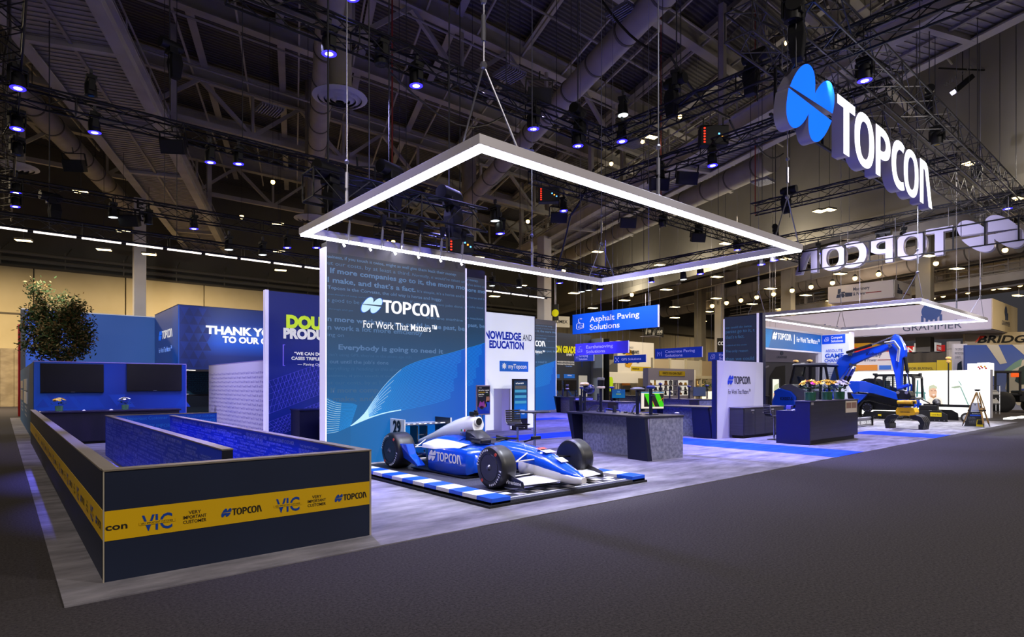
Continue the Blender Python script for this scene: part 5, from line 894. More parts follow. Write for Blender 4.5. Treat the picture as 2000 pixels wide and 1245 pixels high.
# sidepods
for sx in (-1, 1):
    def pod(y, xi, xo, zb, zt): return [(CX+sx*xi, y, zb), (CX+sx*(xo-.03), y, zb), (CX+sx*xo, y, zb+.05), (CX+sx*xo, y, zt-.09), (CX+sx*(xo-.05), y, zt-.03), (CX+sx*xi, y, zt)]
    p = MB().loft([pod(8.02, .30, .55, .17, .52), pod(8.1, .30, .66, .13, .57), pod(8.35, .30, .70, .115, .595), pod(8.9, .30, .70, .115, .60), pod(9.22, .30, .68, .12, .60)]); p.build('sidepod', blue_p, car_, 'auto')
    MB().loft([[(CX+sx*(x_+.004), y, z+.006) for x_, z in ((.36, .64), (.46, .625), (.60, .60-.01), (.68, .56), (.70, .50))] for y in (9.40, 9.0)]+[[(CX+sx*(x_), y, z) for x_, z in ((.42, .615), (.48, .612), (.56, .598), (.60, .585), (.64, .57))] for y in (8.3,)], closed=False, cap=False).build('white_stripe', white_p, car_, 'auto')
    MB().loft([pod(9.22, .30, .66, .14, .58), pod(9.5, .26, .52, .14, .60), pod(9.8, .2, .36, .15, .55)]).build('coke_panel', carb, car_, 'auto')
    MB().box(*(sorted((CX+sx*.30, CX+sx*.72))), 8.05, 9.75, .095, .115).build('floor_edge', carb, car_)
    # rear wheel fairing
    MB().prism([(CX+sx*.72, 9.80, .30), (CX+sx*.72, 9.26, .17), (CX+sx*.72, 9.24, .20), (CX+sx*.76, 9.48, .38), (CX+sx*.78, 9.56, .56), (CX+sx*.80, 9.78, .56)], (sx*.16, 0, 0)).build('wheel_fairing', blue_p, car_, bevel=.01)
    # mirror
    MB().box(*(sorted((CX+sx*.46, CX+sx*.66))), 7.66, 7.72, .69, .75).build('mirror', carb, car_, bevel=.01); MB().bar((CX+sx*.33, 7.75, .66), (CX+sx*.5, 7.7, .70), .025).build('mirror_stalk', carb, car_)
    # barge board with sponsor print
    MB().prism([(CX+sx*.33, 7.25, .17), (CX+sx*.40, 7.75, .17), (CX+sx*.40, 7.75, .50), (CX+sx*.33, 7.2, .47)], (sx*.02, 0, 0)).build('barge_board', blue_p, car_)
plb = PL((CX-.405, 7.78, .17), (0, -1, 0), (0, 0, 1))
for i, s in enumerate(('HONDA   NTT DATA', 'Firestone  PENNZOIL', 'INDY  SERIES')): text(s, PL((CX-.36, 7.62, .2), (.05, -1, 0), (0, 0, 1)), 0, .20-.075*i, .035, tyw, car_, .34, .01, out=.015)
pls = PL((CX-.70, 9.22, .1), (0, -1, 0), (0, 0, 1)); logo(pls, .04, .21, .155, 1.02, tyw, tyw, car_, .006)
# suspension
for yc, xw in ((7.04, .80), (10.05, .72)):
    for sx in (-1, 1):
        w = MB()
        for z0, z1 in ((.24, .22), (.46, .44)):
            for dy in (-.26, .24): w.cyl((CX+sx*.2, yc+dy+ (.12 if yc < 8 else -.1), z0+.02), (CX+sx*xw, yc, z1), .013, n=6)
        w.cyl((CX+sx*.18, yc+.05, .56), (CX+sx*xw, yc, .28), .014, n=6); w.build('wishbone', rod if sx < 0 else carb, car_, 'auto')
g = MB(); g.box(CX-.16, CX+.16, 9.8, 10.5, .18, .44)
for k in range(5): g.cyl((CX-.26, 9.5+.13*k, .35), (CX-.1, 9.5+.13*k, .44), .03, n=8)
g.box(CX-.3, CX+.3, 9.55, 9.75, .2, .36).build('gearbox', M('gearbox_grey', '#3a3a40', .4, .6), car_, bevel=.02)
# front wing
for sx in (-1, 1):
    MB().loft([[(CX+sx*x, y0, z), (CX+sx*x, (y0+y1)/2, z+.032), (CX+sx*x, y1, z+.045), (CX+sx*x, y1, z+.035), (CX+sx*x, (y0+y1)/2, z+.012), (CX+sx*x, y0, z-.006)] for x, y0, y1, z in ((.10, 6.36, 6.86, .205), (.3, 6.42, 6.86, .19), (.85, 6.45, 6.76, .20))]).build('front_wing', white_p, car_, 'auto')
    e = MB().prism([(CX+sx*.85, 6.40, .15), (CX+sx*.85, 6.84, .12), (CX+sx*.85, 6.86, .31), (CX+sx*.85, 6.75, .33), (CX+sx*.85, 6.43, .25)], (sx*.022, 0, 0)).build('wing_endplate', carb, car_, bevel=.006)
text('Firestone', PL((CX-.872, 6.80, .17), (0, -1, 0), (0, 0, 1)), .02, .02, .055, tyw, car_, .33, .03, out=.006)
MB().bar((CX-.1, 6.55, .27), (CX-.1, 6.75, .22), .02, .12).bar((CX+.1, 6.55, .27), (CX+.1, 6.75, .22), .02, .12).build('wing_pylon', carb, car_)
# rear wing
MB().loft([[(CX+x, y, z) for y, z in ((10.45, .845), (10.6, .80), (10.85, .835), (10.86, .87), (10.6, .845), (10.46, .868))] for x in (-.53, .53)]).build('rear_wing', white_p, car_, 'auto')
for k in range(7): MB().box(CX-.45+.13*k, CX-.38+.13*k, 10.445, 10.45, .852, .866).build('wing_print', M('print_navy', '#1a2450', .5), car_)
for sx in (-1, 1):
    e = MB().prism([(CX+sx*.53, 10.27, .65), (CX+sx*.53, 10.85, .64), (CX+sx*.53, 10.85, .97), (CX+sx*.53, 10.27, .965)], (sx*.022, 0, 0)).build('wing_endplate', white_p if sx < 0 else carb, car_, bevel=.01)
    if sx > 0: MB().box(CX+.528, CX+.553, 10.25, 10.27, .64, .97).build('endplate_edge', white_p, car_)
    MB().box(CX+sx*.11-.012, CX+sx*.11+.012, 10.5, 10.78, .40, .81).build('wing_strut', carb, car_)
MB().bar((CX-.11, 10.6, .62), (CX+.11, 10.6, .62), .015).build('strut_brace', rod, car_)
pl9 = PL((CX-.556, 10.83, .64), (0, -1, 0), (0, 0, 1)); text('29', pl9, .12, .05, .24, M('number_black', '#0e0e10', .5), car_, .30, .04, out=.006)
# small prints on the engine cover and nose
MB().bar((CX-.3, 7.0, .66), (CX-.06, 7.32, .70), .005, .004).build('pin_line', white_p, car_)
for (x0, y0, x1, y1, z0, z1, c) in [(-.12, 6.72, .10, 6.86, .578, .606, white_p), (-.09, 6.42, .07, 6.56, .46, .515, white_p), (-.10, 6.90, .08, 6.98, .615, .633, fsr)]:
    MB().poly([(CX+x0, y0, z0+.012), (CX+x1, y0, z0+.012), (CX+x1, y1, z1+.012), (CX+x0, y1, z1+.012)]).build('nose_print', c, car_)
for k, c in enumerate(('#2c8a3c', '#f0f0f0', '#c83028')): MB().box(CX-.182, CX-.178, 8.86-.045*k, 8.90-.045*k, .80, .84).build('cover_print', M('flag_'+c[1:], c, .5), car_)
text('ROE', PL((CX-.178, 8.92, .74), (0, -1, 0), (0, 0, 1)), 0, 0, .03, M('print_navy'), car_, .10, .01, out=.006)
def wheel(x, y, r, w, sx):
    """tyre lathe about X; outer face towards sx; parts: tyre > print marks; rim > spokes"""
    prof = [(-w/2, r*.66), (-w/2-.004, r*.80), (-w/2+.012, r*.93), (-w/2+.05, r*.995), (-w*.2, r), (w*.2, r), (w/2-.05, r*.995), (w/2-.012, r*.93), (w/2+.004, r*.80), (w/2, r*.66)]
    ty = MB().lathe((x, y, r+.08), (1, 0, 0), prof, 40).build('tyre', tyre_m, car_, 'auto')
    o = x+sx*(w/2); c = Vector((o, y, r+.08)); ax = Vector((sx, 0, 0))
    rm = MB().lathe(c-ax*.002, ax, [(0, r*.66), (.006, r*.645), (0, r*.60), (-.05, r*.56), (-.10, r*.5)], 32).build('rim', rim_m, car_, 'auto')
    sp = MB()
    for k in range(10):
        for d in (-.10, .10): a = k*.628; sp.bar(c+Vector((-sx*.02, math.cos(a)*r*.13, math.sin(a)*r*.13)), c+Vector((-sx*.02, math.cos(a+d)*r*.57, math.sin(a+d)*r*.57)), .014, .02)
    sp.build('spokes', M('spoke_grey', '#44444c', .35, .5), rm); MB().lathe(c-ax*.03, ax, [(0, r*.17), (.03, r*.15), (.05, r*.07), (.06, r*.06)], 14).build('hub_nut', M('hub_steel', '#6a6a78', .3, .8), rm, 'auto')
    if sx < 0 or True:
        bm = bmesh.new()
        for a0, s in ((135, 'Firestone'), (-45, 'Firestone')):
            n = len(s)
            for i, chh in enumerate(s):
                me = text_mesh(chh, .05, res=1); xs = [v.co.x for v in me.vertices]; mx = (min(xs)+max(xs))/2; a = math.radians(a0+((n-1)/2-i)*9.5)
                u_ = Vector((0, math.cos(a-math.pi/2), math.sin(a-math.pi/2))); v_ = Vector((0, math.cos(a), math.sin(a)))
                if sx < 0: u_, v_, = Vector((0, -u_.y, u_.z)), Vector((0, -v_.y, v_.z))
                p = c+v_*r*.79+ax*.006; k = .062; mt = Matrix(((u_.x*k, v_.x*k, ax.x, p.x), (u_.y*k, v_.y*k, ax.y, p.y), (u_.z*k, v_.z*k, ax.z, p.z), (0, 0, 0, 1))) @ Matrix.Translation((-mx, -.1, 0)); me.transform(mt); bm.from_mesh(me); bpy.data.meshes.remove(me)
        me = bpy.data.meshes.new('lettering'); bm.to_mesh(me); bm.free(); place(me, Matrix(), 'lettering', tyw, ty)
    for a in (52, 232): a = math.radians(a); q = c+Vector((0, -sx*math.cos(a)*-1*r*.80 if sx > 0 else -math.cos(a)*r*.80, math.sin(a)*r*.80)); MB().cyl(q, q+ax*.006, .026, n=10).build('tyre_badge', fsr, ty)
wheel(CX-1.02+.165, 7.04, .325, .30, -1); wheel(CX+1.02-.165, 7.04, .325, .30, 1); wheel(CX-1.02+.205, 10.05, .335, .39, -1); wheel(CX+1.02-.205, 10.05, .335, .39, 1)
# ---------------------------------------------------------------- demo counters
felt = noisy('counter_felt', '#6c6e86', '#9092aa', (14, 14, 14), 4, .8, .35, .65, spec=.2); ctop = M('counter_top', '#2a2a36', .4); cdark = M('counter_navy', '#0f1330', .4); clil = M('counter_lilac', '#9a94c8', .45)
def counter(x, y, L_, label, rz=-.2):
    """front corner of the worktop at (x, y); long front faces -X, end faces -Y; two leaning dark pillars"""
    t = thing('demo_counter', label, 'counter', (0, 0, 0), 'demo counters of the stand'); W_ = 1.20; h = .925
    box('worktop', ctop, t, 0, W_, 0, L_, h, .97, .006)
    box('body_panel', felt, t, .36, .8, .45, L_-.12, 0, h); box('end_panel', felt, t, .17, W_-.01, .02, .12, 0, h); box('side_panel', clil, t, .13, .17, .03, .5, 0, h)
    MB().hexa([(.0, -.10, 0), (.13, -.10, 0), (.36, .62, 0), (-.02, .50, 0), (.02, .02, h), (.10, .02, h), (.36, .66, h), (.02, .60, h)]).build('pillar', cdark, t)
    MB().hexa([(.12, L_-.24, 0), (.6, L_-.24, 0), (.6, L_-.10, 0), (.12, L_-.16, 0), (.02, L_-.2, h), (.6, L_-.2, h), (.6, L_-.01, h), (.02, L_-.01, h)]).build('pillar', cdark, t)
    t.location = (x, y, 0); t.rotation_euler = (0, 0, rz); return t
counter(10.5, 7.9, 2.82, 'nearest demo counter with a green striped monitor, behind the race car nose', -.165)
counter(18.4, 15.2, 3.3, 'demo counter second back with a dark teal monitor, behind the nearest one', -.26); counter(24.3, 15.3, 3.3, 'demo counter with a pale grey monitor left of the white reception panel', -.29); counter(24.1, 22.9, 2.65, 'far demo counter with instruments before the dark grade wall', -.34); counter(30.1, 22.8, 3.25, 'far demo counter with a black monitor before the parts shelf', -.2); counter(16.38, 9.95, 2.1, 'demo counter mostly hidden behind the white reception panel', 0); counter(35, 16.8, 2.8, 'low far demo counter beside the dark narrow tower')
# monitors and receivers standing on them
mgrey = M('device_grey', '#2c2f3a', .4)
def monitor(x, y, z, w, h, rz, face, label, tilt=0):
    t = thing('monitor', label, 'monitor', (0, 0, 0), 'monitors on the demo counters'); c_ = box('housing', bez_m, t, -w/2, w/2, -.012, .025, .12, .12+h, .006); box('screen_glass', face, t, -w/2+.012, w/2-.012, -.016, -.012, .14, .12+h-.01)
    MB().bar((0, .03, .02), (0, .03, .14), .05, .03).build('stem', bez_m, t); MB().box(-.13, .13, -.06, .12, 0, .015).build('foot', bez_m, t, bevel=.004); t.location = (x, y, z); t.rotation_euler = (0, 0, rz); return t
m_ = monitor(11.25, 8.25, .97, .56, .41, -.55, E_('map_cream', '#e8dcd0'), 'monitor showing bright green stripes on the nearest demo counter')
mp_ = M('map_dark', '#0a0a0a', emit='#1c1814', es=1); mg = E_('map_green', '#3cc810'); mo = E_('map_orange', '#d86a10'); P_ = PL((0, -.017, .12), (1, 0, 0), (0, 0, 1))
for nm, pts, mm, o_ in [('map_field', [(-.20, .06), (.265, .06), (.265, .36), (-.20, .36)], mp_, .001), ('map_stripe', [(-.20, .36), (-.08, .36), (.06, .06), (-.07, .06)], mg, .002), ('map_stripe', [(.04, .36), (.16, .36), (.265, .12), (.265, .06), (.17, .06)], mg, .002), ('map_line', [(-.085, .36), (-.075, .36), (.065, .06), (.055, .06)], mo, .003), ('map_line', [(.155, .18), (.265, .26), (.265, .27), (.15, .19)], mo, .003), ('title_bar', [(-.27, .375), (.27, .375), (.27, .397), (-.27, .397)], E_('bar_teal', '#1878a8'), .001)]:
    MB().poly([P_.at(a, b, o_) for a, b in pts]).build(nm, mm, m_)
m2_ = monitor(*Gp(1208, 784.5, .97), .97, .55, .38, -.75, gradient('teal_screen', [(0, '#0a5a6c'), (.5, '#0c4258'), (1, '#1a3a58')], 2, .1, .6, .3, emit=.8), 'monitor with a dark teal picture on the second demo counter'); MB().box(-.06, .06, -.019, -.016, .36, .43).build('screen_icon', E_('icon_blue', '#3a6a9c'), m2_); MB().box(-.1, .1, -.019, -.016, .29, .31).build('screen_icon', E_('icon_lime', '#b0b828'), m2_)
monitor(*Gp(1366, 779.8, .97), .97, .62, .46, -.75, M('blank_grey', '#5a6a7c', .35), 'pale grey blank monitor left of the white reception panel'); monitor(*Gp(1251, 772.6, .97), .97, .62, .44, -.75, M('blank_dark', '#2a3038', .3), 'black blank monitor on the far counter before the parts shelf')
def receiver(x, y, z, h, kind, label, s=1.):
    t = thing('survey_receiver', label, 'receiver', (x, y, z), 'receivers on poles along the counters'); pc = M('pole_navy', '#191c34', .35); MB().box(x-.07, x+.07, y-.07, y+.07, z, z+.012).build('foot', pc, t); MB().box(x-.028, x+.028, y-.028, y+.028, z+.012, z+h).build('pole', pc, t, bevel=.004); c = (x, y, z+h)
    if kind == 'dome': MB().lathe(c, (0, 0, 1), [(0, .03), (.02, .05), (.03, .16), (.05, .165), (.075, .10), (.085, .03)], 20).build('antenna', M('dome_white', '#e8e6ee', .4), t, 'auto'); MB().cyl((x, y, z+h-.12), (x, y, z+h), .045, n=12).build('collar', mgrey, t)
    elif kind == 'can': MB().lathe(c, (0, 0, 1), [(0, .03), (.01, .10), (.05, .105), (.06, .09)], 18).build('antenna', M('can_cream', '#d8c8b0', .5), t, 'auto'); MB().lathe((x, y, z+h+.06), (0, 0, 1), [(0, .085), (.16, .085)], 18).build('body', M('can_black', '#16161a', .3), t, 'auto'); MB().lathe((x, y, z+h+.22), (0, 0, 1), [(0, .09), (.05, .095), (.06, .05)], 18).build('cap', M('dome_white'), t, 'auto')
    elif kind == 'blue': MB().lathe(c, (0, 0, 1), [(0, .05), (.02, .10), (.06, .10), (.08, .06)], 16).build('antenna', M('rec_blue', '#1c2a78', .4), t, 'auto'); MB().box(x-.05, x+.02, y-.12, y-.04, z+h*.72, z+h*.78).build('controller', mgrey, t, bevel=.01)
    elif kind == 'helmet':
        MB().ball((x+.12, y-.05, z+h+.02), .15, 10, (1.15, 1, .85)).build('helmet', M('helmet_navy', '#10194a', .2, coat=.6), t, 'auto'); MB().lathe((x, y, z+h+.1), (0, 0, 1), [(0, .05), (.02, .12), (.06, .125), (.09, .08)], 18).build('antenna', M('rec_tan', '#d8b888', .45), t, 'auto'); MB().cyl(c, (x, y, z+h+.1), .03, n=8).build('collar', mgrey, t)
    else: MB().box(x-.05, x+.05, y-.012, y+.012, z+h-.26, z+h).build('tablet', mgrey, t, bevel=.008); MB().bar((x, y, z+h*.5), (x+.08, y-.05, z+h*.62), .03).build('arm', mgrey, t)
    return t
Z_ = .97
for u, v, h, kind, lb in [(1134, 804.6, .42, 'tab', 'tablet controller on a short post, first on the nearest counter'), (1141.5, 803, .55, 'helmet', 'tan receiver and dark helmet on a post on the nearest counter'), (1173.5, 805, .58, 'can', 'tall black cylinder receiver with cream collar on the nearest counter'), (1245, 809.5, .54, 'dome', 'white domed receiver on a post on the nearest counter'), (1271, 811, .58, 'blue', 'blue receiver post left of the green striped monitor')]:
    x, y = Gp(u, v, Z_); receiver(x, y, Z_, h, kind, lb)
for u, v, h, kind, lb in [(1136, 782, .50, 'blue', 'blue receiver post at the left end of the second counter'), (1168, 783, .30, 'tab', 'small device post on the second counter'), (1195, 784, .52, 'blue', 'blue receiver post left of the dark teal monitor'), (1290, 778.2, .68, 'blue', 'blue receiver post behind the green striped monitor'), (1308, 778.9, .5, 'tab', 'thin device post at the middle of the counter with the pale monitor'), (1326, 779.6, .62, 'tab', 'tall hooked device post on the counter with the pale monitor'), (1346, 779, .55, 'blue', 'blue receiver post left of the pale grey monitor'), (1099, 774.5, .45, 'tab', 'blue handheld instrument on the far counter, first from the wall'), (1108, 775, .42, 'can', 'yellow topped instrument on the far counter'), (1124, 775.5, .42, 'tab', 'blue instrument on the far counter before the door'), (1251, 773, .5, 'tab', 'device post beside the black blank monitor'), (1381, 779.3, .6, 'blue', 'dark receiver post right of the pale grey monitor')]:
    x, y = Gp(u, v, Z_); receiver(x, y, Z_, h, kind, lb)
for u, v, lb in [(1164, 804, 'coiled black cable and handheld on the nearest counter'), (1198, 806, 'curved blue strap device on the nearest counter'), (1233, 808, 'small tilted phone stand on the nearest counter'), (1222, 807, 'small round puck device on the nearest counter')]:
    x, y = Gp(u, v, Z_); t = thing('handheld_device', lb, 'device', (x, y, Z_), 'loose devices on the nearest counter')
    if 'puck' in lb: MB().lathe((x, y, Z_), (0, 0, 1), [(0, .05), (.03, .055), (.05, .02)], 14).build('body', mgrey, t, 'auto')
    elif 'coiled' in lb: MB().tube([(x-.2, y+.1, Z_), (x-.15, y+.08, Z_+.08), (x, y, Z_+.16), (x+.1, y-.06, Z_+.14), (x+.12, y-.07, Z_+.02)], .01).build('cord', bez_m, t); MB().bar((x+.02, y, Z_), (x+.1, y-.06, Z_+.17), .06, .02).build('body', mgrey, t)
    elif 'strap' in lb: MB().tube([(x-.2, y+.1, Z_), (x-.18, y+.1, Z_+.1), (x, y, Z_+.07), (x+.15, y-.08, Z_+.05), (x+.16, y-.08, Z_)], .016).build('strap', M('strap_blue', '#1c2e9c', .5), t); MB().box(x-.03, x+.06, y-.05, y, Z_, Z_+.16).build('body', mgrey, t)
    else: MB().bar((x, y, Z_), (x+.08, y-.05, Z_+.2), .07, .015).build('body', mgrey, t); MB().box(x-.05, x+.06, y-.05, y+.05, Z_, Z_+.02).build('foot', mgrey, t)
x, y = Gp(1322, 809, Z_); tag(MB().ball((x, y, Z_+.02), .045, 8, (1, 1.4, .6)).build('computer_mouse', M('mouse_pale', '#b8b4e0', .4)), 'pale computer mouse on the nearest demo counter', 'mouse')
# ---------------------------------------------------------------- reception panel, credenza, desk
pan = gradient('reception_white', [(0, '#b9b4d8'), (.5, '#c2bede'), (1, '#cbc7e2')], 2, 0, 2.4, .5)
t = thing('reception_backdrop', 'white panel with the blue emblem and wordmark behind the low dark cabinet', 'wall panel', (17, 9.7, 0)); box('panel', pan, t, 16.42, 19.3, 9.7, 9.8, 0, 2.39); box('edge_trim', M('side_navy'), t, 16.36, 16.42, 9.68, 9.82, 0, 2.40)
pl = south(16.42, 9.7); logo(pl, .62, 1.68, .235, 1.42, M('slate_ink', '#2a2a3c', .5), M('emb_royal', '#1038c8', .4), t, .01); text('For Work That Matters\u2122', pl, .66, 1.36, .15, M('slate_ink'), t, 1.38, 0, out=.006)
for pts in ([(0, .9), (.5, 2.39), (.9, 2.39), (.3, 0), (0, 0)], [(2.1, 0), (2.45, 2.39), (2.88, 2.39), (2.88, 0)]): MB().poly([pl.at(a, b, .003) for a, b in pts]).build('printed_facet', M('facet_pale', '#cbc8e0', .5), t)
lam = noisy('charcoal_laminate', '#2b2a34', '#34333c', (1, 1, 18), 3, .4, spec=.4)
t = thing('credenza', 'low charcoal cabinet with doors before the white reception panel', 'cabinet', (18, 9.5, 0)); box('body', lam, t, 17.12, 19.75, 9.22, 9.66, .1, .93, .005); box('top', M('cred_top', '#55525e', .35), t, 17.1, 19.78, 9.19, 9.68, .93, .955, .004); box('plinth', M('plinth_black'), t, 17.2, 19.6, 9.27, 9.62, 0, .1)
for k in range(4):
    x = 17.16+.645*k; d = box('door', lam, t, x, x+.63, 9.2, 9.22, .12, .90, .004); box('name_plate', M('plate_silver', '#b8b4b8', .4, .5), d, x+.4, x+.58, 9.19, 9.2, .84, .88) if k % 2 == 0 else None; MB().cyl((x+.5, 9.2, .78), (x+.5, 9.19, .78), .016, n=8).build('lock', edge, d)
t = thing('reception_desk', 'tall dark reception desk with three flower vases on its raised top', 'desk', (18, 7.4, 0))
box('front_panel', noisy('desk_laminate', '#26262c', '#303036', (1, 1, 16), 3, .4, spec=.4), t, 16.62, 19.95, 7.03, 7.4, .13, 1.19, .004); box('plinth', M('plinth_black'), t, 16.62, 19.75, 7.06, 7.4, 0, .13); MB().prism([(16.58, 7.03, 0), (16.58, 7.95, 0), (16.58, 7.95, .93), (16.58, 7.42, .93), (16.58, 7.42, 1.19), (16.58, 7.03, 1.19)], (.04, 0, 0)).build('side_panel', M('desk_side', '#10123c', .4), t); box('worktop', M('cred_top'), t, 16.62, 19.9, 7.4, 7.95, .90, .93, .004); box('raised_top', M('cred_top'), t, 16.56, 19.98, 7.0, 7.44, 1.19, 1.215, .004); box('end_panel', lam, t, 19.9, 19.95, 7.4, 7.95, 0, .9)
box('notice', M('notice_cream', '#cfc4ae', .6), t, 19.0, 19.85, 7.02, 7.03, .82, 1.17); MB().box(19.05, 19.4, 7.015, 7.02, .95, 1.12).box(19.45, 19.8, 7.015, 7.02, .95, 1.12).build('notice_photo', M('notice_photo', '#8a6a58', .6), t); box('notice', M('plate_silver'), t, 16.66, 16.8, 7.02, 7.03, 1.10, 1.17)
for k, (x, lb, cols) in enumerate(((17.05, 'yellow bouquet with a pink bloom, first vase on the reception desk', ['#f0bc1c', '#e0a414', '#f0d060', '#e84a98']), (18.15, 'yellow bouquet, middle vase on the reception desk', ['#f0c020', '#e0ac18', '#f2dc70']), (19.05, 'white and lilac bouquet, last vase on the reception desk', ['#e8e4f0', '#cfc6e8', '#f0e8b0']))): flowers(x, 7.22, 1.215, .42, cols, lb, 26, '#24502a', '#2c5a44')
t = thing('paper_stack', 'white papers and a small lilac box on the lower desk top', 'papers', (16.9, 7.65, .93)); MB().box(16.75, 17.0, 7.55, 7.75, .93, .96).build('sheets', white, t); MB().box(16.72, 16.86, 7.6, 7.74, .96, 1.07).build('box', M('ped_lilac'), t, bevel=.01)
# ---------------------------------------------------------------- excavator (side profile given as (y, z))
kblue = M('machine_blue', '#0a48e0', .3, coat=.7); mblk = M('machine_black', '#121216', .45); mgrey2 = M('machine_grey', '#5a5c70', .35, coat=.4); rubber = M('track_rubber', '#18181b', .75); glassm = M('cab_glass', '#28343c', .05, alpha=.38, spec=.6); myel = M('machine_yellow', '#e8b010', .4, coat=.3); hyd = M('hydraulic_chrome', '#c8c8d0', .15, 1.); msteel = M('blade_steel', '#8e8c94', .38, .75); hose = M('hose_white', '#c8c8cc', .4)
def side(t, name, prof, x0, x1, mat, bevel=.012, parent=None): return MB().prism([(x0, y, z) for y, z in prof], (x1-x0, 0, 0)).build(name, mat, parent or t, bevel=bevel)
def track(t, x0, x1, ya, yb, z1, nose=None, label=None):
    """crawler: belt with lugs, rollers, sprocket; ya front, yb rear"""
    r = z1/2; pts = []
    if nose is None:
        for k in range(9): a = -math.pi/2-math.pi*k/8; pts.append((ya+r+r*math.cos(a), r+r*math.sin(a)))
        for k in range(9): a = math.pi/2-math.pi*k/8; pts.append((yb-r+r*math.cos(a), r+r*math.sin(a)))
    else: pts = nose
    inner = []; cy_ = sum(p[0] for p in pts)/len(pts); cz = sum(p[1] for p in pts)/len(pts)
    for p in pts: d = Vector((cy_-p[0], cz-p[1])); d = d.normalized()*.06; inner.append((p[0]+d.x, p[1]+d.y))
    n = len(pts); b = MB().loft([[(x0, y, z) for y, z in pts], [(x1, y, z) for y, z in pts]], cap=False).loft([[(x0, y, z) for y, z in inner], [(x1, y, z) for y, z in inner]], cap=False)
    for xx in (x0, x1): b.add([(xx, *p) for p in pts]+[(xx, *p) for p in inner], [(i, (i+1) % n, n+(i+1) % n, n+i) for i in range(n)])
    o = b.build('track_belt', rubber, t); lug = MB()
    for i in range(n):
        p, q = Vector(pts[i]), Vector(pts[(i+1) % n]); m_ = max(1, int((q-p).length/.09))
        for k in range(m_): c = p.lerp(q, (k+.5)/m_); d = (q-p).normalized(); nn = Vector((d.y, -d.x)); nn = nn if nn.dot(c-Vector((cy_, cz))) > 0 else -nn; lug.bar((x0, c.x+nn.x*.012, c.y+nn.y*.012), (x1, c.x+nn.x*.012, c.y+nn.y*.012), .045, .03)
    lug.build('track_lug', rubber, o)['kind'] = 'stuff'
    w = MB(); xs = x0-.01 if x0 < 1e9 else x0
    for yy in [ya+.25+.28*k for k in range(int((yb-ya-.4)/.28)+1)]: w.cyl((x0+.02, yy, .13), (x1-.02, yy, .13), .08, n=10)
    w.build('rollers', mblk, t); side(t, 'track_frame', [(ya+.22, .12), (yb-.22, .12), (yb-.3, .34), (ya+.3, .34)], x0+.03, x1-.03, mblk)
    return o
ex = thing('excavator', 'blue compact excavator with a raised angled arm and a black cab behind the reception desk', 'excavator', (25.3, 10.4, 0))
track(ex, 24.45, 24.85, 9.25, 11.6, .56); track(ex, 25.85, 26.25, 9.25, 11.6, .56)
box('undercarriage', mblk, ex, 24.85, 25.85, 9.9, 11.1, .2, .62, .02); MB().cyl((25.35, 10.6, .58), (25.35, 10.6, .72), .5, n=24).build('slew_ring', mblk, ex, 'auto')
bl = MB().loft([[(x, y, z) for y, z in ((8.92, .04), (8.78, .06), (8.84, .2), (8.80, .36), (8.86, .38), (8.90, .2))] for x in (24.25, 26.45)]).build('dozer_blade', msteel, ex, 'auto'); MB().bar((24.9, 8.9, .2), (24.95, 9.6, .35), .12).bar((25.75, 8.9, .2), (25.7, 9.6, .35), .12).build('blade_arm', kblue, ex); MB().box(24.2, 24.26, 8.76, 8.95, .03, .42).box(26.44, 26.5, 8.76, 8.95, .03, .42).build('blade_cheek', mblk, ex)
text('MEASURE  DESIGN  BUILD', south(24.25, 8.79), .15, .12, .12, tyw, bl, 1.9, .05, out=.02)
# house: counterweight, hood, floor, cab
side(ex, 'counterweight', [(11.88, .72), (11.92, .95), (11.80, 1.25), (11.84, 1.38), (11.6, 1.52), (11.1, 1.38), (10.9, 1.15), (10.95, .85), (11.1, .72)], 24.42, 26.2, kblue, .05)
side(ex, 'engine_hood', [(11.78, 1.40), (11.4, 1.66), (11.15, 1.68), (10.75, 1.50), (10.5, 1.40), (10.5, .95), (10.9, .9), (10.9, 1.15), (11.1, 1.38), (11.6, 1.50)], 24.48, 26.1, mgrey2, .04)
side(ex, 'house_floor', [(9.7, .70), (11.3, .70), (11.3, .84), (9.7, .84)], 24.5, 26.1, mblk); side(ex, 'skirt', [(11.9, .58), (10.9, .58), (10.85, .72), (11.9, .72)], 24.44, 26.1, kblue, .02)
text('KX057-5', west(24.415, 11.75), .22, 1.02, .13, mblk, ex, .50, .02, out=.006)
cabx0, cabx1 = 24.55, 25.55
cf = [(9.66, .84), (9.66, 1.5), (9.82, 2.40), (11.0, 2.44), (11.18, 1.70), (11.18, 1.45)]
fr = MB()
for xx in (cabx0, cabx1):
    q = [(xx, y, z) for y, z in cf]
    for a, b in zip(q, q[1:]): fr.bar(a, b, .08, .08)
    fr.bar((xx, 10.42, .84), (xx, 10.38, 2.42), .09).bar((xx, 9.66, .88), (xx, 10.5, .88), .08); fr.bar((xx, 10.4, 1.52), (xx, 11.18, 1.52), .07)
for y, z in ((9.66, .86), (9.82, 2.40), (11.0, 2.44), (11.18, 1.6)): fr.bar((cabx0, y, z), (cabx1, y, z), .08)
fr.build('cab_frame', mblk, ex, bevel=.01); MB().hexa([(24.48, 9.7, 2.42), (25.62, 9.7, 2.42), (25.62, 11.12, 2.44), (24.48, 11.12, 2.44), (24.56, 9.8, 2.52), (25.54, 9.8, 2.52), (25.54, 11.0, 2.53), (24.56, 11.0, 2.53)]).build('cab_roof', mgrey2, ex, bevel=.02)
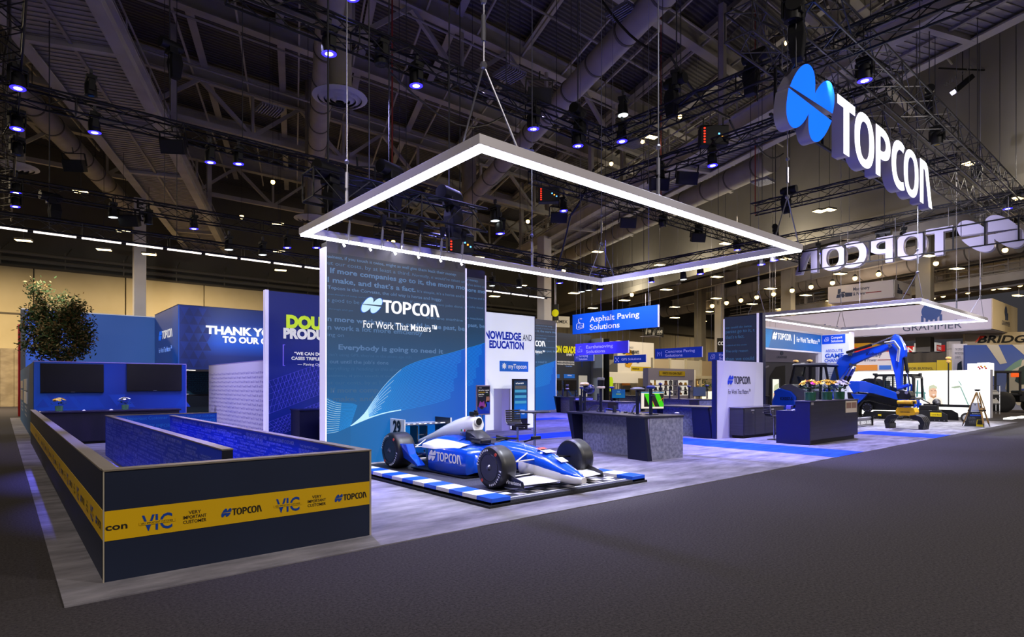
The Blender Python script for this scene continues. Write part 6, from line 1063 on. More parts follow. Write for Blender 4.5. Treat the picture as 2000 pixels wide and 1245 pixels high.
for xx in (cabx0, cabx1):
    MB().poly([(xx, 10.46, 1.54), (xx, 11.14, 1.54), (xx, 11.14, 1.72), (xx, 10.98, 2.40), (xx, 10.44, 2.40)]).build('window_pane', glassm, ex); MB().poly([(xx, 9.70, .92), (xx, 10.38, .92), (xx, 10.36, 2.40), (xx, 9.84, 2.38), (xx, 9.70, 1.5)]).build('door_pane', glassm, ex)
MB().poly([(cabx0, 9.66, 1.5), (cabx1, 9.66, 1.5), (cabx1, 9.82, 2.38), (cabx0, 9.82, 2.38)]).build('windscreen', glassm, ex); MB().poly([(cabx0, 11.0, 2.4), (cabx1, 11.0, 2.4), (cabx1, 11.18, 1.62), (cabx0, 11.18, 1.62)]).build('rear_pane', glassm, ex)
MB().box(24.8, 25.25, 10.45, 10.9, 1.2, 1.34).prism([(24.8, 10.85, 1.3), (24.8, 11.05, 2.0), (24.8, 10.95, 2.0), (24.8, 10.72, 1.34)], (.45, 0, 0)).build('seat', M('seat_blue', '#16306a', .7), ex, bevel=.03); MB().cyl((24.78, 10.15, .9), (24.75, 10.1, 1.5), .02, n=6).cyl((25.2, 10.15, .9), (25.2, 10.1, 1.5), .02, n=6).ball((24.75, 10.1, 1.52), .04, 6).ball((25.2, 10.1, 1.52), .04, 6).build('control_lever', mblk, ex)
for y in (10.48, 11.03): MB().cyl((24.7, y, 2.52), (24.7, y, 2.57), .05, n=10).build('receiver_base', mblk, ex); MB().lathe((24.7, y, 2.57), (0, 0, 1), [(0, .10), (.04, .115), (.08, .09), (.10, .04)], 14).build('receiver', M('rec_tan2', '#e0b060', .45), ex, 'auto')
bx0, bx1 = 25.6, 25.86
boom = [(9.97, 1.25), (10.2, 1.38), (10.03, 1.95), (9.87, 2.43), (9.72, 2.72), (9.53, 2.85), (9.3, 2.86), (8.6, 3.08), (7.86, 3.27), (7.80, 3.12), (7.93, 3.0), (8.5, 2.78), (9.0, 2.55), (9.25, 2.42), (9.43, 2.22), (9.7, 1.85)]
side(ex, 'boom', boom, bx0, bx1, kblue, .02); side(ex, 'boom_foot', [(9.8, .84), (10.4, .84), (10.3, 1.5), (9.95, 1.42)], bx0-.08, bx1+.08, kblue, .02)
text('Kubota', west(bx0-.002, 8.75), .02, 2.80, .11, M('decal_dark', '#0a1a60', .5), ex, .55, .02, out=.006, shear=.2)
MB().cyl((bx0-.03, 9.42, 2.93), (bx0-.03, 8.50, 3.20), .055, n=12).build('arm_cylinder', mblk, ex, 'auto'); MB().cyl((bx0-.03, 8.50, 3.20), (bx0-.03, 7.80, 3.47), .028, n=10).build('arm_cylinder_rod', hyd, ex, 'auto')
for xx in (bx0-.07, bx1+.07): MB().cyl((xx, 9.66, 1.5), (xx, 9.40, 2.0), .055, n=12).build('boom_cylinder', mblk, ex, 'auto'); MB().cyl((xx, 9.40, 2.0), (xx, 9.22, 2.36), .03, n=10).build('boom_cylinder_rod', hyd, ex, 'auto'); MB().bar((xx-.0, 9.62, 1.62), (xx, 9.28, 2.28), .03, .12).build('cylinder_guard', kblue, ex)
MB().box(bx0-.06, bx1+.06, 9.2, 9.36, 2.80, 2.94).cyl((bx0-.1, 7.87, 3.12), (bx1+.1, 7.87, 3.12), .07, n=12).cyl((bx0-.1, 9.25, 2.45), (bx1+.1, 9.25, 2.45), .06, n=12).build('boom_pin', hyd, ex)
stick = [(7.84, 3.49), (7.72, 3.56), (7.60, 3.46), (7.46, 3.15), (7.40, 2.95), (7.41, 2.70), (7.50, 2.62), (7.54, 2.0), (7.55, 1.43), (7.66, 1.40), (7.74, 2.0), (7.95, 2.95), (7.94, 3.1)]
side(ex, 'dipper_arm', stick, bx0-.02, bx1+.02, kblue, .02); MB().cyl((bx0+.13, 7.44, 2.66), (bx0+.13, 7.36, 2.1), .06, n=12).build('bucket_cylinder', mblk, ex, 'auto'); MB().cyl((bx0+.13, 7.36, 2.1), (bx0+.13, 7.29, 1.62), .032, n=10).build('bucket_cylinder_rod', hyd, ex, 'auto')
for xx in (bx0-.04, bx1+.04): MB().bar((xx, 7.62, 1.52), (xx, 7.28, 1.66), .04, .09).bar((xx, 7.28, 1.66), (xx, 7.30, 1.30), .04, .09).build('bucket_link', kblue, ex, bevel=.01)
MB().tube([(bx0-.06, 8.0, 3.2), (bx0-.08, 7.75, 3.22), (bx0-.08, 7.60, 3.0), (bx0-.06, 7.66, 2.55)], .025, 8).tube([(bx0-.1, 8.05, 3.26), (bx0-.12, 7.72, 3.30), (bx0-.12, 7.54, 3.0), (bx0-.08, 7.60, 2.5)], .025, 8).build('hydraulic_hose', hose, ex, 'auto')
# tilt-rotator and sorting grapple hanging from the arm
gc = Vector((25.73, 7.40, 0)); side(ex, 'coupler', [(7.68, 1.36), (7.62, 1.48), (7.25, 1.42), (7.16, 1.22), (7.24, 1.10), (7.62, 1.10)], 25.5, 25.96, mblk, .03)
for y in (7.6, 7.32): MB().cyl((25.46, y, 1.36), (26.0, y, 1.36), .06, n=12).build('coupler_pin', hyd, ex)
MB().box(25.52, 25.94, 7.18, 7.60, .93, 1.04).cyl((25.73, 7.4, .84), (25.73, 7.4, .93), .25, n=20).build('rotator', mblk, ex, bevel=.01); MB().cyl((25.5, 7.62, 1.0), (25.5, 7.15, 1.0), .07, n=12).cyl((25.98, 7.62, 1.0), (25.98, 7.15, 1.0), .07, n=12).build('tilt_cylinder', myel, ex, 'auto')
MB().prism([(25.5, 7.70, .66), (25.5, 7.64, .80), (25.5, 7.10, .80), (25.5, 7.04, .64), (25.5, 7.1, .46), (25.5, 7.30, .50), (25.5, 7.45, .50), (25.5, 7.64, .46)], (.46, 0, 0)).build('grapple_body', myel, ex, bevel=.02); text('engcon', west(25.498, 7.55), .02, .62, .05, mblk, ex, .3, .02, out=.003)
for sg, y0 in ((1, 7.55), (-1, 7.2)):
    for k in range(4):
        x = 25.36+.19*k; pf = [(y0, .52), (y0+sg*.2, .55), (y0+sg*.38, .47), (y0+sg*.48, .28), (y0+sg*.43, .04), (y0+sg*.28, .02), (y0+sg*.33, .24), (y0+sg*.25, .36), (y0+sg*.06, .40)]
        MB().prism([(x, a, b) for a, b in pf], (.12, 0, 0)).build('grapple_claw', mblk, ex, bevel=.012)
    MB().box(25.34, 26.07, *(sorted((y0+sg*.29, y0+sg*.43))), .02, .2).build('grapple_lip', mblk, ex, bevel=.01)
# ---------------------------------------------------------------- tracked loader with box grader
ld = thing('track_loader', 'blue and black tracked loader with a meshed cab behind the excavator arm', 'loader', (32.6, 10.2, 0))
ns = [(9.45, .06), (9.3, .16), (9.3, .40), (9.55, .58), (10.79, .90), (11.05, .86), (11.28, .55), (11.30, .14), (11.2, .05)]
track(ld, 32.0, 32.42, 9.3, 11.3, .5, ns[::-1]); track(ld, 33.2, 33.62, 9.3, 11.3, .5, ns[::-1])
MB().cyl((31.97, 10.85, .55), (32.05, 10.85, .55), .23, n=20).build('sprocket', mblk, ld, 'auto'); mb = MB()
for k in range(10): mb.cyl((31.955, 10.85+.17*math.cos(k*.628), .55+.17*math.sin(k*.628)), (31.97, 10.85+.17*math.cos(k*.628), .55+.17*math.sin(k*.628)), .018, n=6)
mb.build('bolt_ring', hyd, ld); mb = MB()
for k in range(6): mb.cyl((31.97, 9.7+.27*k, .14), (32.0, 9.7+.27*k, .14), .02, n=6)
mb.build('bolt_ring', hyd, ld); box('caution_label', M('label_yellow', '#e8d010', .5), ld, 31.98, 32.02, 10.25, 10.38, .16, .24)
side(ld, 'chassis', [(9.4, .45), (9.4, .95), (10.4, 1.10), (11.5, 1.26), (11.85, 1.28), (11.8, .75), (11.55, .42), (11.3, .42)], 32.2, 33.45, mblk, .04); side(ld, 'rear_panel', [(11.60, 1.22), (11.30, .70), (11.05, .95), (10.85, 1.18)], 31.98, 33.62, kblue, .02)
for xx in (31.93, 33.50): side(ld, 'lift_arm', [(11.75, 1.76), (11.55, 1.84), (10.95, 1.82), (10.4, 1.62), (9.5, 1.24), (9.12, .95), (9.05, .62), (9.25, .60), (9.5, .92), (10.6, 1.24), (11.25, 1.30), (11.45, 1.24), (11.55, 1.4)], xx, xx+.16, kblue, .02)
MB().bar((32.1, 11.3, 1.25), (32.1, 9.9, 1.0), .09).bar((33.5, 11.3, 1.25), (33.5, 9.9, 1.0), .09).build('lift_cylinder', mblk, ld)
fr = MB(); c2 = [(8.95, 1.0), (8.98, 2.0), (9.15, 2.10), (10.45, 2.10), (10.56, 2.0), (10.56, 1.25)]
for xx in (32.15, 33.45):
    q = [(xx, *p) for p in c2]
    for a, b in zip(q, q[1:]): fr.bar(a, b, .09)
    fr.bar((xx, 9.3, 1.0), (xx, 9.3, 2.08), .10); fr.bar((xx, 10.2, 1.3), (xx, 10.2, 2.08), .07)
for p in c2[:4]: fr.bar((32.15, *p), (33.45, *p), .09)
fr.build('cab_frame', mblk, ld, bevel=.01); box('cab_roof', mblk, ld, 32.1, 33.5, 9.0, 10.6, 2.06, 2.16, .03); ms = MB()
for k in range(9): ms.bar((32.14, 9.4+.085*k, 1.40), (32.14, 9.4+.085*k, 2.02), .012)
for k in range(7): ms.bar((32.14, 9.36, 1.42+.095*k), (32.14, 10.12, 1.42+.095*k), .012)
ms.build('window_mesh', mblk, ld)['kind'] = 'stuff'; MB().poly([(32.17, 9.35, 1.3), (32.17, 10.5, 1.3), (32.17, 10.5, 2.05), (32.17, 9.35, 2.05)]).build('window_pane', glassm, ld); MB().box(32.5, 33.1, 9.7, 10.3, 1.1, 1.25).box(32.5, 33.1, 10.2, 10.35, 1.2, 1.85).build('seat', M('seat_teal', '#2a5a68', .7), ld, bevel=.03)
MB().box(32.1, 32.3, 10.5, 10.65, 2.1, 2.2).box(33.0, 33.2, 8.9, 9.0, 2.05, 2.2).build('work_lamp', mblk, ld)
MB().loft([[(x, 10.9+.5*math.cos(a), 1.55+.42*math.sin(a)) for a in [math.pi*k/8 for k in range(9)]] for x in (32.3, 33.3)], closed=False).build('engine_hump', mblk, ld, 'auto')
gr = thing('box_grader', 'black box grader with a tall mast and two small wheels beside the loader', 'grader', (31.6, 7.6, 0))
side(gr, 'side_plate', [(8.5, .50), (7.75, .50), (7.50, .34), (7.48, .02), (8.4, .02), (8.55, .2)], 31.45, 31.5, mblk, .01); side(gr, 'side_plate', [(8.5, .50), (7.75, .50), (7.50, .34), (7.48, .02), (8.4, .02), (8.55, .2)], 33.2, 33.25, mblk, .01); box('blade', mblk, gr, 31.5, 33.2, 8.1, 8.2, .03, .48, .01)
text('Level Best', west(31.448, 8.10), .04, .30, .06, mblk, gr, .34, .01, out=.012); box('label_plate', M('label_yellow'), gr, 31.44, 31.45, 7.70, 8.12, .24, .42); mb = MB()
for y in (7.6, 7.78, 7.95, 8.25): mb.cyl((31.43, y, .08), (31.45, y, .08), .02, n=8)
mb.build('bolts', hyd, gr); MB().bar((32.3, 8.6, .72), (32.3, 6.55, .70), .12).bar((31.9, 6.6, .68), (32.9, 6.6, .68), .10).bar((31.95, 6.75, .66), (31.95, 6.85, .25), .07).bar((32.85, 6.75, .66), (32.85, 6.85, .25), .07).build('tow_beam', mblk, gr, bevel=.01); MB().box(31.6, 31.9, 7.9, 8.6, .5, .72).build('valve_box', mblk, gr, bevel=.02)
for x in (31.85, 32.9): MB().lathe((x-.09, 6.88, .22), (1, 0, 0), [(0, .12), (0, .2), (.03, .22), (.15, .22), (.18, .2), (.18, .12)], 22).build('tyre', rubber, gr, 'auto'); MB().lathe((x-.095, 6.88, .22), (1, 0, 0), [(0, .05), (.0, .13), (.02, .14), (.17, .14), (.19, .05)], 18).build('rim', M('rim_grey', '#c0c0c4', .4, .4), gr, 'auto')
MB().cyl((32.3, 7.65, .72), (32.3, 7.65, 2.62), .028, n=10).build('mast', mblk, gr, 'auto'); MB().lathe((32.3, 7.65, 2.62), (0, 0, 1), [(0, .05), (.05, .09), (.10, .09), (.12, .05), (.18, .05), (.2, .11), (.26, .11), (.28, .06)], 14).build('mast_receiver', M('rec_tan2'), gr, 'auto'); MB().ball((32.3, 8.1, .86), .16, 8).ball((32.1, 8.0, .8), .11, 7).tube([(32.1, 8.3, .8), (31.9, 8.6, 1.0), (31.8, 8.9, .9), (31.9, 9.05, .7)], .03, 6).build('hydraulic_motor', M('motor_grey', '#55555c', .4, .6), gr, 'auto')
MB().bar((31.8, 8.95, .3), (31.8, 8.7, .95), .08).bar((31.95, 8.95, .35), (31.95, 8.6, .8), .07).build('grader_cylinder', kblue, gr); MB().box(31.5, 32.9, 8.55, 8.95, .1, .5).build('hitch_frame', M('hitch_dark', '#24242c', .5, .4), gr, bevel=.03)
# ---------------------------------------------------------------- tripod and easel sign
def tripod(top, feet, label):
    t = thing('survey_tripod', label, 'tripod', (top[0], top[1], 0)); T = Vector(top); wood = M('tripod_wood', '#a8824a', .6)
    MB().lathe(top, (0, 0, 1), [(-.06, .06), (-.02, .10), (0, .10), (.02, .06)], 14).build('head_plate', bez_m, t, 'auto')
    for f in feet:
        f = Vector(f); a = T+(f-T)*.05+Vector((0, 0, -.03)); d = (f-a); s = d.cross(Vector((0, 0, 1))).normalized()*.05; l = MB().bar(a+s, a+d*.55+s, .025).bar(a-s, a+d*.55-s, .025); l.build('leg_upper', wood, t); MB().bar(a+d*.45, a+d*.9, .05, .03).build('leg_lower', wood, t); MB().cyl(a+d*.88, f, .028, .008, 8).build('leg_foot', M('foot_steel', '#5a5a5e', .4, .7), t); MB().bar(a+d*.52-s*1.3, a+d*.52+s*1.3, .05, .04).build('leg_clamp', bez_m, t)
tripod((28.95, 5.92, 1.46), [(29.0, 6.42, 0), (28.5, 5.62, 0), (29.4, 5.62, 0)], 'wooden survey tripod at the front edge of the carpet')
t = thing('floor_sign', 'leaning triangular floor sign beside the wooden tripod', 'sign', (28.7, 5.9, 0)); pl = PL((28.62, 6.28, 0), (.15, -1, .0), (.12, 0, 1)); f = lambda pts, m_, nm, o=.0: MB().prism([pl.at(a, b, o) for a, b in pts], pl.n*.012).build(nm, m_, t)
f([(0, 0), (.62, 0), (.48, .95), (.22, .95)], M('sign_slate', '#232630', .5), 'panel'); f([(.20, .60), (.50, .60), (.47, .93), (.23, .93)], M('sign_pale', '#b8bcd0', .5), 'print', .012); f([(.18, .44), (.53, .44), (.52, .49), (.185, .49)], M('sign_royal', '#1a50d8', .5), 'print', .012); f([(.38, .03), (.60, .03), (.58, .30), (.40, .30)], M('label_yellow'), 'print', .012); f([(.41, .12), (.57, .12), (.56, .29), (.42, .29)], bez_m, 'print', .024)
f([(0.0, 0), (.62, 0), (.62, .035), (.0, .035)], M('sign_pale'), 'print', .012); text('TOPCON', pl, .24, .64, .03, M('sign_royal'), t, .2, .01, out=.026); text('The working site', pl, .24, .52, .025, tyw, t, .25, .01, out=.026)
for k in range(5): text('survey layout', pl, .12+.012*k, .38-.055*k, .02, M('sign_pale'), t, .22, 0, out=.026)
MB().bar((28.95, 6.0, 0), (28.75, 5.95, .9), .03).build('prop', bez_m, t)
# ---------------------------------------------------------------- bright light wall, compact pillar, banner
t = thing('light_wall', 'bright white backlit wall with a washed-out print of a smiling man in a cap', 'wall panel', (37.2, 10, 0))
lw_m = M('lightwall_white', '#f0f0ee', .5, emit='#fffdf6', es=.95); box('panel', lw_m, t, 37.2, 37.5, 7.1, 13.3, 0, 2.39); box('panel', lw_m, t, 37.15, 37.2, 7.1, 8.0, 2.39, 2.72); box('end_trim', M('end_grey', '#a8a6b0', .4), t, 37.18, 37.5, 7.05, 7.1, 0, 2.4)
pl = west(37.2, 13.3); P = lambda pts, c, e=.85, o=.006, nm='print': MB().poly([pl.at(a, b, o) for a, b in pts]).build(nm, M('lp_'+c[1:], c, .5, emit=c, es=e*.62), t)
P([(2.35, .5), (2.45, 1.75), (2.8, 1.85), (2.85, .9), (3.05, .5)], '#c8dedd'); P([(3.05, 1.0), (3.1, 1.9), (3.16, 1.9), (3.14, 1.0)], '#4a8080'); P([(3.4, .9), (3.3, 1.8), (3.36, 1.85), (3.5, .8)], '#5a8a88'); P([(2.45, 1.2), (3.5, 1.15), (3.5, 1.25), (2.45, 1.32)], '#7aa8a4')
P([(3.52, .5), (3.6, .95), (3.75, 1.02), (4.05, 1.02), (4.2, .95), (4.3, .5)], '#f4ead8'); P([(3.66, 1.02), (3.62, 1.35), (3.72, 1.50), (3.92, 1.50), (4.0, 1.3), (3.97, 1.02), (3.84, .92)], '#e4b898', o=.008); P([(3.60, 1.38), (3.66, 1.60), (3.85, 1.66), (4.0, 1.55), (4.02, 1.42), (3.82, 1.48)], '#c8cfae', o=.010); P([(3.72, 1.03), (3.84, .93), (3.97, 1.03), (3.95, 1.10), (3.84, 1.02), (3.74, 1.10)], '#b88a60', o=.010); P([(3.78, 1.14), (3.92, 1.14), (3.85, 1.09)], '#ffffff', 1., .012); P([(3.72, 1.32), (3.80, 1.32), (3.80, 1.345), (3.72, 1.345)], '#7a5238', o=.012); P([(3.87, 1.32), (3.95, 1.32), (3.95, 1.345), (3.87, 1.345)], '#7a5238', o=.012)
P([(4.55, 1.52), (4.95, 1.62), (5.05, 1.52), (4.75, 1.46)], '#a8b8a0'); P([(4.98, 1.52), (5.04, 1.52), (5.42, .45), (5.36, .45)], '#8ab0a4'); P([(5.02, 1.6), (4.9, 1.85), (4.94, 1.86), (5.06, 1.62)], '#8ab0a4')
pl2 = west(37.15, 8.0); MB().box(37.15, 38.3, 7.15, 7.6, 2.1, 2.75).build('sign_box', lw_m, t)
for k, (a, b, c) in enumerate([(.45, .18, '#d83838'), (.55, .22, '#e88a1a'), (.6, .15, '#c82838'), (.7, .2, '#e8b01a'), (.5, .1, '#b83048'), (.75, .12, '#d84838')]): MB().lathe(PL((37.15, 8.0, 2.35), (0, -1, 0), (0, 0, 1)).at(a, b, .004), (-1, 0, 0), [(0, .05), (.004, .05)], 8).build('print', M('dot_'+c[1:], c, .5), t)
t = thing('compact_pillar', 'tall white pillar headed Compact Solutions with bold blue lettering', 'sign', (33.9, 13, 0)); box('panel', gradient('pillar_white', [(0, '#c8cbe0'), (1, '#d8dbee')], 2, 0, 4.3, .5, emit=.38), t, 33.9, 34.3, 12.35, 13.75, 0, 4.35); box('header', M('hdr_blue', '#0a48d8', .5, emit='#0a48d8', es=.4), t, 33.88, 33.9, 12.55, 13.72, 3.85, 4.33); box('side_trim', lite, t, 33.86, 34.32, 12.27, 12.35, 0, 4.42)
pl = west(33.88, 13.75); text('Compact', pl, .50, 4.12, .13, wl, t, .56, .012, out=.006); text('Solutions', pl, .50, 3.93, .13, wl, t, .60, .012, out=.006); icon_mesh(pl, .16, 3.98, .2, 'digger', wl, t); text('ABSOLUTE', pl, .22, 3.40, .15, kb, t, .86, .012, out=.006); text('GAME', pl, .18, 3.10, .22, kb, t, .95, .04, out=.006); text('CHANGER', pl, .16, 2.86, .19, kb, t, 1.05, .03, out=.006)
for k in range(4): text('Compact machines meet', pl, .3, 2.3-.12*k, .06, M('slate_letter'), t, .75, 0, out=.006)
t = thing('header_banner', 'long blue hanging banner with wordmark and tagline under the second light frame', 'sign', (29, 13.75, 3.4)); box('panel', gradient('banner_blue', [(0, '#0a4f96'), (.15, '#2a5686'), (.5, '#1a4f86'), (1, '#0a5fb4')], 0, -2.4, 4.8, .5, emit=.35), t, 26.8, 33.88, 13.75, 13.9, 3.42, 4.33); box('top_trim', alu, t, 26.8, 33.88, 13.70, 13.95, 4.33, 4.42); box('bottom_trim', alu, t, 26.8, 33.88, 13.73, 13.92, 3.34, 3.42); box('side_post', alu, t, 33.5, 33.88, 13.75, 13.9, 0, 3.34); box('side_post', alu, t, 26.72, 26.8, 13.7, 13.95, 0, 4.42)
pl = south(26.8, 13.75); logo(pl, 1.45, 3.87, .31, 2.02, wl, wl, t, .02); MB().box(30.58, 30.62, 13.73, 13.75, 3.72, 4.2).build('divider', wl, t); text('For Work That Matters\u2122', pl, 4.05, 3.84, .26, wl, t, 2.75, .01, out=.02)
ln = MB()
for k in range(22): ln.prism([pl.at(.05+.05*k, 3.44, .004), pl.at(.075+.05*k, 3.44, .004), pl.at(.47+.05*k, 4.32, .004), pl.at(.445+.05*k, 4.32, .004)], pl.n*.002)
ln.build('line_print', M('line_cyan', '#2a86c8', .5, emit='#2a86c8', es=.3), t)
# ---------------------------------------------------------------- neighbouring stands
def pk(u, v, k):
    r = (u-1000)/1168; return Vector((k*(math.cos(YAW)+math.sin(YAW)*r), k*(math.sin(YAW)-math.cos(YAW)*r), 1.65+(752-v)/1168*k))
def RF(p): return Vector((p.x, p.y, 21.0))
def uv_panel(par, name, mat, pl, a0, a1, b0, b1, o=0., d=.02): return MB().prism([pl.at(a0, b0, o), pl.at(a1, b0, o), pl.at(a1, b1, o), pl.at(a0, b1, o)], -pl.n*d).build(name, mat, par)
gw = M('grammer_white', '#cbc4d8', .55); gtan = M('grammer_tan', '#c9b896', .55); gbl = M('grammer_ink', '#2a4a90', .5); gk = M('ink_grey', '#3a4460', .5)
t = thing('hanging_banner', 'long white hanging box banner with a blue emblem behind the second light frame', 'sign', (51, 15, 5.4)); box('front_face', gw, t, 51, 51.1, 9.66, 27, 5.45, 7.5); box('end_face', gtan, t, 51.1, 59, 9.6, 9.66, 5.45, 7.5); box('underside', M('under_white', '#d8d4e4', .5), t, 51.1, 59, 9.7, 27, 5.40, 5.45)
pl = west(51, 27); text('GRAMMER', pl, 12.1, 5.62, .5, gk, t, 3.6, .0, out=.02); mb = MB()
for k in range(5): mb.bar(pl.at(13.35+.28*k, 6.1, .02), pl.at(13.35+.28*k, 6.8-.06*abs(k-2), .02), .16, .01)
mb.lathe(pl.at(13.9, 6.95, .01), pl.n, [(0, .62), (.01, .62)], 20); mb.build('emblem', gbl, t)
pl = south(51.1, 9.6); text('GRAMMER', pl, 2.6, 5.9, .32, gk, t, 2.6, 0, out=.02); MB().lathe(pl.at(3.9, 6.9, .01), pl.n, [(0, .4), (.01, .4)], 16).bar(pl.at(3.7, 6.3, .02), pl.at(3.7, 6.8, .02), .16, .01).bar(pl.at(4.1, 6.3, .02), pl.at(4.1, 6.8, .02), .16, .01).build('emblem', gk, t)
for y in (11, 18, 25): MB().cyl((51.5, y, 7.5), (51.5, y, 21), .02, n=5).build('suspension_cable', cable, t)
def doz(pl, a, b, s, mat, par):
    mb = MB(); q = lambda *p: mb.poly([pl.at(a+x*s, b+y*s, .02) for x, y in p]); q((0, 0), (.55, 0), (.6, .15), (.5, .3), (.05, .25)); q((.1, .3), (.35, .3), (.35, .65), (.12, .65)); q((.35, .3), (.6, .3), (.6, .42), (.35, .42)); q((.62, .02), (1.1, .02), (1.12, .28), (.6, .34)); mb.build('machine_print', mat, par)
c0 = pk(1745, 579.4, 50); t = thing('hanging_banner', 'small white hanging box banner with a bulldozer drawing above the far stands', 'sign', tuple(c0)); x, y, z = c0; h = 33.4*50/1168
box('front_face', M('mp_white', '#d6d0d2', .55), t, x, x+.1, y, y+5.2, z, z+h); box('end_face', M('mp_white2', '#e6e0da', .55), t, x+.1, x+4.5, y-.05, y, z, z+h); box('underside', M('under_white'), t, x+.1, x+4.5, y, y+5.2, z-.06, z)
pl = west(x, y+5.2); doz(pl, .7, z+.35, 1.2, gk, t); text('Machinery', pl, 2.1, z+.85, .28, gk, t, 1.3, .02, out=.02); text('& Power', pl, 2.1, z+.42, .28, gk, t, 1.0, .02, out=.02); uv_panel(t, 'print_rule', M('rule_red', '#8a3038', .5), pl, 3.1, 4.3, z+.5, z+.58, .02); pl = south(x+.1, y-.05); doz(pl, .6, z+.35, 1.2, gk, t); uv_panel(t, 'print_rule', M('rule_red'), pl, 2.2, 3.9, z+.45, z+.53, .02)
for dx in (.5, 4): MB().cyl((x+dx, y+1, z+h), (x+dx, y+1, 21), .02, n=5).build('suspension_cable', cable, t)
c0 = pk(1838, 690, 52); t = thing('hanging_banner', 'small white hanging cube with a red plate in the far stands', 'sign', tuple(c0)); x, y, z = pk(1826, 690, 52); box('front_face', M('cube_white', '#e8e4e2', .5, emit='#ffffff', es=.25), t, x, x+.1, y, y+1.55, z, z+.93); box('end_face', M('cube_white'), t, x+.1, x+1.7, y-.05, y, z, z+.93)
red = M('plate_red', '#d83a26', .5, emit='#d83a26', es=.25); pl = west(x, y+1.55); uv_panel(t, 'print_plate', red, pl, .12, 1.38, .2+z, .72+z, .02); text('TORO', pl, .25, z+.34, .25, wl, t, 1.0, .04, out=.03); pl = south(x+.1, y-.05); uv_panel(t, 'print_plate', red, pl, .2, 1.5, .2+z, .72+z, .02); text('TORO', pl, .3, z+.34, .25, wl, t, 1.1, .04, out=.03); MB().cyl((x+.8, y+.8, z+.93), (x+.8, y+.8, 21), .02, n=5).build('suspension_cable', cable, t)
x, y, z = pk(1885, 672, 44); t = thing('hanging_banner', 'tan banner with bold black lettering and a red wedge at the right edge', 'sign', (x, y, z)); pl = PL((x, y, z), (.62, -.78, 0), (0, 0, 1)); uv_panel(t, 'panel', gtan, pl, 0, 12, -.4, .82, 0, .3); text('BRIDGESTONE', pl, .78, .06, .52, ink, t, 7.2, .03, out=.02, shear=.22); MB().poly([pl.at(.62, .06, .02), pl.at(.95, .56, .02), pl.at(1.3, .56, .02)]).build('emblem', red, t); MB().cyl(pl.at(1, .8, -.1), RF(pl.at(1, 0, -.1)), .02, n=5).cyl(pl.at(10, .8, -.1), RF(pl.at(10, 0, -.1)), .02, n=5).build('suspension_cable', cable, t)
# printed machine wall behind the light wall
x, y, z = pk(1880, 830, 40); z = 0; t = thing('printed_wall', 'large wall print of a white truck cab under blue sky, right edge', 'wall panel', (x, y, 0)); pl = PL((x, y, 0), (.62, -.78, 0), (0, 0, 1)); uv_panel(t, 'panel', gradient('print_sky', [(0, '#8a8fa8'), (.4, '#5a6aa8'), (1, '#2a4a9c')], 2, 0, 4.4, .6), pl, .15, 11, 0, 4.3, 0, .2)
pr = lambda pts, c, o=.01: MB().poly([pl.at(a, b, o) for a, b in pts]).build('print', M('pw_'+c[1:], c, .6), t)
pr([(2.5, 1.4), (2.7, 2.6), (3.6, 3.35), (4.4, 3.5), (8, 2.6), (8, 0), (3.2, .3)], '#b8b2a6'); pr([(3.05, 1.9), (3.3, 2.75), (3.9, 3.1), (4.3, 2.75), (4.15, 1.75), (3.4, 1.65)], '#1f3030', .02); pr([(4.35, 1.75), (4.5, 2.7), (5.1, 2.5), (5.05, 1.75)], '#1f3a30', .02); pr([(3.5, 1.2), (5.6, 1.35), (5.6, 1.5), (4.8, 1.55), (3.4, 1.38)], '#2a3f8c', .02); pr([(1.4, 4.3), (2.1, 4.3), (2.6, 3.1), (2.2, 3.0)], '#b8b2a6', .012); pr([(2.9, 4.3), (3.6, 4.3), (4.4, 3.4), (3.8, 3.4)], '#b8b2a6', .012); pr([(4.6, 4.3), (5.4, 4.3), (6.5, 3.1), (5.4, 3.2)], '#c2bcb2', .012); pr([(2.4, 2.55), (3.0, 3.1), (3.5, 3.4), (3.4, 2.9), (2.7, 2.5)], '#6a8a80', .02)
# dark tractor in front of the print, chrome display ladder
x, y, _ = pk(1960, 825, 36); t = thing('tractor', 'dark compact tractor with an orange light and deep tyres at the right edge', 'tractor', (x, y, 0)); q = PL((x, y, 0), (.62, -.78, 0), (0, 0, 1)); td = M('tractor_dark', '#1c1c1e', .5); B_ = lambda a0, a1, b0, b1, c0_, c1_, nm, mm, bv=.03: MB().hexa([q.at(a0, b0, c0_), q.at(a1, b0, c0_), q.at(a1, b0, c1_), q.at(a0, b0, c1_), q.at(a0, b1, c0_), q.at(a1, b1, c0_), q.at(a1, b1, c1_), q.at(a0, b1, c1_)]).build(nm, mm, t, bevel=bv)
B_(-.5, .9, 1.0, 1.15, -.9, .2, 'cab_floor', td); B_(-.6, .8, 2.35, 2.5, -1.0, .3, 'cab_roof', td)
for a in (-.55, .75):
    for c in (-.95, .22): B_(a-.05, a+.05, 1.1, 2.4, c-.05, c+.05, 'cab_post', td, .01)
B_(.8, 2.2, .6, 1.3, -.8, .1, 'bonnet', td, .06); B_(.2, .6, 2.1, 2.35, .3, .4, 'lamp', M('lamp_orange', '#e85a1a', .4, emit='#e85a1a', es=.6)); MB().poly([q.at(-.5, 1.2, .2), q.at(.7, 1.2, .2), q.at(.7, 2.3, .2), q.at(-.5, 2.3, .2)]).build('window_pane', glassm, t)
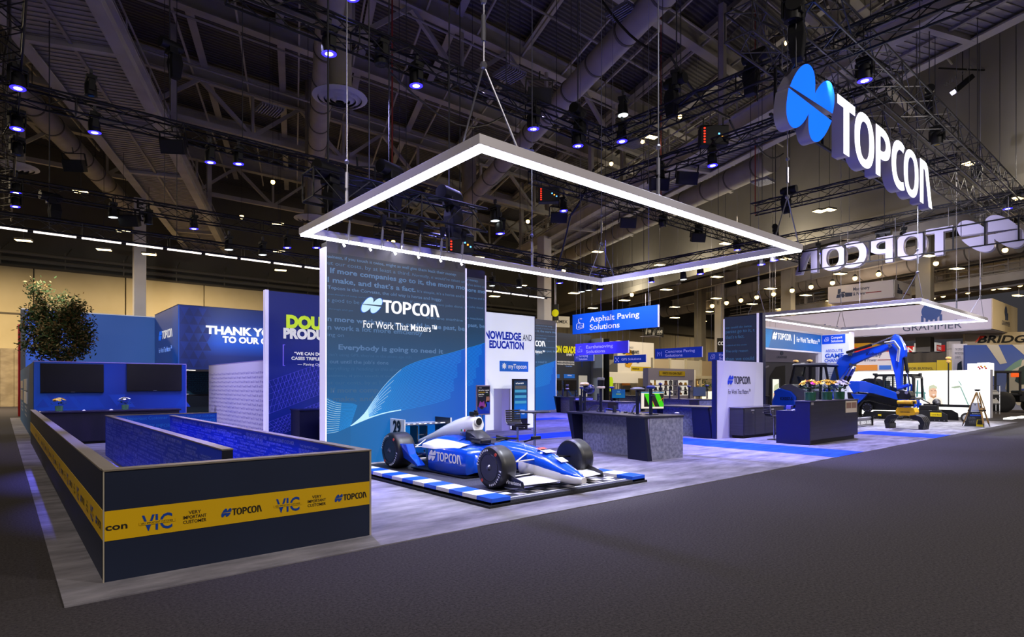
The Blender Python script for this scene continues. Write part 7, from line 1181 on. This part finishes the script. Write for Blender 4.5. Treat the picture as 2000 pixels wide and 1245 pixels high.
for a, r in ((-.2, .62), (1.8, .42)):
    for c in (.1, -.95): MB().lathe(q.at(a, r, c), q.n, [(0, r*.55), (.02, r*.9), (.08, r), (.3, r), (.36, r*.9), (.38, r*.55)], 24).build('tyre', rubber, t, 'auto'); MB().lathe(q.at(a, r, c+.1), q.n, [(0, r*.55), (.16, r*.5), (.2, r*.2)], 16).build('rim', M('rim_dim', '#4a3a30', .5), t, 'auto')
MB().bar(q.at(.9, .9, .5), q.at(1.3, 1.9, .5), .05).build('loader_post', M('post_orange', '#c8481a', .5), t); B_(1.2, 2.6, .25, .75, .1, .8, 'loader_bucket', td, .05)
x, y, _ = pk(1944, 822, 33.5); t = thing('display_stand', 'chrome two-tier display stand in front of the dark tractor', 'stand', (x, y, 0)); q = PL((x, y, 0), (.62, -.78, 0), (0, 0, 1)); mb = MB()
for a in (-.22, .22): mb.bar(q.at(a, 0, 0), q.at(a, 1.6, 0), .03).bar(q.at(a, 0, -.35), q.at(a, .9, -.35), .03)
for b in (.15, .55, .95, 1.3, 1.6): mb.bar(q.at(-.22, b, 0), q.at(.22, b, 0), .03)
mb.build('frame', chrome, t)
for b in (.6, 1.1): MB().hexa([q.at(-.22, b, .05), q.at(.22, b, .05), q.at(.22, b, -.3), q.at(-.22, b, -.3), q.at(-.22, b+.02, .05), q.at(.22, b+.02, .05), q.at(.22, b+.25, -.3), q.at(-.22, b+.25, -.3)]).build('shelf', M('acrylic_pale', '#b8b8bc', .2), t)
for k, (u, v) in enumerate(((1975, 818), (1995, 816))):
    x, y = Gp(u, v, .01); tag(MB().box(x-.9, x+.9, y-.15, y+.15, .0, .06).build('floor_light', M('floor_glow', '#ffffff', emit='#fffbe8', es=1.6)), ('glowing floor light bar beside the chrome stand', 'glowing floor light bar at the right edge of the aisle')[k], 'lamp')
# panels and drape between
x, y, _ = pk(1806, 830, 43); t = thing('room_divider', 'tall pale grey partition panel left of the operator panel', 'wall panel', (x, y, 0)); q = PL((x+1.0, y-1.2, 0), (.62, -.78, 0), (0, 0, 1)); uv_panel(t, 'panel', M('panel_pale', '#b8b2b0', .6), q, -.0, .75, 0, 4.2, 0, .3); uv_panel(t, 'panel', M('panel_pale'), q, -.0, .75, 4.22, 4.75, 0, .3)
x, y, _ = pk(1862, 830, 41); t = thing('room_divider', 'white printed panel reading operator protection experts', 'wall panel', (x, y, 0)); q = PL((x, y, 0), (.62, -.78, 0), (0, 0, 1)); uv_panel(t, 'panel', M('operator_white', '#c8c6d2', .6), q, 0, .85, 0, 4.45, 0, .2)
for k, s in enumerate(('THE OPERATOR', 'PROTECTION', 'EXPERTS.')): text(s, q, .1, 4.0-.28*k, .17, gk, t, (.6, .5, .36)[k], .0, out=.01)
MB().poly([q.at(.2, 2.5, .01), q.at(.25, 3.1, .01), q.at(.5, 3.3, .01), q.at(.55, 2.5, .01)]).build('print', M('print_dark', '#2a3440', .5), t)
x, y, _ = pk(1740, 800, 47); t = thing('drape', 'taupe fabric drape hanging behind the excavator arm', 'curtain', (x, y, 0)); q = PL((x-2.2, y+4, 0), (.30, -.954, 0), (0, 0, 1)); n_ = 60; MB().add([q.at(9.5*i/n_, z_, .08*math.sin(i*1.3)) for z_ in (0, 4.1) for i in range(n_+1)], [(i, i+1, n_+2+i, n_+1+i) for i in range(n_)]).build('fabric', M('drape_taupe', '#5e574e', .9), t, 'auto'); MB().cyl(q.at(0, 4.1, 0), q.at(9.5, 4.1, 0), .04, n=8).build('rail', grey_m, t)
yb = M('board_yellow', '#c8b018', .55); yd = M('board_ink', '#4a420a', .5)
x, y, _ = pk(1765, 800, 44); t = thing('yellow_board', 'row of yellow boards about buying equipment above the light wall', 'sign', (x, y, 0)); q = PL((x-1.3, y+3.2, 0), (.30, -.954, 0), (0, 0, 1)); uv_panel(t, 'board', yb, q, 2.0, 5.4, 1.5, 3.25, 0, .05); uv_panel(t, 'board', M('board_yellow2', '#d2ba20', .55), q, 5.42, 6.6, 1.4, 3.4, .1, .05); uv_panel(t, 'board', yb, q, 6.9, 8.6, 1.4, 3.15, -.1, .05); uv_panel(t, 'board', yb, q, -4.5, -2.8, 1.4, 3.0, 0, .05)
text('TO CHANGE FOR BUYING,', q, 2.3, 2.75, .17, yd, t, 2.9, .02, out=.02); text('OPERATING EQUIPMENT', q, 2.5, 2.4, .17, yd, t, 2.7, .02, out=.02); doz(q, 5.6, 2.5, .75, yd, t); text('BUYING,', q, 7.0, 2.75, .15, yd, t, 1.2, .02, out=-.06); text('EQUIPMENT', q, 7.0, 2.45, .15, yd, t, 1.3, .02, out=-.06); text('BUYING,', q, -4.4, 2.7, .15, yd, t, 1.4, .02, out=.03); text('EQUIPMENT', q, -4.4, 2.4, .15, yd, t, 1.5, .02, out=.03); MB().bar(q.at(2, 0, -.1), q.at(2, 2, -.1), .05).bar(q.at(8, 0, -.2), q.at(8, 2, -.2), .05).bar(q.at(-4, 0, -.1), q.at(-4, 2, -.1), .05).build('post', grey_m, t)
x, y, _ = pk(1705, 800, 42); t = thing('printed_wall', 'white board with a bulldozer drawing seen under the excavator arm', 'sign', (x, y, 0)); q = PL((x-.7, y+1.8, 0), (.30, -.954, 0), (0, 0, 1)); uv_panel(t, 'panel', M('mp_white'), q, 0, 3.5, 0, 3.95, 0, .1); doz(q, .25, 3.3, .95, gk, t); text('Machinery', q, 1.4, 3.6, .2, gk, t, 1.0, .02, out=.02); text('& Power', q, 1.4, 3.3, .2, gk, t, .75, .02, out=.02); uv_panel(t, 'print_rule', M('rule_red'), q, 2.2, 3.2, 3.35, 3.41, .02); uv_panel(t, 'print', yb, q, 0, 1.0, 2.6, 2.95, .02); uv_panel(t, 'print', M('orange_print', '#d8861a', .5), q, .9, 2.2, 2.65, 3.05, .025); uv_panel(t, 'print', M('blue_print', '#2a66c8', .5), q, 2.3, 3.0, 2.7, 3.0, .03)
x, y, _ = pk(1720, 690, 60); t = thing('hanging_banner', 'red hanging banner strip under the long white box banner', 'sign', (x, y, 3.8)); q = PL((x-1.5, y+4, 4.7), (.30, -.954, 0), (0, 0, 1)); uv_panel(t, 'panel', M('strip_red', '#c81c24', .5, emit='#c81c24', es=.2), q, -1, 9.5, 0, .75, 0, .1); text('LINK', q, 5.9, .12, .5, wl, t, 1.8, .03, out=.02); MB().cyl(q.at(0, .75, 0), RF(q.at(0, 0, 0)), .02, n=5).cyl(q.at(8, .75, 0), RF(q.at(8, 0, 0)), .02, n=5).build('suspension_cable', cable, t)
ym = M('crane_yellow', '#d8a818', .5)
x, y, _ = pk(1700, 800, 62); t = thing('yellow_machine', 'distant yellow machine arm behind the taupe drape', 'machine', (x, y, 0)); MB().bar((x, y+4, 3.2), (x+1, y+1.5, 6.0), .7, .7).bar((x+1, y+1.5, 6.0), (x+2.2, y-4.5, 4.6), .6, .6).build('boom', ym, t, bevel=.06); MB().box(x-.8, x+1, y+3, y+6, 0, 3.2).build('body', ym, t, bevel=.1); MB().bar((x+2.2, y-4.5, 4.6), (x+2.2, y-5, .3), .5).build('dipper', ym, t, bevel=.05)
# grammer stand behind the banner, with lit screen and a printed operator
x, y, _ = pk(1540, 800, 38); t = thing('printed_wall', 'grey stand wall printed with a man in a vehicle cab behind the excavator', 'wall panel', (x, y, 0)); q = PL((x-2.6, y+1.5, 0), (.95, -.31, 0), (0, 0, 1)); uv_panel(t, 'panel', M('stand_dim', '#4a4a56', .6), q, .0, 6.2, 0, 3.1, 0, .15); uv_panel(t, 'header', M('stand_header', '#7a7690', .6), q, .0, 6.2, 3.1, 3.95, .06, .3); text('GRAMMER', q, 2.5, 3.35, .16, gk, t, .9, 0, out=.08); MB().lathe(q.at(2.95, 3.68, .08), q.n, [(0, .13), (.01, .13)], 14).build('emblem', gk, t)
pq = lambda pts, c, o=.02: MB().poly([q.at(a, b, o) for a, b in pts]).build('print', M('gs_'+c[1:], c, .6), t); pq([(1.9, .8), (2.0, 2.2), (2.5, 2.8), (3.3, 2.9), (3.3, .8)], '#15151c'); pq([(2.2, 1.1), (2.3, 1.55), (2.6, 1.65), (3.0, 1.5), (3.1, 1.1)], '#1a1a24', .03); pq([(2.42, 1.6), (2.4, 1.95), (2.55, 2.08), (2.75, 2.0), (2.75, 1.65), (2.6, 1.55)], '#4a2e22', .03); pq([(2.38, 1.85), (2.45, 2.12), (2.65, 2.15), (2.78, 1.98), (2.6, 2.0)], '#120e0e', .035); pq([(.9, 2.6), (1.9, 2.9), (1.9, 2.8), (.9, 2.45)], '#8a8898', .03); pq([(.2, 1.6), (1.3, 1.6), (1.3, 2.7), (.2, 2.7)], '#8a86a0', .02)
x, y, _ = pk(1509, 820, 33); t = thing('light_box', 'tall narrow lit poster box with orange machine picture right of the white reception panel', 'sign', (x, y, 0)); q = PL((x, y, 0), (.9, -.43, 0), (0, 0, 1)); uv_panel(t, 'housing', bez_m, q, -.1, .52, .3, 2.02, 0, .12); uv_panel(t, 'screen', E_('box_cream', '#f4f0e0', 1.0), q, .0, .40, .5, 1.95, .01, .01); MB().poly([q.at(.05, .6, .015), q.at(.15, .55, .015), q.at(.2, 1.1, .015), q.at(.05, 1.2, .015)]).poly([q.at(.25, .6, .015), q.at(.36, .6, .015), q.at(.38, 1.2, .015), q.at(.25, 1.1, .015)]).build('print', E_('box_orange', '#d8761a', .9), t); MB().poly([q.at(.05, 1.3, .015), q.at(.35, 1.25, .015), q.at(.38, 1.75, .015), q.at(.1, 1.6, .015)]).build('print', E_('box_green', '#c8cfa8', .9), t); MB().bar(q.at(.2, 0, -.06), q.at(.2, .3, -.06), .3, .05).build('foot', bez_m, t)
x, y, z = pk(1506, 699, 46); t = thing('hanging_banner', 'small yellow hanging sign under the blue header banner', 'sign', (x, y, z)); q = PL((x-.27, y, z), (.9, -.43, 0), (0, 0, 1)); uv_panel(t, 'panel', M('cas_yellow', '#d8b410', .5, emit='#d8b410', es=.12), q, 0, .58, 0, .58, 0, .04); text('CAS', q, .08, .17, .22, ink, t, .42, .03, out=.01); MB().cyl(q.at(.05, .58, 0), RF(q.at(.05, 0, 0)), .012, n=5).cyl(q.at(.53, .58, 0), RF(q.at(.53, 0, 0)), .012, n=5).build('suspension_cable', cable, t)
t = thing('stand_frame', 'grey frame of a far stand with three small spotlights below the blue header banner', 'stand', (40, 18, 0)); a = pk(1480, 700, 45); b = pk(1608, 702, 48); MB().bar(a, b, .25, .25).bar((a.x, a.y, 0), a, .2).bar((b.x, b.y, 0), b, .2).bar(pk(1490, 690, 46), pk(1500, 704, 45), .1).build('frame', M('frame_taupe', '#6a655c', .6), t)
for u in (1544, 1551, 1563): p = pk(u, 685, 46); MB().ball(p, .17, 8).build('spot', M('spot_hot', '#ffffff', emit='#fffbe8', es=8), t, 'auto'); MB().bar(p, p+Vector((0, 0, .5)), .06).build('stem', grey_m, t)
# ---------------------------------------------------------------- grade wall, door, far parts stands
p0 = pk(1086, 790, 46); y = p0.y; t = thing('grade_wall', 'dark slate wall with yellow headline, white door and two black screens far behind the counters', 'wall panel', (p0.x, y, 0)); gx0 = p0.x-2.5; gx1 = PY(1154, 700, y).x; top_ = PY(1120, 652.5, y).z
box('panel', M('slate_wall', '#3a4256', .55), t, gx0, gx1, y, y+.2, 0, top_); box('return_panel', M('return_pale', '#98a0aa', .6), t, gx1, gx1+.15, y-1.2, y, 0, top_-.3); box('edge_trim', M('post_black'), t, gx1+.7, gx1+.78, y-1.3, y+.2, 0, top_-.3); box('return_panel', M('return_pale'), t, gx1+.15, gx1+.7, y-.1, y+.05, 0, top_-.3)
pl = south(gx0, y); YL = M('yellow_letter', '#e8e010', .5, emit='#e8e010', es=.3); f = lambda u, v: ((PY(u, v, y).x-gx0), PY(u, v, y).z)
a, b = f(1083, 688); a2, b2 = f(1128, 677); text('ON GRADE', pl, a, b, .48, YL, t, 2.35, .06, out=.05); a, b = f(1106, 695); text('EVERY TIME', pl, a, b, .16, wl, t, 1.2, .03, out=.03)
for k in range(2): a, b = f(1088, 712.5-4.5*k); text('WORK CHECKED WITHOUT WAITING ON STAKES', pl, a, b-.0, .11, wl, t, 1.9, .02, out=.02)
a, b = f(1103, 716.5); text('\u2014 Foreman, Alabama', pl, a, b, .09, M('tag_paleblue'), t, .8, 0, out=.02); a, b = f(1136, 712); uv_panel(t, 'print_rule', M('sign_royal'), pl, a, a+.05, b-.2, b+.5, .02)
for u0, u1 in ((1087, 1092.5), (1101, 1122)): a, b = f(u0, 739); a2, b2 = f(u1, 731.5); uv_panel(t, 'plate', M('button_blue'), pl, a, a2, b, b2, .03)
a, b = f(1108, 734.5); text('Mobile Mapping', pl, a, b, .08, wl, t, .45, .01, out=.04)
for u0, u1 in ((1087, 1096), (1101, 1125)): a, b = f(u0, 763); a2, b2 = f(u1, 743); uv_panel(t, 'wall_screen', scr, pl, a, a2, b, b2, .06, .05)
a, b = f(1130, 775); a2, b2 = f(1146.5, 734); d = uv_panel(t, 'door', M('door_white', '#d8d6d0', .5, emit='#fffbe8', es=.15), pl, a, a2, 0, b2, .03, .04); uv_panel(t, 'door_frame', M('side_navy'), pl, a2, a2+.08, 0, b2+.06, .04, .05); uv_panel(t, 'door_frame', M('side_navy'), pl, a-.06, a2+.08, b2, b2+.06, .04, .05); text('EMPLOYEES', pl, a+.12, 1.55, .06, ink, d, .4, .01, out=.04); MB().cyl((gx0+a2-.1, y-.05, 1.1), (gx0+a2-.1, y-.1, 1.1), .04, n=8).build('handle', edge, d)
ln = MB(); rnd = random.Random(5); a0, b0 = f(1088, 742); a1, b1 = f(1128, 775); pts = [(a0+(a1-a0)*rnd.random(), b0+(b1-b0)*rnd.random()) for _ in range(26)]
for i, p in enumerate(pts):
    for q_ in sorted(pts, key=lambda r_: math.hypot(r_[0]-p[0], r_[1]-p[1]))[1:4]: ln.bar(pl.at(*p, .012), pl.at(*q_, .012), .012, .004)
ln.build('line_print', M('button_blue'), t)
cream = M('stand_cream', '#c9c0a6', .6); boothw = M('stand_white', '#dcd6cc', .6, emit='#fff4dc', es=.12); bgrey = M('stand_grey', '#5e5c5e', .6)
p0 = pk(1224, 790, 54); y = p0.y; t = thing('parts_stand', 'white neighbouring stand with a replacement parts board, a machine photo and an open front', 'stand', (p0.x, y, 0)); xa, xb, xc = PY(1170, 700, y).x, PY(1206, 700, y).x, PY(1277, 700, y).x; zt, zm, zb = PY(1240, 668, y).z, PY(1240, 728, y).z, PY(1240, 734, y).z; pl = south(xa, y)
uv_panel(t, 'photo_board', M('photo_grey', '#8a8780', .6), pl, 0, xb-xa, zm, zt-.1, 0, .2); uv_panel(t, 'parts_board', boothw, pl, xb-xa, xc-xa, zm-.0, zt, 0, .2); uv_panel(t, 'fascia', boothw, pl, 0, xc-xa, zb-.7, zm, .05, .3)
w1 = xb-xa; pr = lambda pts, c, o=.02: MB().poly([pl.at(a, b, o) for a, b in pts]).build('print', M('ps_'+c[1:], c, .6), t)
pr([(0, zm), (w1, zm), (w1, zm+1.2), (w1*.5, zm+.5), (0, zm+.9)], '#5a5a58'); pr([(w1*.45, zm+1.1), (w1*.4, zm+2.3), (w1*.6, zm+2.6), (w1*.8, zm+2.2), (w1*.75, zm+1.1)], '#23211c', .03); pr([(w1*.45, zm+2.2), (w1*.45, zm+2.6), (w1*.75, zm+2.6), (w1*.78, zm+2.2)], '#d0a81c', .035); pr([(0, zm+1.6), (w1*.2, zm+1.9), (w1*.2, zm+2.2), (0, zm+2.0)], '#b84a24', .03)
text('EXPANDING THE COVERAGE OF', pl, w1+.3, zt-.65, .18, gk, t, 1.9, 0, out=.03); text('NEW REPLACEMENT PARTS', pl, w1+.3, zt-1.1, .30, ink, t, 2.75, .03, out=.03); text('FOR HEAVY EQUIPMENT', pl, w1+1.8, zt-1.45, .16, gk, t, 1.3, 0, out=.03); uv_panel(t, 'print_band', M('board_yellow2'), pl, w1+1.9, xc-xa, zm+.15, zm+.55, .03); text('WWW.PARTS.COM', pl, w1+2.05, zm+.25, .16, ink, t, 1.0, .02, out=.04)
mb = MB()
for a, b, r in ((.9, 1.9, .3), (2.9, 1.2, .35), (2.2, 1.8, .2), (1.3, 1.0, .25)): mb.lathe(pl.at(w1+a, zm+b, .02), pl.n, [(0, r), (.01, r)], 12)
mb.build('part_print', M('print_steel', '#4a4a4c', .5), t); pr([(w1+1.1, zm+.5), (w1+.9, zm+1.3), (w1+1.5, zm+2.2), (w1+1.9, zm+2.0), (w1+2.2, zm+1.0), (w1+1.7, zm+.4)], '#d8a01c', .03)
for a in (0, w1-.25, w1+.05, xc-xa-.25): uv_panel(t, 'post', cream, pl, a, a+.2, 0, zb-.7, 0, .25)
uv_panel(t, 'back_panel', M('stand_back', '#8f8b82', .6), pl, 0, xc-xa, 0, zb-.7, -2.0, .1); uv_panel(t, 'side_screen', bgrey, pl, w1+1.4, w1+2.7, 0, zb-.9, -.6, .1); uv_panel(t, 'wall_screen', scr, pl, w1+1.65, w1+2.4, 1.0, zb-1.3, -.55, .04); mb = MB(); mb.lathe(pl.at(1.0, 2.2, -1.95), pl.n, [(0, .35), (.02, .35)], 16).build('emblem', ink, t); text('HARD PARTS', pl, .4, 1.4, .15, ink, t, 1.3, 0, out=-1.9)
uv_panel(t, 'product_board', M('board_orange', '#c87a24', .6), pl, w1+3.0, w1+4.2, 1.1, 2.2, -1.9, .05); uv_panel(t, 'product_board', cream, pl, w1+3.0, w1+4.2, 2.3, 3.2, -1.9, .05); text('PARTS', pl, w1+3.1, 2.7, .2, ink, t, 1.0, .02, out=-1.84)
x, y, _ = pk(1192, 790, 50); t = thing('safety_vest', 'bright lime safety jacket on a stand by the parts stand', 'clothing', (x, y, 0)); MB().lathe((x, y, 0), (0, 0, 1), [(0, .3), (.03, .3), (.04, .03), (1.1, .03)], 12).build('stand', bez_m, t, 'auto'); MB().loft([[(x+a*w, y+b*.14, z) for a, b in ((-1, 0), (-.6, 1), (.6, 1), (1, 0), (.6, -1), (-.6, -1))] for z, w in ((1.1, .30), (1.5, .27), (1.95, .36), (2.15, .26), (2.3, .1))]).build('jacket', M('vest_lime', '#b8e010', .6, emit='#b8e010', es=.25), t, 'auto'); MB().box(x-.31, x+.31, y-.16, y+.16, 1.45, 1.52).build('reflective_band', white, t)
p0 = pk(1266, 790, 47); y = p0.y; xa, xc = PY(1266, 700, y).x, PY(1356, 700, y).x; zt = PY(1300, 720, y).z; t = thing('parts_shelf', 'grey display wall with lit shelves of machine parts under a yellow plate', 'shelf', (xa, y, 0)); pl = south(xa, y); Wd = xc-xa; lil = M('shelf_frame', '#7d7a92', .55)
uv_panel(t, 'header', lil, pl, 0, Wd, zt-.95, zt, 0, .5); uv_panel(t, 'side_panel', lil, pl, 0, .25, 0, zt-.95, 0, .5); uv_panel(t, 'side_panel', lil, pl, Wd-.25, Wd, 0, zt-.95, 0, .5); uv_panel(t, 'lower_panel', lil, pl, .25, Wd-.25, 0, .75, 0, .5); uv_panel(t, 'back_panel', M('shelf_back', '#e8e4da', .5, emit='#fff6e4', es=.55), pl, .25, Wd-.25, .75, zt-.95, -.45, .05); uv_panel(t, 'divider', lil, pl, Wd*.62, Wd*.62+.06, .75, zt-.95, 0, .45); uv_panel(t, 'return_panel', boothw, pl, Wd, Wd+.35, 0, zt-.05, -.1, .3)
uv_panel(t, 'name_plate', M('plate_olive', '#a08a18', .5), pl, Wd*.22, Wd*.78, zt-.6, zt-.2, .03); text('PARTS YOU CAN TRUST', pl, Wd*.29, zt-.47, .18, ink, t, Wd*.42, .01, out=.05); sh = [.75+(zt-1.7)*k/3 for k in range(3)]
for z in sh[1:]: uv_panel(t, 'shelf', lil, pl, .25, Wd-.25, z-.03, z+.03, 0, .45)
rnd = random.Random(9); sh[0] = .78
for i, z in enumerate(sh):
    for k in range(8):
        a = .4+k*(Wd-.8)/8+.03; w, h = rnd.uniform(.14, .32), rnd.uniform(.2, .52); c = rnd.choice(('#2a2a2e', '#2a2a2e', '#d0a01c', '#6a6a70', '#8a5a30')); P0 = pl.at(a+w/2, z+.03, -.25); mm = M('pt_'+c[1:], c, .5, .2); nm = 'tall' if h > .36 else 'low'; col = {'#2a2a2e': 'black', '#d0a01c': 'yellow', '#6a6a70': 'steel grey', '#8a5a30': 'brown'}[c]
        if k % 2: o = MB().lathe(P0, (0, 0, 1), [(0, w*.5), (h*.3, w*.5), (h*.35, w*.38), (h*.9, w*.38), (h, w*.2)], 12).build('machine_part', mm, None, 'auto')
        else: o = MB().box(P0.x-w/2, P0.x+w/2, P0.y-.1, P0.y+.1, P0.z, P0.z+h*.7).cyl((P0.x, P0.y, P0.z+h*.7), (P0.x, P0.y, P0.z+h), w*.25, n=10).build('machine_part', mm, None, bevel=.01)
        tag(o, '%s %s machine part, %s from left on %s shelf of parts wall' % (nm, col, ORD[k], ('bottom', 'middle', 'top')[i]), 'machine part', 'machine parts on the lit shelves')
p0 = pk(1370, 790, 58); y = p0.y; t = thing('far_stand', 'far cream stand with framed picture boards and a lit counter left of the reception panel', 'stand', (p0.x, y, 0)); xa, xc = PY(1275, 700, y).x, PY(1402, 700, y).x; zt = PY(1340, 702, y).z; pl = south(xa, y); Wd = xc-xa
for k in range(5): uv_panel(t, 'post', cream, pl, Wd*k/4.2, Wd*k/4.2+.22, 0, zt, 0, .2)
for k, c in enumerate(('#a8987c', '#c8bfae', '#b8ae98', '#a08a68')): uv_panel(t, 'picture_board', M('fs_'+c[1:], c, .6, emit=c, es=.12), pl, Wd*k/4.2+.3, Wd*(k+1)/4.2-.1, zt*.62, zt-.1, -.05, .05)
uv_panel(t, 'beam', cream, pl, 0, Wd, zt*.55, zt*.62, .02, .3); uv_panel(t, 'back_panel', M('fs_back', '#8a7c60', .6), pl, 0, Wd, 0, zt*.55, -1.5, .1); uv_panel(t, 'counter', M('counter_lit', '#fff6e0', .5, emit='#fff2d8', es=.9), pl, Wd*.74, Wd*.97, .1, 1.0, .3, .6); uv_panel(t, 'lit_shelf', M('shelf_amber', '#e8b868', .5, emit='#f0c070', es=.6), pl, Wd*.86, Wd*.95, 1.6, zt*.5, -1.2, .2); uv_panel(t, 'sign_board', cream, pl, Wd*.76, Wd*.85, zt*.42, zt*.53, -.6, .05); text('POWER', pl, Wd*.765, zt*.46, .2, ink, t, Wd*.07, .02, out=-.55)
lf = MB(); rnd = random.Random(4); c = pl.at(Wd*.82, 1.4, -.2)
for k in range(120): p = c+Vector((rnd.gauss(0, .5), rnd.gauss(0, .2), rnd.gauss(0, .3))); d = Vector((rnd.gauss(0, 1), rnd.gauss(0, 1), abs(rnd.gauss(0, 1)))).normalized()*.35; n = d.orthogonal().normalized()*.06; lf.poly([p-n, p+d, p+n])
o = lf.build('foliage', M('leaf_far', '#3c5a24', .6), None); tag(o, 'green leafy planting at the far cream stand', 'plant', None, 'stuff')
x, y, z = pk(1260, 657, 62); t = thing('hanging_banner', 'black hanging banner box with two pale arch emblems below the asphalt sign', 'sign', (x, y, z)); pl = PL((x, y, z), (.985, .17, 0), (0, 0, 1)); uv_panel(t, 'front_face', ink, pl, 0, 1.55, 0, 1.05, 0, .1); pl2 = PL(pl.at(1.55, 0), (.80, -.6, 0), (0, 0, 1)); uv_panel(t, 'end_face', ink, pl2, 0, 1.25, 0, 1.05, 0, .1); uv_panel(t, 'underside', M('under_white'), PL((x, y, z-.01), (.985, .17, 0), (.17, -.985, 0)), 0, 2.0, -.6, .9, 0, .02)
lt = M('arch_pale', '#c8c0ac', .5, emit='#c8c0ac', es=.2)
for q_, s in ((pl, 1.0), (pl2, .85)):
    text('AMI', q_, .62*s, .42, .32, lt, t, .68*s, .03, out=.02); text('ATTACHMENTS', q_, .62*s, .26, .08, lt, t, .62*s, 0, out=.02); mb = MB()
    for r in (.3, .4, .5):
        pts = [(.58*s-r*s*math.cos(math.radians(a)), .2+r*1.35*math.sin(math.radians(a))) for a in range(0, 100, 15)]
        for a, b in zip(pts, pts[1:]): mb.bar(q_.at(*a, .02), q_.at(*b, .02), .05, .01)
    mb.build('emblem', lt, t)
MB().cyl(pl.at(.3, 1, -.1), RF(pl.at(.3, 0, -.1)), .02, n=5).cyl(pl.at(1.3, 1, -.1), RF(pl.at(1.3, 0, -.1)), .02, n=5).build('suspension_cable', cable, t)
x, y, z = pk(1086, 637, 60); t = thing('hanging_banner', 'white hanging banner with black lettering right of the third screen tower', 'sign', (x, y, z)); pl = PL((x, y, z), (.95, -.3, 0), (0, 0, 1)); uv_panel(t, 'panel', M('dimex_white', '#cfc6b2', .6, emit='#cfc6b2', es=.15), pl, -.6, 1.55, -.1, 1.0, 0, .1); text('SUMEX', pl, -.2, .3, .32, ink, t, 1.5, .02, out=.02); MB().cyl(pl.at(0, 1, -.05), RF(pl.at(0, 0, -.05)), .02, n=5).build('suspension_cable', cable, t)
x, y, z = pk(1083, 622, 52); t = thing('hanging_banner', 'narrow dark hanging sign with a yellow ring above the third screen tower', 'sign', (x, y, z)); pl = PL((x, y, z), (.4, -.92, 0), (0, 0, 1)); uv_panel(t, 'panel', M('ring_dark', '#3c3a36', .6), pl, -.2, .35, -.2, 1.2, 0, .1); MB().lathe(pl.at(.08, .45, .01), pl.n, [(0, .2), (0, .32), (.02, .32), (.02, .2)], 18).build('ring_print', M('yellow_letter'), t); MB().cyl(pl.at(0, 1.2, -.05), RF(pl.at(0, 0, -.05)), .02, n=5).build('suspension_cable', cable, t)
x, y, z = pk(1405, 690, 60); t = thing('hanging_banner', 'narrow black hanging sign with white letters left of the dark narrow tower', 'sign', (x, y, z)); pl = PL((x, y, z), (.76, -.65, 0), (0, 0, 1)); uv_panel(t, 'panel', ink, pl, -.2, .6, 0, 1.5, 0, .1); text('CO', pl, -.15, .8, .35, wl, t, .6, .02, out=.02); MB().cyl(pl.at(.2, 1.5, -.05), RF(pl.at(.2, 0, -.05)), .02, n=5).build('suspension_cable', cable, t)
# hanging signs with aisle numbers and flown lights near the right edge
for u, v, k, s, lb in [(1880, 165, 30, 'W4 R10-10', 'tilted black floodlight with a numbered bar at the upper right'), (1960, 225, 32, 'W4 R11-10', 'tilted black floodlight near the right edge of the photo'), (1822, 80, 26, '', 'tilted black floodlight highest at the upper right')]:
    p = pk(u, v, k); t = thing('floodlight', lb, 'stage light', tuple(p), 'flown floodlights at the upper right'); d = Vector((.5, -.4, .55)).normalized(); MB().bar(p-d*.6, p+d*.6, .34, .24).build('housing', blk2, t, bevel=.03); MB().bar(p-d*.66, p-d*.6, .28, .2).build('lens', M('lens_dim', '#e8e4f0', emit='#e8e4ff', es=1.2), t); MB().cyl(p, (p.x, p.y, 20.8), .02, n=5).bar(p+Vector((-1.6, .6, .5)), p+Vector((1.4, -.6, .95)), .06).build('boom_bar', blk2, t)
    if s: text(s, PL(tuple(p+Vector((-.9, .5, -.3))), (.76*.8, -.65*.8, .6), (-.4, .3, .8)), 0, 0, .22, M('tag_grey', '#6a6870', .6), t, 1.7, .01)
